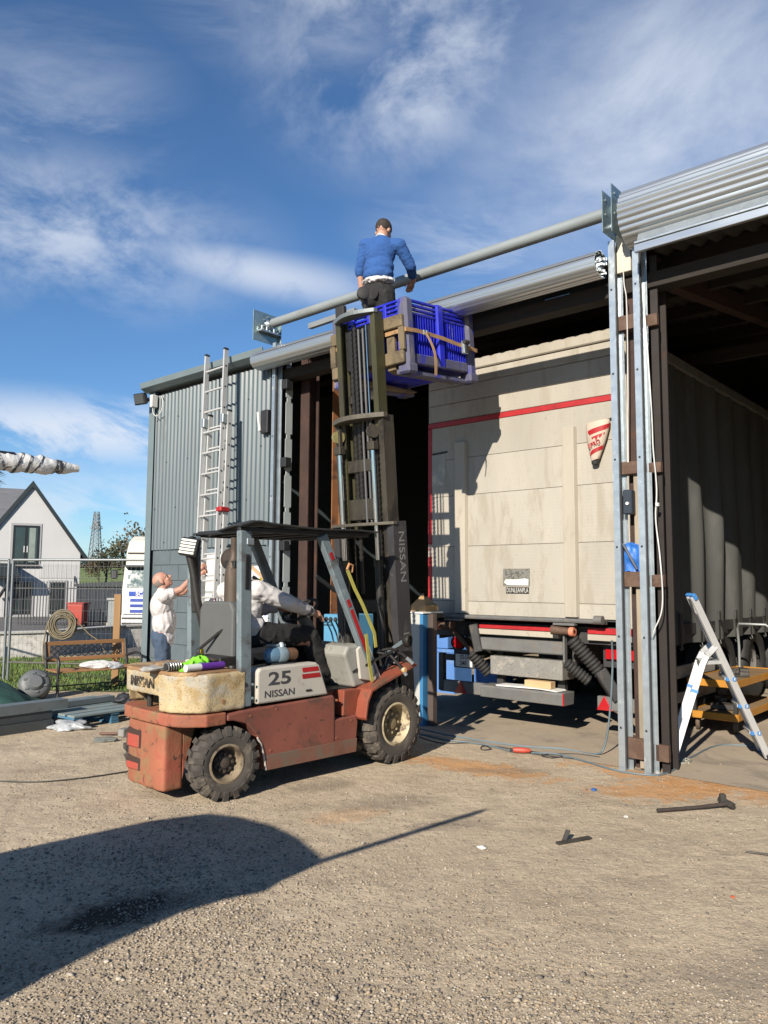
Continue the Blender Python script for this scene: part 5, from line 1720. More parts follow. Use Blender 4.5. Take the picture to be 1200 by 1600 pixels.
def man_on_box():
    t = thing('person', 'man in blue sweater and black trousers standing in the raised blue box', 'person', KW(.45, .12, 3.65), (0, 0, KYAW))
    off = Vector((.45, .12, 3.65))
    t['_off'] = tuple(off)
    V = Vector
    hc = (.585, .19, 5.215)
    hp, P, M = head(hc, (.72, .18, -.62), (.6, .1, .8), 1.0)
    shL, shR = V((.43, .295, 5.045)), V((.575, -.05, 4.985))
    elL, waL = V((.42, .365, 4.79)), V((.46, .375, 4.575))
    elR, waR = V((.72, -.075, 4.80)), V((.92, .07, 4.735))
    ch, wa, pe = V((.475, .135, 4.92)), V((.445, .125, 4.66)), V((.445, .12, 4.50))
    side = (shL - shR).normalized()
    fwd = V((.93, .37, 0))
    Mb = Matrix(((fwd.x, side.x, 0), (fwd.y, side.y, 0), (0, 0, 1))).to_4x4()
    body = hp + [('c', (.52, .16, 5.07), (.565, .185, 5.15), .062, .060), ('e', ch, (.10, .17, .17), Mb), ('e', wa, (.085, .14, .14), Mb), ('e', pe, (.10, .155, .12), Mb),
                 ('c', shL, elL, .050, .042), ('c', elL, waL, .041, .029), ('c', shR, elR, .050, .042), ('c', elR, waR, .041, .029), ('c', shL, shR, .055, .055)]
    for y in (.215, .03):
        body += [('c', (.45, y, 4.47), (.50, y, 4.08), .085, .062), ('c', (.50, y, 4.08), (.46, y, 3.74), .060, .042), ('c', (.45, y, 3.70), (.60, y, 3.69), .04, .036)]
    body += hand(waL, (.12, -.05, -1), (-.3, .9, 0), (.9, .3, 0), 1.0, .5)
    body += hand(waR, (.45, .75, -.12), (.2, -.2, 1), (-.75, .5, .1), 1.0, 1.0)
    blob('body', body, SKIN, t, .0062, 3)
    eyes(P, M, t)
    # hair: a cap over the back and top of the skull
    vs, fs = ellip(*P(-.022, 0, .034), .098, .083, .092, M, sub=4)
    cap = [v + (v - P(-.022, 0, .034)).normalized() * .004 * noise.noise(v * 60) for v in vs]
    keep = [f for f in fs if all((M.inverted() @ (vs[i] - Vector(hc))).x < .055 - .6 * max(0, -(M.inverted() @ (vs[i] - Vector(hc))).z - .0) and (M.inverted() @ (vs[i] - Vector(hc))).z > -.055 for i in f)]
    MB().add(cap, keep).build('hair', HAIRD, t, smooth=60)
    sw = [('e', ch + V((0, 0, .01)), (.122, .176, .185), Mb), ('e', (.455, .13, 4.76), (.12, .166, .13), Mb), ('e', wa + V((0, 0, .02)), (.124, .168, .075), Mb),
          ('c', shL, shR, .072, .072), ('c', (.47, .14, 5.0), (.52, .16, 5.075), .10, .072), ('c', shL, elL, .068, .058), ('c', elL, elL + (waL - elL) * .12, .057, .054),
          ('c', shR, elR, .068, .058), ('c', elR, elR + (waR - elR) * .55, .055, .048)]
    blob('sweater', sw, BLUES, t, .008, 8, wrinkle=.0045, wscale=14, wst=(.8, .8, 1.5))
    MB().tube([Vector((.545, .172, 5.105)) + (Vector((.3, .95, -.1)).normalized() * math.cos(q) * .068 + Vector((.75, -.2, -.55)).normalized() * math.sin(q) * .066) for q in [k * PI / 10 for k in range(20)]], .013, 8, closed=True).build('collar', WHITES, t, smooth=60)
    hem = [('e', (.445, .122, 4.612), (.130, .174, .032), Mb), ('e', (.42, .06, 4.59), (.10, .13, .028), Mb)]
    blob('shirt_hem', hem, WHITES, t, .008, 3, wrinkle=.012, wscale=16)
    tr = [('e', pe, (.135, .182, .115), Mb), ('e', (.43, .12, 4.42), (.13, .18, .11), Mb)]
    for y in (.215, .03):
        tr += [('c', (.44, y, 4.45), (.50, y, 4.08), .108, .085), ('c', (.50, y, 4.08), (.46, y, 3.76), .082, .07)]
    tro = blob('trousers', tr, TROU, t, .01, 4, wrinkle=.012, wscale=8)
    for y in (.20, .05):
        MB().add(*ellip(.315, y, 4.43, .006, .05, .055, sub=3)).build('back_pocket', TROU, tro, smooth=60, loc=(0, 0, 0))
    for y in (.215, .03):
        blob('boot', [('c', (.43, y, 3.70), (.62, y, 3.69), .052, .045)], SHOE, t, .01, 3)
man_on_box()

def man_at_ladder():
    t = thing('person', 'balding man in white t-shirt looking up beside the extension ladder', 'person', (-2.80, 9.90, 0), (0, 0, R(12)))
    V = Vector
    hc = (-.015, 0, 1.565)
    hp, P, M = head(hc, (.74, -.08, .68), (-.6, 0, .8), 1.04)
    shL, shR = V((.0, .19, 1.37)), V((.02, -.19, 1.37))
    elL, waL = V((.24, .17, 1.42)), V((.43, .08, 1.62))
    elR, waR = V((.23, -.19, 1.46)), V((.42, -.10, 1.68))
    body = hp + [('c', (-.01, 0, 1.40), (-.01, 0, 1.50), .062, .058), ('e', (0, 0, 1.25), (.11, .17, .19)), ('e', (.02, 0, 1.02), (.105, .15, .15)), ('e', (0, 0, .90), (.11, .16, .12)), ('c', shL, shR, .055, .055),
                 ('c', shL, elL, .052, .043), ('c', elL, waL, .041, .029), ('c', shR, elR, .052, .043), ('c', elR, waR, .041, .029)]
    for y in (.10, -.10):
        body += [('c', (0, y, .88), (.03, y, .48), .085, .062), ('c', (.03, y, .48), (0, y, .10), .06, .042), ('c', (-.02, y, .05), (.16, y, .045), .042, .038)]
    body += hand(waL, (.7, -.1, .7), (-.3, .9, .2), (-.5, 0, .8), 1.0, .9)
    body += hand(waR, (.7, .1, .7), (-.3, -.9, .2), (-.5, 0, .8), 1.0, .9)
    blob('body', body, SKIN2, t, .0062, 3)
    eyes(P, M, t)
    vs, fs = ellip(*P(-.018, 0, .010), .097, .081, .086, M, sub=4)
    Mi = M.inverted()
    keep = [f for f in fs if all(-.09 < (Mi @ (vs[i] - Vector(hc))).z < .055 and (Mi @ (vs[i] - Vector(hc))).x < .012 for i in f)]
    MB().add(vs, keep).build('hair', HAIRG, t, smooth=60)
    sh = [('e', (-.01, 0, 1.25), (.145, .20, .21)), ('e', (.025, 0, 1.05), (.15, .192, .24)), ('c', (.02, .06, .84), (.02, -.06, .84), .135, .135), ('c', (.02, .06, 1.0), (.02, -.06, 1.0), .14, .14), ('c', shL, shR, .085, .085), ('c', (-.01, 0, 1.36), (-.01, 0, 1.43), .09, .072),
          ('c', shL, shL + (elL - shL) * .45, .076, .068), ('c', shR, shR + (elR - shR) * .45, .076, .068)]
    tsh = blob('t_shirt', sh, PINKW, t, .008, 4, wrinkle=.007, wscale=9, wst=(1.5, 1.2, .7))
    lg = mat('faded_red_print', (.62, .36, .35), .9, var=.1)
    tr = [('e', (0, 0, .85), (.138, .188, .16))]
    for y in (.10, -.10):
        tr += [('c', (0, y, .84), (.03, y, .48), .108, .085), ('c', (.03, y, .48), (0, y, .10), .082, .072)]
    blob('jeans', tr, JEAN, t, .011, 4, wrinkle=.01, wscale=8)
    for y in (.10, -.10):
        blob('boot', [('c', (-.03, y, .055), (.17, y, .05), .055, .048)], SHOE, t, .01, 3)
man_at_ladder()

def driver():
    t = thing('person', 'fork lift driver in white sleeves and black trousers at the wheel', 'person', KW(-1.15, .05, 1.0), (0, 0, KYAW))
    t['_off'] = (-1.15, .05, 1.0)
    V = Vector
    hc = (-1.255, .075, 1.715)
    hp, P, M = head(hc, (.9, -.35, .25), (-.1, 0, 1), .98)
    shL, shR = V((-1.22, .25, 1.475)), V((-1.20, -.14, 1.49))
    elL, waL = V((-.98, .29, 1.30)), V((-.72, .20, 1.33))
    elR, waR = V((-.93, -.215, 1.385)), V((-.64, -.165, 1.305))
    body = hp + [('c', (-1.24, .06, 1.50), (-1.25, .07, 1.63), .06, .058), ('e', (-1.20, .055, 1.36), (.10, .17, .18)), ('e', (-1.17, .05, 1.15), (.11, .16, .14)), ('c', shL, shR, .055, .055),
                 ('c', shL, elL, .05, .042), ('c', elL, waL, .04, .028), ('c', shR, elR, .05, .042), ('c', elR, waR, .04, .028)]
    for y, k in ((.16, .12), (-.06, -.14)):
        body += [('c', (-1.10, y, 1.11), (-.64, k, 1.08), .085, .062), ('c', (-.64, k, 1.08), (-.46, k, .74), .06, .042), ('c', (-.50, k, .715), (-.34, k, .72), .038, .034)]
    body += hand(waL, (.8, -.3, -.1), (.2, .3, .9), (-.2, -.9, .2), .98, 1.0)
    body += hand(waR, (.9, .1, -.28), (.2, 0, .95), (.1, .9, .1), 1.02, .45)
    blob('body', body, SKIN, t, .0062, 3)
    eyes(P, M, t)
    vs, fs = ellip(*P(-.02, 0, .030), .103, .087, .098, M, sub=4)
    Mi = M.inverted()
    keep = [f for f in fs if all((Mi @ (vs[i] - Vector(hc))).z > -.06 and (Mi @ (vs[i] - Vector(hc))).x < .05 for i in f)]
    MB().add(vs, keep).build('hair', HAIRD, t, smooth=60)
    sw = [('e', (-1.20, .055, 1.37), (.14, .205, .19)), ('e', (-1.17, .05, 1.19), (.155, .195, .14)), ('c', shL, shR, .085, .085), ('c', (-1.22, .06, 1.48), (-1.24, .065, 1.545), .09, .07),
          ('c', shL, elL, .08, .066), ('c', elL, elL + (waL - elL) * .9, .064, .046), ('c', shR, elR, .082, .068), ('c', elR, elR + (waR - elR) * .92, .066, .046)]
    blob('sweatshirt', sw, WHITES, t, .008, 4, wrinkle=.008, wscale=9, wst=(1, 1.3, 1.3))
    cu = elR + (waR - elR) * .93
    d = (waR - elR).normalized()
    MB().cyl(cu - d * .05, cu, .052, .046, n=16).build('cuff', mat('grey_cuff', (.13, .13, .14), .9), t, smooth=60)
    tr = [('e', (-1.15, .05, 1.09), (.16, .195, .11))]
    for y, k in ((.16, .12), (-.06, -.14)):
        tr += [('c', (-1.10, y, 1.12), (-.64, k, 1.10), .108, .082), ('c', (-.64, k, 1.09), (-.47, k, .77), .08, .07)]
    blob('trousers', tr, TROU, t, .01, 4, wrinkle=.014, wscale=8)
    for k in (.12, -.14):
        blob('boot', [('c', (-.50, k, .725), (-.32, k, .722), .052, .044), ('c', (-.49, k, .73), (-.49, k, .82), .055, .058)], SHOE, t, .01, 3)
driver()

# ------------------------------------------------------------------ ladders
ALU = mat('aluminium', (.66, .66, .65), .38, .35, var=.08, scale=7, dirt=((.48, .47, .45), .2, 9))
def ext_ladder():
    t = thing('extension_ladder', 'two section aluminium extension ladder leaning on the shed eaves', 'ladder')
    base, top = FW(-5.27, -.46, 0), FW(-5.41, -.255, 4.60)
    z = (top - base).normalized()
    x = (FW(1, 0, 0) - FW(0, 0, 0))
    x = (x - z * x.dot(z)).normalized()
    y = z.cross(x)
    t.matrix_world = Matrix(((x.x, y.x, z.x, base.x), (x.y, y.y, z.y, base.y), (x.z, y.z, z.z, base.z), (0, 0, 0, 1)))
    L = (top - base).length
    for w, yo, z0, z1, dx in ((.205, .035, 0.02, 3.78, .03), (.205, -.035, 1.35, L, -.01)):
        for s in (-1, 1):
            r = MB()
            r.box(s * w + dx - .013, s * w + dx + .013, yo - .032, yo - .029, z0, z1)
            r.box(s * w + dx - .013, s * w + dx - .010 if s < 0 else s * w + dx - .010, yo - .029, yo + .029, z0, z1)
            r.box(s * w + dx + .010, s * w + dx + .013, yo - .029, yo + .029, z0, z1)
            r.box(s * w + dx - .013, s * w + dx + .013, yo + .029, yo + .032, z0, z1)
            r.build('rail', ALU, t)
            MB().box(s * w + dx - .016, s * w + dx + .016, yo - .035, yo + .035, z1 - .02, z1 + .01, .004).build('rail_cap', BLACKR, t)
        k = 0
        zz = z0 + .22
        while zz < z1 - .1:
            MB().cyl((-w + dx, yo, zz), (w + dx, yo, zz), .014, n=10).build('rung', ALU, t, smooth=40)
            for s in (-1, 1):
                MB().cyl((s * w + dx - s * .0, yo, zz), (s * w + dx + s * .0155, yo, zz), .013, n=8).build('rung_end', DARK, t)
            zz += .28
    for s in (-1, 1):
        MB().box(s * .205 + .01 - .026, s * .205 + .01 + .026, -.075, .01, 3.60, 3.72, .006).build('guide_clip', GALVB, t)
        MB().box(s * .205 + .03 - .022, s * .205 + .03 + .022, -.0, .075, 0, .06, .008).build('rubber_foot', BLACKR, t)
    MB().box(.205 - .03, .205 + .075, -.075, .07, 2.44, 2.50, .01).build('red_clip', RED, t)
ext_ladder()

def step_ladder():
    t = thing('step_ladder', 'aluminium step ladder with blue fittings standing by the right guide rail', 'step ladder', (2.45, 6.73, 0))
    O = Vector((2.45, 6.73, 0))
    N, Ff, B_ = Vector((2.715, 6.83, 1.45)) - O, Vector((3.425, 7.045, .0)) - O, Vector((0, 0, 0))
    w = Vector((.10, .34, 0))
    bl = mat('blue_fitting', (.05, .22, .55), .5)
    J = N + (Ff - N) * .30
    rung = []
    for k in (0, 1):
        o = w * k
        MB().bar(N + o, Ff + o + Vector((0, 0, .03)), .028, .062, up=(0, 0, 1), bev=.004).build('front_rail', ALU, t)
        a, b, c = J + o * .96, J + o * .96 + Vector((-.12, -.035, -.10)), B_ + o + Vector((0, 0, .02))
        pts = [a, a + (b - a) * .55, b + Vector((.02, .0, .02)), b + (c - b) * .06, c]
        m = MB()
        for i in range(len(pts) - 1):
            m.bar(pts[i], pts[i + 1], .052, .028, up=(.3, 1, 0), bev=.003)
        m.build('back_leg', ALU, t)
        MB().bar(N + o - Vector((.012, .004, -.02)), N + o + Vector((.02, .006, -.03)), .06, .034, bev=.006).build('top_cap', bl, t)
        MB().bar(Ff + o + Vector((-.02, -.006, .055)), Ff + o + Vector((.0, 0, .0)), .062, .034, bev=.006).build('foot', bl if k else BLACKR, t)
        MB().bar(b + (c - b) * .88, b + (c - b) * .91, .058, .034, up=(.3, 1, 0)).build('blue_band', bl, t)
        MB().bar(b + (c - b) * .30, b + (c - b) * .33, .058, .034, up=(.3, 1, 0)).build('blue_band', bl, t)
    for f in (.50, .665, .83):
        p = N + (Ff - N) * f
        d = Vector((.085, .026, 0))
        M = MB().bar(p - d * .1, p - d * .1 + w, .09, .028, bev=.004)
        M.build('tread', ALU, t)
        MB().box(p.x - .045, p.x + .045, p.y - .012, p.y + .012, p.z - .02, p.z + .016, .004).build('tread_bracket', bl, t)
    pf = N + (Ff - N) * .40
    bk = Vector((-.14, -.045, 0))
    MB().prism([(0, 0), (0.235, .072), (.235 + w.x, .072 + w.y), (w.x, w.y)], pf.z - .012, pf.z + .018, 'xy', Matrix.Translation((pf.x - .235, pf.y - .072, 0))).build('platform', ALU, t)
    MB().cyl(N + Vector((0, 0, -.03)), N + w + Vector((0, 0, -.03)), .012, n=10).build('top_rail', ALU, t, smooth=40)
    MB().cyl(B_ + Vector((.03, .01, .17)), B_ + w + Vector((.03, .01, .17)), .011, n=10).build('leg_brace', ALU, t, smooth=40)
step_ladder()

# ------------------------------------------------------------------ trolley by the trailer and what it carries
def trolley():
    t = fthing('workshop_trolley', 'two deck orange steel trolley on castors beside the trailer', 'trolley', .04, 2.9)
    ORG = mat('orange_paint', (.46, .20, .016), .55, var=.15, scale=5, dirt=((.25, .12, .04), .3, 7))
    DECK = mat('worn_ply_deck', (.27, .17, .08), .85, var=.25, scale=4)
    for z in (.53, .19):
        MB().box(-.20, .285, 2.15, 3.75, z + .0, z + .02).build('deck', DECK, t)
        for b0, b1 in ((2.12, 2.149), (3.751, 3.78)):
            MB().box(-.21, .295, b0, b1, z - .045, z + .03, .005).build('edge_rail', ORG, t)
        for a in (-.21, .286):
            MB().box(a, a + .012, 2.15, 3.75, z - .045, z + .03, .003).build('edge_rail', ORG, t)
    for a in (-.17, .25):
        for b in (3.70,):
            MB().box(a - .02, a + .02, b - .02, b + .02, .19, .55).build('post', ORG, t)
        MB().box(a - .02, a + .02, 2.2, 2.24, .20, .53).build('post', DARK, t)
    hp = [(-.16, 3.74, .2), (-.16, 3.76, .80), (-.16, 3.72, 1.02), (-.12, 3.66, 1.08), (.18, 3.66, 1.08), (.24, 3.72, 1.02), (.24, 3.76, .80), (.24, 3.74, .2)]
    MB().tube(hp, .016, 8).build('handle', mat('grey_tube', (.33, .35, .35), .5, .4, var=.12), t, smooth=50)
    for a in (-.15, .235):
        for b in (2.25, 3.6):
            w = MB().lathe([(.0, -.02), (.07, -.02), (.078, -.01), (.078, .01), (.07, .02), (0, .02)], (a, b, .082), (1, .25, 0), 18).build('castor', mat('brown_wheel', (.11, .075, .05), .7), t, smooth=40)
            MB().box(a - .035, a + .035, b - .03, b + .03, .118, .144).build('castor_fork', DARK, w, loc=(0, 0, 0))
trolley()
JUNK = mat('oily_steel', (.075, .068, .06), .55, .5, var=.35, scale=14)
def junk(name, label, c, seed, sc, n=9):
    r = random.Random(seed)
    mb = MB()
    for k in range(n):
        p = Vector((r.uniform(-1, 1) * sc[0], r.uniform(-1, 1) * sc[1], r.uniform(.1, 1) * sc[2]))
        if k % 3 == 0:
            d = Vector((r.uniform(-1, 1), r.uniform(-1, 1), r.uniform(-.2, .4))).normalized() * sc[0] * .5
            mb.cyl(p - d, p + d, .016 + .02 * r.random(), n=10)
        else:
            s = .02 + .03 * r.random()
            mb.box(p.x - s, p.x + s, p.y - s * 1.3, p.y + s, p.z - s * .6, p.z + s * .7, .006)
    mb.box(-sc[0], sc[0], -sc[1], sc[1], 0, sc[2] * .3, .01)
    o = mb.build(name, JUNK)
    o.matrix_world = MF @ Matrix.Translation(c) @ Matrix.Rotation(r.random(), 4, 'Z')
    tag(o, label, 'machine part')
junk('machine_part', 'oily tools heaped on the upper trolley deck', (.08, 2.75, .551), 3, (.14, .16, .07))
junk('machine_part', 'dark gearbox casting on the lower trolley deck', (.05, 2.55, .211), 8, (.14, .15, .22), 14)
t = fthing('gas_bottle', 'pale grey gas bottle standing at the right edge behind the trolley', 'gas bottle', .48, 3.35)
MB().lathe([(0, 0), (.10, 0), (.11, .02), (.11, .72), (.10, .80), (.06, .86), (.03, .88), (.03, .92), (0, .92)], (.48, 3.35, .01), (0, 0, 1), 22).build('cylinder', mat('pale_grey_enamel', (.42, .44, .45), .45, var=.1), t, smooth=40)
MB().lathe([(.111, .48), (.114, .48), (.114, .53), (.111, .53)], (.48, 3.35, .01), (0, 0, 1), 22).build('band', BLACKR, t, smooth=40)

# ------------------------------------------------------------------ things standing inside the left doorway
t = fthing('tool_cabinet', 'pale grey metal cabinet with a blue edge inside the left doorway', 'cabinet', -2.62, .5)
MB().box(-2.70, -2.475, .36, .50, .0, 1.215, .006).build('carcass', mat('pale_cabinet', (.50, .51, .48), .5, var=.08, dirt=((.32, .31, .28), .25, 6)), t)
MB().box(-2.474, -2.43, .355, .50, .0, 1.215, .006).build('blue_edge', mat('blue_enamel', (.045, .21, .43), .45, var=.1), t)
MB().box(-2.71, -2.42, .345, .72, 1.2155, 1.235, .004).build('worktop', WHITEP, t)
o = MB().box(-2.415, -2.34, .42, .50, 0, 1.21, .005).build('timber_post', mat('dark_timber', (.09, .065, .055), .85, var=.25, scale=4, stretch=(3, 3, .3)))
fobj(o, 'dark timber post standing between cabinet and trailer', 'timber post')
t = fthing('cardboard_box', 'open brown cardboard box on top of the grey cabinet', 'box', -2.66, .55, 1.236)
CARD = mat('cardboard', (.42, .27, .13), .85, var=.12, scale=6)
MB().box(-2.685, -2.48, .46, .70, 1.236, 1.30, .002).build('carton', CARD, t)
MB().prism([(-2.685, 1.30), (-2.48, 1.30), (-2.505, 1.44)], .46, .465, 'xz').build('flap', CARD, t)
MB().prism([(-2.685, 1.30), (-2.48, 1.30), (-2.64, 1.40)], .69, .695, 'xz').build('flap', CARD, t)
t = fthing('compressor_cabinet', 'light blue steel machine cabinet in the dark left doorway', 'machine', -3.75, .5)
MB().box(-3.95, -3.60, .32, .85, 0, 1.17, .01).build('case', mat('light_blue_enamel', (.10, .30, .48), .45, var=.1), t)
for r_ in range(3):
    for c_ in range(4):
        MB().box(-3.93 + c_ * .035, -3.91 + c_ * .035, .314, .3195, 1.03 + r_ * .035, 1.05 + r_ * .035).build('vent', DARK, t)
MB().box(-3.70, -3.64, .45, .55, 1.171, 1.19, .004).build('lid_catch', WHITEP, t)
BTUB = mat('sky_blue_plastic', (.10, .24, .58), .5, var=.12, dirt=((.2, .3, .5), .25, 6))
for i, (a, b, z, w, h, lab) in enumerate(((-4.0, 2.6, 0, .72, .62, 'big sky blue plastic crate deep under the trailer left corner'), (-3.45, 3.1, 0, .40, .40, 'smaller sky blue plastic crate beside the big one under the trailer'), (-4.02, 2.62, .625, .5, .32, 'sky blue plastic crate stacked on the big blue crate'))):
    t = fthing('plastic_crate', lab, 'plastic crate', a, b, z, 'blue crates inside the shed')
    MB().box(a - w / 2, a + w / 2, b, b + .015, z, z + h, .004).build('side', BTUB, t)
    MB().box(a - w / 2, a + w / 2, b + .42, b + .435, z, z + h, .004).build('side', BTUB, t)
    MB().box(a - w / 2, a - w / 2 + .015, b + .016, b + .419, z, z + h, .004).build('side', BTUB, t)
    MB().box(a + w / 2 - .015, a + w / 2, b + .016, b + .419, z, z + h, .004).build('side', BTUB, t)
    MB().box(a - w / 2 - .01, a + w / 2 + .01, b - .012, b - .001, z + h - .05, z + h, .004).build('rim', BTUB, t)
    MB().box(a - w / 2 + .016, a + w / 2 - .016, b + .016, b + .419, z + .002, z + .02).build('base', BTUB, t)

# ------------------------------------------------------------------ odds and ends on the fork lift
def cloth(name, label, cat, c, size, m, seed, rough=.45, M=MK):
    vs, fs = ellip(0, 0, 0, *size, sub=4)
    out = []
    for v in vs:
        n = noise.noise(Vector((v.x / size[0], v.y / size[1], v.z / size[2])) * 1.3 + Vector((seed, 2, 5))) + .5 * noise.noise(Vector(v) * 26 + Vector((seed, 0, 0)))
        k = 1 + rough * n
        out.append(Vector((v.x * k, v.y * k, max(v.z * k, -size[2] * .55))))
    o = MB().add(out, fs).build(name, m, smooth=70)
    o.matrix_world = M @ Matrix.Translation((c[0], c[1], c[2] + size[2] * .55))
    return tag(o, label, cat)
TZ = .916
HV = mat('hi_vis_green', (.22, .66, .03), .75, var=.12, scale=6, bump=.15, bscale=90)
def vest(u, v):
    x, y = u - .5, v - .5
    r_ = math.hypot(x, y * 1.1) * 2
    q = Vector((x * 4.2 + 1, y * 4.2, 3))
    rid = 1 - abs(noise.noise(q)) * 2.2
    h = max(0, 1 - r_ ** 2.2) * (.035 + .055 * max(0, rid) + .05 * max(0, x + .15)) + .012 * noise.noise(q * 3.1) * (1 - r_)
    return (-1.82 + .33 * x + .03 * noise.noise(q * 1.3), -.26 + .20 * y + .03 * noise.noise(q * 1.1 + Vector((5, 0, 0))) + .05 * x, .919 + max(0.0, h))
o = MB().shell(vest, 44, 34, .004).build('hi_vis_vest', HV, smooth=70)
o.matrix_world = MK
tag(o, 'crumpled bright green hi-vis vest on the counterweight', 'vest')
cloth('work_rag', 'dull green rag spread behind the purple tube', 'rag', (-1.80, -.30, TZ), (.12, .07, .035), mat('green_rag', (.07, .22, .13), .85, bump=.2), 3)
cloth('work_glove', 'tan leather work glove lying left of the hi-vis vest', 'glove', (-1.98, -.10, TZ), (.10, .06, .035), mat('tan_leather', (.27, .18, .10), .8, bump=.2), 5)
cloth('work_rag', 'pale grey rag at the back edge of the counterweight', 'rag', (-2.10, -.12, TZ), (.09, .07, .022), mat('grey_rag', (.34, .33, .31), .9), 7)
cloth('work_glove', 'dark brown glove right of the hi-vis vest', 'glove', (-1.66, -.18, TZ), (.13, .07, .045), mat('brown_leather', (.085, .065, .045), .8, bump=.2), 9)
t = thing('measuring_tape', 'yellow and black tape measure by the exhaust stack', 'tape measure')
t.matrix_world = MK @ Matrix.Translation((-1.66, -.05, .985))
MB().lathe([(0, -.018), (.03, -.018), (.034, -.012), (.034, .012), (.03, .018), (0, .018)], (0, 0, .03), (.5, -1, .2), 18).build('case', BLACKR, t, smooth=40)
MB().lathe([(0, .0185), (.022, .0185), (.022, .021), (0, .021)], (0, 0, .03), (.5, -1, .2), 18).build('badge', YEL, t)
t = thing('sealant_tube', 'white and purple sealant cartridge on the counterweight edge', 'cartridge')
t.matrix_world = MK @ Matrix.Translation((-2.0, -.40, TZ + .028)) @ Matrix.Rotation(R(4), 4, 'Z')
MB().cyl((0, 0, 0), (.125, 0, 0), .026, n=20).build('white_end', WHITEP, t, smooth=40)
MB().cyl((.125, 0, 0), (.33, 0, 0), .0265, n=20).build('purple_sleeve', mat('purple_print', (.12, .03, .30), .35, var=.1, dirt=((.5, .45, .6), .1, 30)), t, smooth=40)
MB().cyl((.33, 0, 0), (.345, 0, 0), .02, .012, n=14).build('nozzle_base', mat('purple_print', (.1, .03, .3)), t, smooth=40)
t = thing('spring_coil', 'short black and white coiled spring next to the green rag', 'spring')
t.matrix_world = MK @ Matrix.Translation((-2.02, -.27, TZ + .034))
MB().tube([(-.06 + .12 * q / 48, .03 * math.cos(q * 2 * PI / 8), .03 * math.sin(q * 2 * PI / 8)) for q in range(49)], .006, 6).build('coil', mat('spring_steel', (.35, .35, .34), .4, .6), t, smooth=50)
MB().cyl((-.06, 0, 0), (.06, 0, 0), .022, n=14).build('core', BLACKR, t, smooth=40)
t = thing('electric_motor', 'blue electric motor resting on the fork lift hood', 'motor')
t.matrix_world = MK @ Matrix.Translation((-1.26, -.36, .985)) @ Matrix.Rotation(R(-6), 4, 'Z')
MBL = mat('motor_blue', (.12, .22, .32), .45, .2, var=.15, scale=8)
MB().lathe([(0, -.01), (.03, -.01), (.035, 0), (.055, .01), (.062, .03), (.062, .09), (0, .09)], (0, 0, 0), (1, 0, 0), 22).build('end_bell', MBL, t, smooth=40)
MB().lathe([(0, .09), (.066, .09), (.068, .1), (.068, .15), (.055, .175), (0, .175)], (0, 0, 0), (1, 0, 0), 22).build('stator', mat('motor_pale', (.30, .40, .46), .4, .3, var=.1), t, smooth=40)
MB().lathe([(0, .17), (.05, .17), (.05, .25), (.04, .27), (0, .27)], (0, 0, 0), (1, 0, 0), 22).build('gear_housing', mat('copper_brown', (.22, .12, .07), .5, .4, var=.2), t, smooth=40)
MB().box(.0, .17, -.02, .03, .06, .085, .01).build('handle', GUARD, t)
MB().lathe([(0, -.02), (.02, -.02), (.022, 0), (.016, .02), (0, .02)], (.13, -.01, .075), (0, .3, 1), 14).build('lifting_lug', mat('pale_lug', (.38, .47, .50), .4), t, smooth=40)
MB().box(.02, .24, -.05, .05, -.075, -.06, .004).build('base', DARK, t)
t = thing('lifting_sling', 'yellow webbing sling hanging down the front guard pillar', 'sling', K0, (0, 0, KYAW))
ysl = mat('yellow_webbing', (.42, .38, .08), .85, var=.2, scale=14, dirt=((.25, .22, .08), .3, 10))
for pts in ([(-.50, -.46, 1.66), (-.42, -.47, 1.50), (-.34, -.49, 1.36), (-.22, -.51, 1.12), (-.20, -.51, 1.0)], [(-.34, -.53, 1.12), (-.31, -.535, .90), (-.27, -.54, .72)]):
    m = MB()
    for i in range(len(pts) - 1):
        m.bar(pts[i], pts[i + 1], .006, .032, up=(1, 0, .2))
    m.build('webbing', ysl, t)
MB().tube([(-.50, -.455, 1.66), (-.47, -.45, 1.71), (-.42, -.44, 1.70), (-.43, -.44, 1.64)], .012, 8).build('knot', mat('orange_knot', (.45, .22, .1), .8), t, smooth=50)

# ------------------------------------------------------------------ cables and tools on the ground
CBL = mat('blue_grey_cable', (.12, .17, .20), .6, var=.1)
CBD = mat('dark_cable', (.03, .03, .032), .6, var=.1)
def gcable(label, pts, r, m):
    return cable('ground_cable', label, [(x, y, (p[0] if p else r + .001)) for x, y, *p in pts], r, m, frame=False)
gcable('blue grey cable running from fork lift wheel to the guide rail foot and up', [(.40, 8.42), (.667, 8.081), (1.018, 7.772), (1.353, 7.544), (1.694, 7.439), (1.937, 7.228), (2.02, 7.20, .10), (2.06, 7.16, .40), (2.08, 7.12, .8), (2.05, 7.02, 1.05)], .009, CBL)
gcable('cable ending in the red connector, by the front tyre', [(.375, 8.14), (.645, 7.823), (.85, 7.72), (1.047, 7.535), (1.20, 7.30)], .008, CBL)
gcable('cable that loops round the feet of the guide rails', [(1.36, 7.26), (1.585, 7.219), (1.792, 6.898), (1.96, 6.60), (2.20, 6.46), (2.40, 6.60), (2.56, 6.85), (2.769, 7.12), (3.303, 7.685), (3.75, 7.45)], .008, CBL)
gcable('dark thin cable looping in front of the trailer', [(.369, 8.007), (.573, 7.699), (.885, 7.708), (1.02, 7.46), (.93, 7.40), (.95, 7.55), (1.108, 7.537), (1.41, 7.215), (1.716, 7.043)], .005, CBD)
gcable('dark cable with loose loops behind the red connector', [(1.30, 7.40), (1.5, 7.25), (1.62, 7.15), (1.5, 7.08), (1.45, 7.2), (1.75, 7.25), (1.95, 7.12)], .005, CBD)
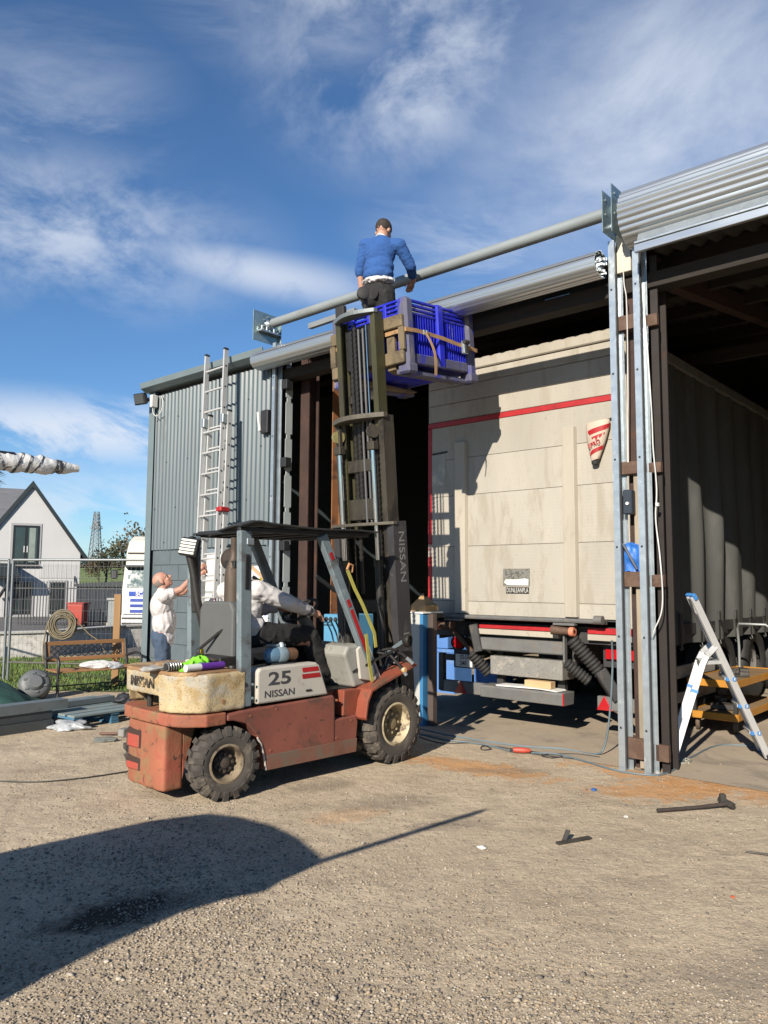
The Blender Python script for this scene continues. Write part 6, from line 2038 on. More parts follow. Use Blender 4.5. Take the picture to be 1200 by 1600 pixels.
gcable('thin black cable on the gravel left of the fork lift', [(-3.3, 6.17), (-2.96, 6.161), (-2.657, 6.148), (-2.359, 6.273), (-2.05, 6.52)], .006, CBD)
gcable('coil of pale cable between the step ladder foot and column', [(2.45, 6.95), (2.60, 7.02), (2.68, 6.95), (2.58, 6.88), (2.48, 6.98), (2.60, 7.10), (2.72, 7.02), (2.66, 6.90)], .009, mat('pale_cable', (.36, .34, .28), .6))
t = thing('cable_connector', 'red plastic cable connector lying in front of the trailer', 'connector', (1.20, 7.295, .03), (0, 0, R(-12)))
MB().lathe([(0, 0), (.02, 0), (.026, .02), (.026, .10), (.018, .15), (.010, .16), (0, .16)], (0, 0, 0), (1, 0, 0), 14).build('body', mat('red_plastic', (.42, .06, .035), .5, var=.15), t, smooth=40)
MB().cyl((-.03, 0, 0), (0, 0, 0), .014, n=10).build('gland', BLACKR, t, smooth=40)
t = thing('long_hammer', 'long handled hammer lying on the gravel near the step ladder', 'hammer', (1.872, 5.435, .02))
d = Vector((.50, .115, 0)).normalized()
MB().tube([Vector((0, 0, .0)), d * .3 + Vector((0, 0, .003)), d * .53 + Vector((0, 0, .012))], [.013, .012, .014], 10).build('handle', mat('rusty_bar', (.075, .058, .05), .7, .4, var=.3, scale=20), t, smooth=50)
hh = MB()
hh.cyl(d * .545 + Vector((.02, -.05, .012)), d * .53 + Vector((-.015, .06, .03)), .022, n=10)
hh.box(.49, .53, .125, .165, -.005, .075, .006)
hh.build('head', JUNK, t)
t = thing('bent_bracket', 'bent steel offcut lying on the gravel in the foreground', 'metal offcut', (1.045, 4.787, .008))
MB().bar((0, 0, .0), (.225, .105, .004), .035, .012, bev=.002).build('bar', JUNK, t)
MB().bar((.05, .035, .0), (.085, .075, .055), .03, .010, bev=.002).build('tab', JUNK, t)
o = MB().tube([(2.113, 4.661, .008), (2.20, 4.62, .008), (2.32, 4.585, .010)], .006, 8).build('steel_rod', JUNK, smooth=50)
tag(o, 'thin steel rod on the gravel at the right edge', 'rod')
# ------------------------------------------------------------------ clutter by the bench
def steel_section(label, end, yaw, L, w, h, z, m, tilt=0.0):
    t = thing('steel_section', label, 'steel section', (end[0], end[1], z), (0, tilt, yaw), 'long steel sections by the pallet')
    th = .006
    mb = MB()
    mb.box(-L, 0, -w / 2, w / 2, h - th, h)
    mb.box(-L, 0, -w / 2, -w / 2 + th, 0, h - th)
    mb.box(-L, 0, w / 2 - th, w / 2, 0, h - th)
    mb.box(-L, 0, -w / 2 + th, w / 2 - th, 0, th)
    mb.build('tube', m, t)
    MB().box(-L + .002, -.01, -w / 2 + th, w / 2 - th, th + .001, h - th - .001).build('tube_inside', DARK, t)
SG = mat('grey_green_section', (.17, .20, .21), .5, .2, var=.15, scale=4, dirt=((.12, .13, .13), .3, 5))
SG2 = mat('dark_grey_section', (.075, .085, .092), .5, .3, var=.2, scale=4)
yw = R(51.5)
nv = Vector((math.sin(yw), -math.cos(yw)))
steel_section('long grey steel section on top of the stack left of the pallet', (-3.47, 8.58), yw, 3.2, .16, .10, .185, SG)
steel_section('dark steel section in the middle of the stack left of the pallet', (-3.56, 8.44), yw, 3.0, .10, .085, .095, SG2)
steel_section('dark steel section on the ground at the front of the stack', (-3.52, 8.40), yw, 3.0, .09, .09, .0, SG2)
steel_section('dark steel section on the ground behind the front one', (-3.66, 8.52), yw, 3.0, .09, .09, .0, SG2)
steel_section('pale grey steel section lying across the blue pallet', (-3.22, 9.35), R(54), .95, .13, .06, .150, SG)
def pallet():
    t = thing('pallet', 'blue painted timber pallet on the ground behind the fork lift', 'pallet', (-3.42, 9.05, 0), (0, 0, R(-37)))
    PB = mat('blue_pallet_paint', (.055, .17, .27), .8, var=.25, scale=5, dirt=((.20, .16, .11), .32, 6))
    PG = mat('grey_blue_board', (.20, .26, .27), .85, var=.2, scale=4, dirt=((.22, .18, .13), .35, 5), stretch=(3, .4, 3))
    for k in range(7):
        x = -.54 + k * .18
        MB().box(x - .065, x + .065, -.5, .5, .118, .140, .003).build('deck_board', PG, t)
    for y in (-.45, 0, .45):
        MB().box(-.6, .6, y - .05, y + .05, .095, .1175, .003).build('stringer', PB, t)
        for x in (-.52, 0, .52):
            MB().box(x - .07, x + .07, y - .048, y + .048, .0225, .0945, .004).build('block', PB, t)
        MB().box(-.6, .6, y - .05, y + .05, 0, .022, .003).build('skid_board', PB, t)
pallet()
I4 = Matrix.Identity(4)
cloth('plastic_sheet', 'crumpled clear plastic sheet in front of the blue pallet', 'plastic sheet', (-3.28, 8.30, 0), (.20, .10, .06), mat('clear_plastic', (.42, .44, .46), .15, var=.3, scale=9, bump=.5, bscale=18, spec=.8), 11, .5, I4)
cloth('tool_bag', 'small black bag lying on the blue pallet', 'bag', (-3.02, 9.20, .141), (.12, .09, .07), mat('black_nylon', (.02, .022, .026), .6, bump=.2), 13, .35, I4)
t = thing('lump_hammer', 'hammer with pale handle by the rear of the fork lift', 'hammer', (-2.86, 8.0, .02), (0, 0, R(-8)))
MB().cyl((0, 0, 0), (.22, 0, .01), .014, n=10).build('handle', mat('brown_handle', (.16, .085, .06), .7), t, smooth=40)
MB().box(.22, .29, -.06, .06, -.018, .06, .008).build('head', mat('pale_steel', (.30, .29, .27), .5, .4), t)
cloth('work_glove', 'grey glove on the ground next to the hammer behind the fork lift', 'glove', (-2.70, 7.72, 0), (.11, .06, .03), mat('grey_glove', (.15, .16, .15), .85), 15, .4, I4)
t = thing('round_tub', 'round grey plastic cover leaning by the end of the bench', 'plastic tub', (-4.60, 10.40, .0))
tub = MB().lathe([(0, .15), (.08, .15), (.10, .13), (.11, .11), (.16, .10), (.19, .07), (.205, 0), (.20, -.10), (.16, -.14), (0, -.14)], (0, 0, .185), (.42, -.8, .42), 30)
tub.build('shell', mat('grey_tub', (.13, .14, .145), .55, var=.12, scale=6), t, smooth=35)
for k in range(6):
    th = k * PI / 3
    d_ = Vector((.42, -.8, .42)).normalized()
    a_ = d_.orthogonal().normalized()
    b_ = d_.cross(a_)
    c_ = Vector((0, 0, .185)) + d_ * .09 + (a_ * math.cos(th) + b_ * math.sin(th)) * .13
    MB().bar(c_ - d_ * .01, c_ + d_ * .03, .05, .03, bev=.006).build('rib', MATS['grey_tub'], t)

def bench():
    t = thing('garden_bench', 'garden bench with timber slats and black lattice iron back', 'bench', (-4.67, 10.90, 0), (0, 0, R(41)))
    # local x along the bench, -y to its front
    IR = mat('black_cast_iron', (.018, .018, .02), .55, var=.2)
    WD = mat('varnished_slat', (.34, .17, .07), .6, var=.2, scale=4, stretch=(.3, 3, 3))
    L = 1.15
    for x in (0, L):
        MB().tube([(x, .04, 0), (x, .0, .30), (x, .05, .52), (x, .09, .70)], .022, 8).build('back_leg', IR, t, smooth=50)
        MB().tube([(x, -.50, 0), (x, -.46, .20), (x, -.48, .34), (x, -.50, .46), (x, -.44, .52), (x, -.30, .53), (x, .03, .47)], .020, 8).build('arm_leg', IR, t, smooth=50)
        MB().bar((x, -.48, .30), (x, .02, .28), .03, .03).build('seat_bearer', IR, t)
    for k in range(5):
        y = -.44 + k * .10
        MB().box(-.01, L + .01, y - .038, y + .038, .318, .338, .004).build('seat_slat', WD, t)
    MB().bar((-.02, .085, .675), (L + .02, .085, .675), .022, .055, bev=.004).build('back_slat', WD, t)
    MB().bar((-.02, .045, .455), (L + .02, .045, .455), .022, .055, bev=.004).build('back_slat', WD, t)
    for x in (.03, L - .03):
        MB().bar((x, .05, .48), (x, .08, .65), .055, .022, bev=.003).build('back_slat', WD, t)
    MB().bar((0, -.25, .12), (L, -.25, .12), .018, .018).build('stretcher', IR, t)
    N = 11
    for k in range(-2, N):
        for s in (1, -1):
            x0 = .07 + k * .095
            x1 = x0 + .19
            if s < 0:
                x0, x1 = x1, x0
            z0, z1, y0, y1 = .485, .645, .052, .078
            # clip to the frame
            def at(x):
                f = (x - x0) / (x1 - x0)
                return (x, y0 + (y1 - y0) * f, z0 + (z1 - z0) * f)
            lo, hi = max(.055, min(x0, x1)), min(L - .055, max(x0, x1))
            if hi - lo < .03:
                continue
            MB().bar(at(lo), at(hi), .008, .012).build('lattice_strip', IR, t)
bench()
BM = Matrix.Translation((-4.67, 10.90, 0)) @ Matrix.Rotation(R(41), 4, 'Z')
cloth('white_bag', 'crumpled white sack lying on the bench seat', 'sack', (.62, -.28, .339), (.25, .13, .06), mat('white_sack', (.72, .71, .69), .7, var=.08, bump=.3, bscale=14), 21, .35, BM)
cloth('plastic_bottle_bag', 'clear plastic bag hanging at the front of the bench seat', 'plastic bag', (.78, -.50, .339), (.11, .035, .05), MATS['clear_plastic'], 23, .4, BM)
def hose_coil():
    t = thing('hose_coil', 'coil of olive hose hung on the wire fence above the bench', 'hose')
    t.matrix_world = Matrix.Translation((-4.85, 11.84, .895)) @ Matrix.Rotation(R(12), 4, 'Z')
    HM = mat('olive_hose', (.20, .165, .10), .6, var=.15, scale=6)
    r = random.Random(2)
    for k in range(9):
        rr = .10 + .013 * k
        yy = -.02 - .02 * r.random() - (.035 if k % 2 else 0)
        ph = r.random() * 6
        MB().tube([((rr + .006 * math.sin(3 * q + ph)) * math.cos(q), yy + .006 * math.sin(2 * q + ph), (rr + .006 * math.sin(3 * q + ph)) * 1.08 * math.sin(q)) for q in [i * 2 * PI / 36 for i in range(36)]], .0105, 8, closed=True).build('turn', HM, t, smooth=60)
    for pts in ([(-.20, -.05, .05), (-.235, -.05, -.1), (-.26, -.05, -.3), (-.25, -.05, -.55)], [(.19, -.03, .10), (.25, -.03, .0), (.38, -.03, -.14), (.55, -.03, -.26), (.62, -.03, -.42)]):
        MB().tube(pts, .0105, 8).build('hose_end', HM, t, smooth=60)
hose_coil()
o = MB().box(-.05, .05, -.035, .035, 0, 1.36, .006).build('timber_post', mat('tan_post', (.30, .17, .07), .75, var=.2, scale=3, stretch=(3, 3, .3)))
o.location = (-4.0, 11.74, 0)
o.rotation_euler = (0, 0, R(10))
tag(o, 'tan timber post standing against the fence at the bench end', 'timber post')
# green net over a heap at the left edge
def net(u, v):
    x = -5.75 + 1.30 * u
    y = 9.55 + .75 * v
    h = .42 * (1 - u ** 3) * (1 - (2 * v - 1) ** 2 * .7)
    return (x, y, max(.01, h + .025 * noise.noise(Vector((x * 7, y * 7, 0)))))
o = MB().shell(net, 30, 22, .006).build('green_tarpaulin', mat('green_net', (.022, .075, .062), .75, var=.2, scale=8, bump=.3, bscale=30, dirt=((.08, .14, .12), .22, 9)), smooth=60)
tag(o, 'dark green net sheet over a heap at the left edge', 'tarpaulin')

# ------------------------------------------------------------------ temporary fence
FG = mat('fence_galvanised', (.28, .30, .31), .45, .6, var=.15)
def fence_panel(label, x0, y0, x1, y1):
    a, b = Vector((x0, y0, 0)), Vector((x1, y1, 0))
    L = (b - a).length
    t = thing('fence_panel', label, 'fence panel', a, (0, 0, math.atan2(b.y - a.y, b.x - a.x)), 'temporary mesh fence panels')
    MB().cyl((0, 0, .03), (0, 0, 1.88), .021, n=12).build('post', FG, t, smooth=40)
    MB().cyl((L, 0, .03), (L, 0, 1.88), .021, n=12).build('post', FG, t, smooth=40)
    MB().cyl((0, 0, 1.88), (L, 0, 1.88), .021, n=12).build('top_tube', FG, t, smooth=40)
    MB().cyl((0, 0, .30), (L, 0, .30), .014, n=10).build('bottom_tube', mat('dull_tube', (.12, .11, .10), .7), t, smooth=40)
    w = MB()
    n = int(L / .075)
    for i in range(1, n):
        x = L * i / n
        w.cyl((x, -.0, .30), (x, 0, 1.88), .0016, n=4, caps=False)
    for k in range(9):
        z = .42 + k * .17
        w.cyl((0, .004, z), (L, .004, z), .0016, n=4, caps=False)
    tag(w.build('mesh_wires', mat('grey_wire', (.16, .165, .17), .5, .3), t), kind='stuff')
    return t
fence_panel('wire mesh fence panel behind the bench, next to the shed corner', -5.80, 12.15, -3.62, 11.80)
fence_panel('wire mesh fence panel running out of the picture at left', -8.95, 12.72, -5.90, 12.22)

# ------------------------------------------------------------------ grass strip, garden wall
vg = MB().grid(lambda u, v: (-14 + 10.6 * u, 11.05 + 4.7 * v + 1.0 * (1 - u), .004), 4, 4).build('grass_verge', mat('grass_soil', (.085, .11, .028), .95, var=.35, scale=2.5, dirt=((.16, .13, .07), .35, 1.6)))
tag(vg, kind='structure')
def grass():
    rs = np.random.RandomState(5)
    V, F, C = [], [], []
    n = 0
    for _ in range(15000):
        u, v = rs.rand(), rs.rand()
        x = -9.0 + 5.45 * u
        y = 11.15 + 4.5 * v + .4 * (1 - u)
        if noise.noise(Vector((x * 1.2, y * 1.2, 0))) < -.25 and rs.rand() < .7:
            continue
        h = .03 + .07 * rs.rand() ** 2
        a = rs.rand() * 6.28
        dx, dy = math.cos(a) * .008, math.sin(a) * .008
        lx, ly = (rs.rand(2) - .5) * h * .9
        V += [(x - dx, y - dy, .0), (x + dx, y + dy, .0), (x + lx, y + ly, h)]
        F.append((n, n + 1, n + 2))
        n += 3
        c = (.10 + .08 * rs.rand(), .16 + .10 * rs.rand(), .03 + .02 * rs.rand())
        C += [c] * 3
    me = bpy.data.meshes.new('grass')
    me.from_pydata(V, [], F)
    at = me.color_attributes.new('blade', 'FLOAT_COLOR', 'POINT')
    at.data.foreach_set('color', np.concatenate([np.array(C), np.ones((len(C), 1))], 1).astype(np.float32).ravel())
    me.materials.append(mat('grass_blade', (1, 1, 1), .7, var=.1, attr='blade'))
    tag(link('grass', me), 'rough green grass behind the bench', 'grass', kind='stuff')
grass()
yd = MB().grid(lambda u, v: (-40 + 36.4 * u, 16.4 + 27 * v, .004), 3, 3).build('house_yard', mat('yard_tarmac', (.13, .125, .12), .95, var=.2, scale=.8))
tag(yd, kind='structure')
def garden_wall():
    t = thing('garden_wall', 'low pale rendered garden wall with flat coping beyond the grass', 'wall', (-6.98, 16.19, 0))
    STN = mat('rough_cast', (.66, .64, .60), .95, var=.2, scale=8, bump=.5, bscale=45, dirt=((.42, .39, .34), .35, 9))
    COP = mat('coping_stone', (.50, .49, .45), .9, var=.12, scale=4)
    P = [Vector((-9.6, 14.6, 0)), Vector((-6.98, 16.19, 0)), Vector((-6.17, 18.47, 0)), Vector((-5.3, 19.4, 0))]
    O = Vector((-6.98, 16.19, 0))
    for a, b in zip(P[:-1], P[1:]):
        MB().bar(a - O + Vector((0, 0, .24)), b - O + Vector((0, 0, .24)), .18, .48).build('wall_face', STN, t)
        L = (b - a).length
        n = max(1, int(L / .62))
        for k in range(n):
            p, q = a + (b - a) * (k / n), a + (b - a) * ((k + .985) / n)
            MB().bar(p - O + Vector((0, 0, .51)), q - O + Vector((0, 0, .51)), .26, .05, bev=.008).build('coping', COP, t)
garden_wall()

# ------------------------------------------------------------------ house beyond the wall
def house():
    y0 = 34.0
    xl, xr, xa = -17.75, -13.28, -15.52
    t = thing('house', 'pale grey gabled house with dark bargeboards beyond the garden wall', 'house', (-15.5, y0, 0), (0, 0, R(24.5)))
    t.scale = (.92, 1, 1)
    O = Vector((-15.5, y0, 0))
    t['_off'] = tuple(O)
    WL = mat('house_render', (.56, .56, .56), .9, var=.05, scale=.8)
    SL = mat('slate_roof', (.16, .165, .18), .7, var=.12, scale=1.5)
    BG = mat('dark_bargeboard', (.016, .026, .032), .5)
    FR = mat('dark_frame', (.015, .016, .018), .4)
    GLS = mat('window_glass', (.035, .05, .05), .06, var=.3, scale=1.2, spec=.8)
    REV = mat('window_reveal', (.38, .38, .38), .9, var=.04)
    ze, za = 2.85, 5.75
    MB().prism([(xl, -.2), (xr, -.2), (xr, ze), (xa, za), (xl, ze)], y0, y0 + 5.0, 'xz').build('wall', WL, t)
    # rendered band of upright boards between the storeys
    for k in range(24):
        x = -15.05 + k * .074
        MB().box(x, x + .066, y0 - .018, y0 - .001, 1.68, 2.32).build('board', WL, t)
    # roof of the gable wing, slate by slate courses on its far side, then the bargeboards
    sl = (za - ze) / (xr - xa)
    for s, xe in ((1, xr + .33), (-1, xl - .33)):
        zt, zb = za + .10, za + .10 - sl * abs(xe - xa)
        MB().add([(xa, y0 - .06, zt), (xe, y0 - .06, zb), (xe, y0 + 5, zb), (xa, y0 + 5, zt), (xa, y0 - .06, zt + .08), (xe, y0 - .06, zb + .08), (xe, y0 + 5, zb + .08), (xa, y0 + 5, zt + .08)],
                 [(0, 1, 2, 3), (4, 7, 6, 5), (0, 4, 5, 1), (1, 5, 6, 2), (2, 6, 7, 3), (3, 7, 4, 0)]).build('roof', SL, t)
        MB().add([(xa, y0 - .11, zt - .16), (xe, y0 - .11, zb - .16), (xe, y0 - .11, zb + .12), (xa, y0 - .11, zt + .12), (xa, y0 - .062, zt - .16), (xe, y0 - .062, zb - .16), (xe, y0 - .062, zb + .12), (xa, y0 - .062, zt + .12)],
                 [(0, 1, 2, 3), (4, 7, 6, 5), (0, 4, 5, 1), (1, 5, 6, 2), (2, 6, 7, 3), (3, 7, 4, 0)]).build('bargeboard', BG, t)
        MB().box(xe - .22, xe + .02, y0 - .10, y0 + .05, zb - .16, zb + .03).build('eaves_box', BG, t)
    # main block to the left: wall and a slated slope with visible courses
    MB().box(-26, xl - .01, y0 + 1.6, y0 + 7.4, -.2, 3.1).build('wall', WL, t)
    n = 22
    for k in range(n):
        f0, f1 = k / n, (k + 1) / n
        ya, yb = y0 + 1.1 + 3.4 * f0, y0 + 1.1 + 3.4 * f1
        za_, zb_ = 3.0 + 3.05 * f0, 3.0 + 3.05 * f1
        MB().add([(-26.3, ya, za_ + .045), (-15.6, ya, za_ + .045), (-15.6, yb, zb_ + .02), (-26.3, yb, zb_ + .02), (-26.3, ya, za_), (-15.6, ya, za_)],
                 [(0, 1, 2, 3), (4, 5, 1, 0)]).build('slate_course', SL, t)
    MB().add([(-26.3, y0 + 4.5, 6.05), (-15.6, y0 + 4.5, 6.05), (-15.6, y0 + 7.9, 3.0), (-26.3, y0 + 7.9, 3.0)], [(0, 1, 2, 3)]).build('roof', SL, t)
    def window(x0, x1, z0, z1, bars, door=False):
        w = MB()
        w.box(x0 - .10, x1 + .10, y0 - .03, y0 - .001, z0 - .06, z1 + .10)
        o = w.build('window', REV, t)
        MB().box(x0, x1, y0 - .034, y0 - .0305, z0, z1).build('pane', GLS, o)
        f = MB()
        e = .075
        f.box(x0, x0 + e, y0 - .06, y0 - .0345, z0, z1).box(x1 - e, x1, y0 - .06, y0 - .0345, z0, z1)
        f.box(x0 + e, x1 - e, y0 - .06, y0 - .0345, z1 - e, z1).box(x0 + e, x1 - e, y0 - .06, y0 - .0345, z0, z0 + e)
        for q in bars[0]:
            xx = x0 + (x1 - x0) * q
            f.box(xx - .055, xx + .055, y0 - .058, y0 - .0345, z0 + e, z1 - e)
        for q in bars[1]:
            zz = z0 + (z1 - z0) * q
            f.box(x0 + e, x1 - e, y0 - .056, y0 - .0345, zz - .03, zz + .03)
        f.build('frame', FR, o)
        MB().box(x0 - .12, x1 + .12, y0 - .10, y0 - .031, z0 - .12, z0 - .06).build('sill', FR if door else REV, o)
        if door:
            MB().box(x0 + .62 * (x1 - x0), x0 + .86 * (x1 - x0), y0 - .0385, y0 - .0345, z0 + .1, z1 - .1).build('curtain', mat('pale_curtain', (.25, .30, .27), .9), o)
            for q in (.44, .56):
                MB().box(x0 + (x1 - x0) * q - .02, x0 + (x1 - x0) * q + .02, y0 - .075, y0 - .059, z0 + .52, z0 + .80).build('handle', WHITEP, o)
    window(-16.28, -15.15, 2.28, 3.98, ([.5], []), True)
    window(-16.15, -15.38, .12, 1.50, ([.5], [.56]))
    window(-14.55, -13.92, .12, 1.50, ([.5], [.56]))
    # porch roof on the left
    MB().prism([(-17.4, 1.75), (-15.85, 1.75), (-16.15, 2.28), (-17.4, 2.32)], y0 - 1.1, y0 - .1, 'xz').build('porch_roof', BG, t)
    MB().bar((-16.2, y0 - .95, 1.75), (-16.75, y0 - .15, .85), .10, .10).build('porch_brace', FR, t)
    MB().bar((-16.45, y0 - .2, .0), (-16.45, y0 - .2, 1.75), .11, .11).build('porch_post', FR, t)
    MB().box(-14.3, xr + .0, y0 - .02, y0 - .001, -.1, .02).build('plinth_rail', FR, t)
    MB().bar((-13.5, y0 - .09, 1.52), (-13.5, y0 - .04, 1.78), .05, .05).build('wall_lamp', FR, t)
house()
# dark outbuilding and palisade behind the wall
t = thing('outbuilding', 'low dark blue outbuilding between the house and the lorry', 'shed', (-9.6, 30.0, 0))
MB().box(-2.2, 2.4, 0, 3.0, 0, 1.35).build('wall', mat('dark_blue_wall', (.018, .026, .038), .8, var=.2), t)
MB().prism([(-2.3, 1.35), (2.5, 1.35), (2.5, 1.42), (.4, 1.62), (-2.3, 1.45)], -.1, 3.1, 'xz').build('roof', mat('dark_roof', (.03, .038, .045), .7), t)
MB().box(-.8, .1, -.03, -.001, .15, 1.1).build('door', mat('navy_door', (.015, .03, .06), .6), t)
t = thing('palisade_fence', 'dark railing fence in front of the low outbuilding', 'fence', (-12.9, 27.6, 0), (0, 0, R(-4)))
PF = mat('dark_railing', (.03, .032, .036), .6)
for k in range(46):
    MB().box(k * .11 - .012, k * .11 + .012, -.012, .012, .02, 1.55).build('railing', PF, t)
for z in (.15, 1.3):
    MB().box(-.1, 5.05, -.03, -.0125, z - .02, z + .02).build('rail', PF, t)
t = thing('gate_pier', 'pale grey square gate pier beside the lorry', 'gate pier', (-7.62, 22.0, 0))
MB().box(-.11, .11, -.11, .11, 0, 1.02, .01).build('shaft', mat('pier_grey', (.25, .27, .27), .85), t)
MB().box(-.15, .15, -.15, .15, 1.021, 1.09, .015).build('cap', mat('pier_cap', (.33, .34, .33), .85), t)
t = thing('wheelie_bin', 'red wheelie bin in front of the dark railings', 'bin', (-10.40, 26.6, 0))
RB = mat('red_bin', (.42, .055, .035), .55, var=.1)
b = MB()
b.add([(-.22, -.25, .08), (.22, -.25, .08), (.22, .25, .08), (-.22, .25, .08), (-.27, -.31, .78), (.27, -.31, .78), (.27, .31, .78), (-.27, .31, .78)], [(0, 3, 2, 1), (4, 5, 6, 7), (0, 1, 5, 4), (1, 2, 6, 5), (2, 3, 7, 6), (3, 0, 4, 7)])
b.build('tub', RB, t, bevel=.03)
MB().box(-.30, .30, -.34, .34, .785, .835, .02).build('lid', RB, t)
for x in (-.2, .2):
    MB().cyl((x - .03, .27, .09), (x + .03, .27, .09), .09, n=14).build('wheel', BLACKR, t)
t = thing('white_container', 'small white container standing by the gate pier', 'container', (-8.25, 24.0, 0))
MB().lathe([(0, 0), (.16, 0), (.17, .03), (.19, .52), (.15, .56), (0, .56)], (0, 0, .3), (0, 0, 1), 16).build('tank', mat('dull_white', (.5, .5, .49), .6), t, smooth=40)
MB().box(-.2, .2, -.2, .2, 0, .3, .01).build('plinth', CONC, t)

# ------------------------------------------------------------------ lorry cab behind the shed corner
def lorry():
    t = thing('lorry_cab', 'white lorry cab with blue grille slots behind the shed corner', 'lorry', (-5.5, 20.0, 0))
    CW = mat('cream_white_cab', (.68, .66, .58), .4, var=.05)
    CWH = mat('white_cab', (.74, .75, .76), .35, var=.04)
    W = 1.22
    prof = [(-.02, 1.36), (.12, 1.95), (.20, 1.98), (.22, 2.3), (.42, 2.62), (.75, 2.76), (2.2, 2.80), (2.2, .55), (0, .55)]
    body = MB().prism(prof, -W, W, 'yz').build('cab_shell', CW, t, bevel=.04)
    MB().prism([(-.035, 1.40), (-.025, 1.40), (.10, 1.90), (.09, 1.90)], -W + .12, W - .12, 'yz').build('windscreen', mat('screen_glass', (.05, .10, .10), .05, spec=.8), t)
    MB().box(-W + .02, W - .02, -.10, .13, 1.93, 1.975, .01).build('sun_visor', mat('dark_visor', (.05, .06, .06), .3), t)
    MB().box(-W + .05, W - .05, .18, .22, 2.28, 2.31).build('roof_seam', CHASS, t)
    MB().box(-W + .03, W - .03, -.06, -.0, .72, 1.34, .02).build('front_panel', CWH, t)
    BS = mat('blue_slot', (.015, .06, .42), .4, var=.25, scale=3)
    MB().box(-W + .20, W - .20, -.07, -.061, 1.18, 1.30, .004).build('name_band', BS, t)
    lettering('SCANIA', .135, WHITEP, t, (-.58, -.074, 1.238), (1, 0, 0), (0, 0, 1), xs=1.1, bold=.004)
    for z in (1.04, .90, .76):
        MB().box(-W + .24, W - .24, -.07, -.061, z, z + .075, .004).build('grille_slot', BS, t)
    MB().box(-W, W, -.12, .0, .12, .70, .03).build('bumper', CWH, t)
    for z in (.60, .47, .34):
        MB().box(-W + .06, W - .06, -.13, -.121, z, z + .045, .003).build('bumper_slot', CHASS, t)
    for s in (-1, 1):
        MB().box(s * (W - .05), s * (W - .33), -.135, -.1225, .20, .30, .005).build('head_lamp', mat('lamp_glass', (.25, .28, .30), .12), t)
        MB().bar((s * W, .1, 1.75), (s * (W + .2), -.05, 1.72), .03, .03).build('mirror_arm', DARK, t)
        MB().box(s * (W + .10), s * (W + .28), -.10, -.02, 1.62, 1.86, .03).build('mirror', DARK, t)
        for y in (.75,):
            w = MB().lathe(tyre_profile(.48, .3, .27), (s * 1.05, y, .48), (s, 0, 0), 28).build('wheel', BLACKR, t, smooth=50)
            MB().lathe([(.28, .05), (.25, .10), (.1, .02), (0, .02)], (s * 1.05, y, .48), (s, 0, 0), 24).build('rim', GREYST, w, smooth=50)
    MB().box(-.9, .9, .2, 5.5, .5, .75).build('chassis', CHASS, t)
lorry()

# ------------------------------------------------------------------ field, hedge, trees, pylon
def hill(u, v):
    x = -150 + 190 * u
    y = 46 + 160 * v
    h = 4.15 * min(1, max(0, (y - 46) / 85)) ** .8 - .02 + .25 * noise.noise(Vector((x * .02, y * .02, 0))) * min(1, v * 6)
    return (x, y, max(.005 if v < .02 else -.1, h))
o = MB().grid(hill, 60, 40).build('field', mat('green_field', (.145, .19, .045), .95, var=.25, scale=.05, dirt=((.20, .20, .08), .35, .03)), smooth=80)
tag(o, kind='structure')
def leaf_tree(name, label, x, y, z0, h, rad, m_leaf, m_bark, seed, nleaf=1500, bare=.5, cat='tree'):
    r = random.Random(seed)
    t = thing(name, label, cat, (x, y, z0))
    tr = MB()
    tips = []
    def limb(p, d, L, rr, lev):
        q = p + d * L
        mid = p + d * L * .5 + Vector((r.uniform(-1, 1), r.uniform(-1, 1), 0)) * L * .06
        tr.tube([p, mid, q], [rr, rr * .8, rr * .55], 5)
        tips.append((q, L))
        if lev == 0:
            return
        for k in range(4 if lev > 1 else 5):
            a = r.uniform(0, 6.28)
            dd = (d + Vector((math.cos(a), math.sin(a), r.uniform(.0, .6))) * r.uniform(.5, .95)).normalized()
            limb(p + d * L * r.uniform(.55, 1), dd, L * r.uniform(.5, .75), rr * .5, lev - 1)
    limb(Vector((0, 0, -.2)), Vector((r.uniform(-.06, .06), 0, 1)).normalized(), h * .42, h * .022, 3)
    tr.build('trunk', m_bark, t)
    lf = MB()
    for k in range(nleaf):
        c, L = r.choice(tips)
        p = c + Vector((r.gauss(0, 1), r.gauss(0, 1), r.gauss(0, 1))) * rad * .16
        s = rad * r.uniform(.025, .06)
        a, b_ = Vector((r.uniform(-1, 1), r.uniform(-1, 1), r.uniform(-1, 1))).normalized() * s, Vector((r.uniform(-1, 1), r.uniform(-1, 1), r.uniform(-1, 1))).normalized() * s
        lf.add([p - a, p + b_, p + a, p - b_ * .6], [(0, 1, 2, 3)])
    lf.build('crown', m_leaf, t, recalc=False)
LV1 = mat('brown_green_leaf', (.115, .085, .045), .8, var=.4, scale=.6)
LV2 = mat('olive_leaf', (.095, .095, .04), .8, var=.4, scale=.6)
BRK = mat('bark', (.06, .048, .038), .9)
for i, (x, y, h, rad, m, lab, nl) in enumerate((
        (-22.0, 62, 4.2, 2.4, LV1, 'thin brown half bare tree left of the lorry roof', 420), (-20.2, 61, 5.0, 2.6, LV2, 'olive bushy tree just behind the lorry roof', 800),
        (-18.6, 60, 5.6, 2.8, LV1, 'tallest brown tree next to the shed corner', 800), (-24.2, 66, 3.4, 1.8, LV1, 'low brown bush near the pylon foot', 900))):
    leaf_tree('field_tree', lab, x, y, .9, h, rad, m, BRK, 31 + i, nl)
t = thing('hedge', 'long brown hedge along the top of the green field', 'hedge', (-52, 118, 3.6))
r = random.Random(9)
hb = MB()
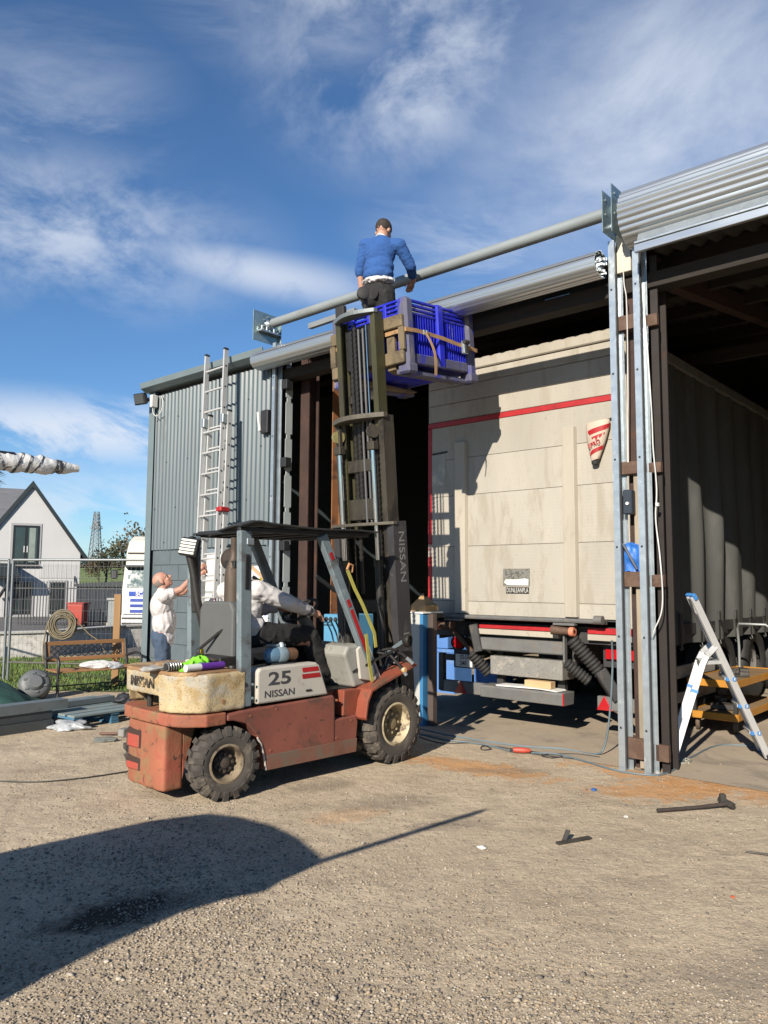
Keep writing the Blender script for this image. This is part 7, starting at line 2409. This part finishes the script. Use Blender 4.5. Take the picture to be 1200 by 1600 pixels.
for k in range(4200):
    u = r.random()
    p = Vector((-34 + 78 * u, r.gauss(0, .9), abs(r.gauss(0, .55)) + .1 + .35 * noise.noise(Vector((u * 30, 0, 0)))))
    s = r.uniform(.12, .34)
    a, b_ = Vector((r.uniform(-1, 1), r.uniform(-1, 1), r.uniform(-1, 1))).normalized() * s, Vector((r.uniform(-1, 1), r.uniform(-1, 1), r.uniform(-1, 1))).normalized() * s
    hb.add([p - a, p + b_, p + a, p - b_], [(0, 1, 2, 3)])
hb.build('foliage', mat('hedge_leaf', (.075, .055, .03), .85, var=.4, scale=.4), t, recalc=False)
sb = MB()
for k in range(60):
    x = -34 + 78 * k / 60
    sb.tube([(x, 0, -.3), (x + r.uniform(-.3, .3), r.uniform(-.3, .3), 1.0)], .05, 4)
sb.build('stem', BRK, t)
# lower dark hedge this side of the field
t = thing('hedge', 'dark green hedge at the near edge of the field', 'hedge', (-22, 50, 0))
hb = MB()
for k in range(2600):
    u = r.random()
    p = Vector((-14 + 24 * u, r.gauss(0, .5), .2 + abs(r.gauss(0, .55)) + .25 * noise.noise(Vector((u * 22, 3, 0)))))
    s = r.uniform(.07, .17)
    a, b_ = Vector((r.uniform(-1, 1), r.uniform(-1, 1), r.uniform(-1, 1))).normalized() * s, Vector((r.uniform(-1, 1), r.uniform(-1, 1), r.uniform(-1, 1))).normalized() * s
    hb.add([p - a, p + b_, p + a, p - b_], [(0, 1, 2, 3)])
hb.build('foliage', mat('dark_hedge_leaf', (.035, .055, .02), .85, var=.4, scale=.5), t, recalc=False)
sb = MB()
for k in range(30):
    x = -14 + 24 * k / 30
    sb.tube([(x, 0, -.1), (x + r.uniform(-.2, .2), 0, .6)], .03, 4)
sb.build('stem', BRK, t)
def pylon():
    t = thing('pylon', 'grey lattice electricity pylon on the skyline', 'pylon', (-67.0, 180, 3.2))
    m = mat('pylon_steel', (.20, .22, .24), .6, .4)
    H = 14.6
    leg = MB()
    def wd(z):
        return 1.0 * (1 - z / H) + .42
    for sx in (-1, 1):
        for sy in (-1, 1):
            MB().bar((sx * wd(0), sy * wd(0), 0), (sx * wd(H), sy * wd(H), H), .16, .16).build('leg', m, t)
    br = MB()
    z = 0
    while z < H - .5:
        dz = max(.9, wd(z) * 1.1)
        z1 = min(H, z + dz)
        for s in (-1, 1):
            br.bar((-wd(z), s * wd(z), z), (wd(z1), s * wd(z1), z1), .09, .09)
            br.bar((wd(z), s * wd(z), z), (-wd(z1), s * wd(z1), z1), .09, .09)
            br.bar((s * wd(z), -wd(z), z), (s * wd(z1), wd(z1), z1), .09, .09)
            br.bar((-wd(z1), s * wd(z1), z1), (wd(z1), s * wd(z1), z1), .08, .08)
        z = z1
    br.build('lattice', m, t)
    for z in (10.6, 11.0):
        MB().box(-1.2, 1.2, -.9, .9, z, z + .14).build('platform', m, t)
    MB().box(-.5, .5, -.4, .4, 11.1, 12.2).build('aerial', m, t)
pylon()
# dark conifer that shows a twig tip at the left edge
def conifer():
    r = random.Random(12)
    t = thing('conifer', 'dark conifer with a twig showing at the left edge above the house', 'tree', (-26.6, 52, 0))
    t.scale = (1.7, 1.7, 1.62)
    MB().tube([(0, 0, 0), (0, 0, 3), (.05, 0, 6.6)], [.14, .10, .02], 8).build('trunk', BRK, t)
    cr = MB()
    for k in range(1500):
        z = r.uniform(1.2, 6.6)
        R_ = 1.75 * (1 - (z - 1.2) / 5.9)
        a = r.uniform(0, 6.28)
        q = R_ * r.uniform(.25, 1.0)
        p = Vector((q * math.cos(a), q * math.sin(a), z - q * .25))
        d = Vector((math.cos(a), math.sin(a), -.2)) * .22
        s = Vector((-math.sin(a), math.cos(a), 0)) * .05
        cr.add([p - d * .5 - s, p - d * .5 + s, p + d], [(0, 1, 2)])
    cr.build('crown', mat('conifer_leaf', (.018, .034, .016), .8, var=.35), t, recalc=False)
conifer()

# ------------------------------------------------------------------ loader guessed and added out of view; canopy shaped to cast the yard shadow
def loader():
    t = thing('loader_shade_caster', 'guessed loader added out of view at left, canopy shaped to shade the yard', 'loader', (-2.95, .85, 0))
    O = Vector((-2.95, .85, 0))
    t['_off'] = tuple(O)
    can = [(-1.875, 1.14), (-1.90, 1.22), (-2.05, 1.52), (-2.24, 1.76), (-2.50, 1.95), (-2.72, 2.02), (-3.05, 1.86), (-3.78, 1.20), (-4.1, .9), (-3.95, .45), (-3.25, -.45), (-3.02, -.40), (-2.86, -.13), (-2.68, .20), (-2.46, .52), (-2.28, .68), (-2.10, .78), (-2.05, .90)]  # outline traced back from the shadow it has to cast
    CN = mat('yellow_loader', (.55, .36, .03), .5, var=.1, dirt=((.25, .18, .08), .3, 5))
    MB().prism(can, 1.79, 1.85, 'xy').build('canopy', CN, t, bevel=.012)
    for x, y in ((-2.35, 1.05), (-2.75, 1.62), (-3.45, .75), (-2.95, .20)):
        MB().bar((x, y, .7), (x, y, 1.79), .05, .05).build('canopy_post', DARK, t)
    M = Matrix.Translation((-2.92, .88, 0)) @ Matrix.Rotation(R(44), 4, 'Z')
    MB().box(-.80, .55, -.42, .42, .32, .80, .05, M).build('body', CN, t)
    MB().box(-.80, -.25, -.36, .36, .801, 1.10, .06, M).build('engine_cover', CN, t)
    MB().box(-.15, .25, -.24, .24, .801, .95, .04, M).build('seat', DARK, t)
    MB().box(-.24, -.16, -.24, .24, .95, 1.35, .04, M).build('seat_back', DARK, t)
    for x in (-.52, .32):
        for y in (-.50, .50):
            w = MB()
            c = M @ Vector((x, y, .30))
            d = M.to_3x3() @ Vector((0, 1 if y > 0 else -1, 0))
            wh = MB().lathe(tyre_profile(.30, .2, .15), c, d, 28).build('wheel', TYRE, t, smooth=45)
            MB().lathe([(.16, .06), (.14, .02), (.06, .03), (0, .03)], c, d, 20).build('rim', RIMC, wh, smooth=45, loc=(0, 0, 0))
loader()
def wrapped_pole():
    tip = Vector((-.845, 2.12, 1.862))
    d = Vector((.72, .69, 0)).normalized()
    t = thing('wrapped_bar', 'dark steel bar with its end wrapped in white printed plastic, reaching in at the left', 'steel bar', tip - d * 1.6)
    O = tip - d * 1.6
    s = Vector((d.y, -d.x, 0))
    DK = mat('dark_steel_bar', (.028, .032, .042), .45, .4, var=.15)
    for k in (-.0115, .0115):
        MB().bar(-d * .9 + Vector((0, 0, k)), d * 1.43 + Vector((0, 0, k)), .032, .020, bev=.003).build('bar', DK, t)
    # plastic wrap: creased sheet with printed bands, dark end showing through
    WR = mat('white_printed_wrap', (.72, .72, .71), .3, var=.08, scale=30, bump=.6, bscale=35)
    PR = mat('printed_band', (.045, .045, .05), .4, var=.2, dirt=((.6, .6, .6), .42, 120))
    e3 = Vector((0, 0, 1))
    def ring(u, th, g=0.0):
        k = 1.0 if u < .55 else 1 - .62 * ((u - .55) / .45) ** 1.3
        q = noise.noise(Vector((u * 9 + 1.2 * math.sin(th), math.cos(th) * .9, 4))) + .5 * noise.noise(Vector((u * 26 + 2.0 * math.sin(th + .6), math.cos(th), 9)))
        a = .022 * k * (1 + .24 * q) + g
        b_ = .0245 * k * (1 + .24 * q) + g
        return d * (1.36 + .24 * u) + s * a * math.cos(th) + e3 * (b_ * math.sin(th) - .003)
    def sheet(u0, u1, m_, name, g, slant, n=40, m=20):
        vs, fs = [], []
        for i in range(n + 1):
            for j in range(m):
                th = 2 * PI * j / m
                vs.append(ring(u0 + (u1 - u0) * i / n + slant * math.sin(th), th, g))
        for i in range(n):
            for j in range(m):
                q = (j + 1) % m
                fs.append((i * m + j, i * m + q, (i + 1) * m + q, (i + 1) * m + j))
        if name == 'plastic_wrap':
            fs.append(tuple(n * m + j for j in range(m)))
        MB().add(vs, fs).build(name, m_, t, smooth=50)
    sheet(.0, 1.0, WR, 'plastic_wrap', 0, 0, 70)
    for u0, w_, sl in ((.05, .02, -.05), (.13, .025, -.05), (.31, .03, .05), (.42, .03, .03), (.53, .02, .06), (.72, .10, .02)):
        sheet(u0, u0 + w_, PR, 'printed_band', .0012, sl, 6)
wrapped_pole()
finish_offsets()
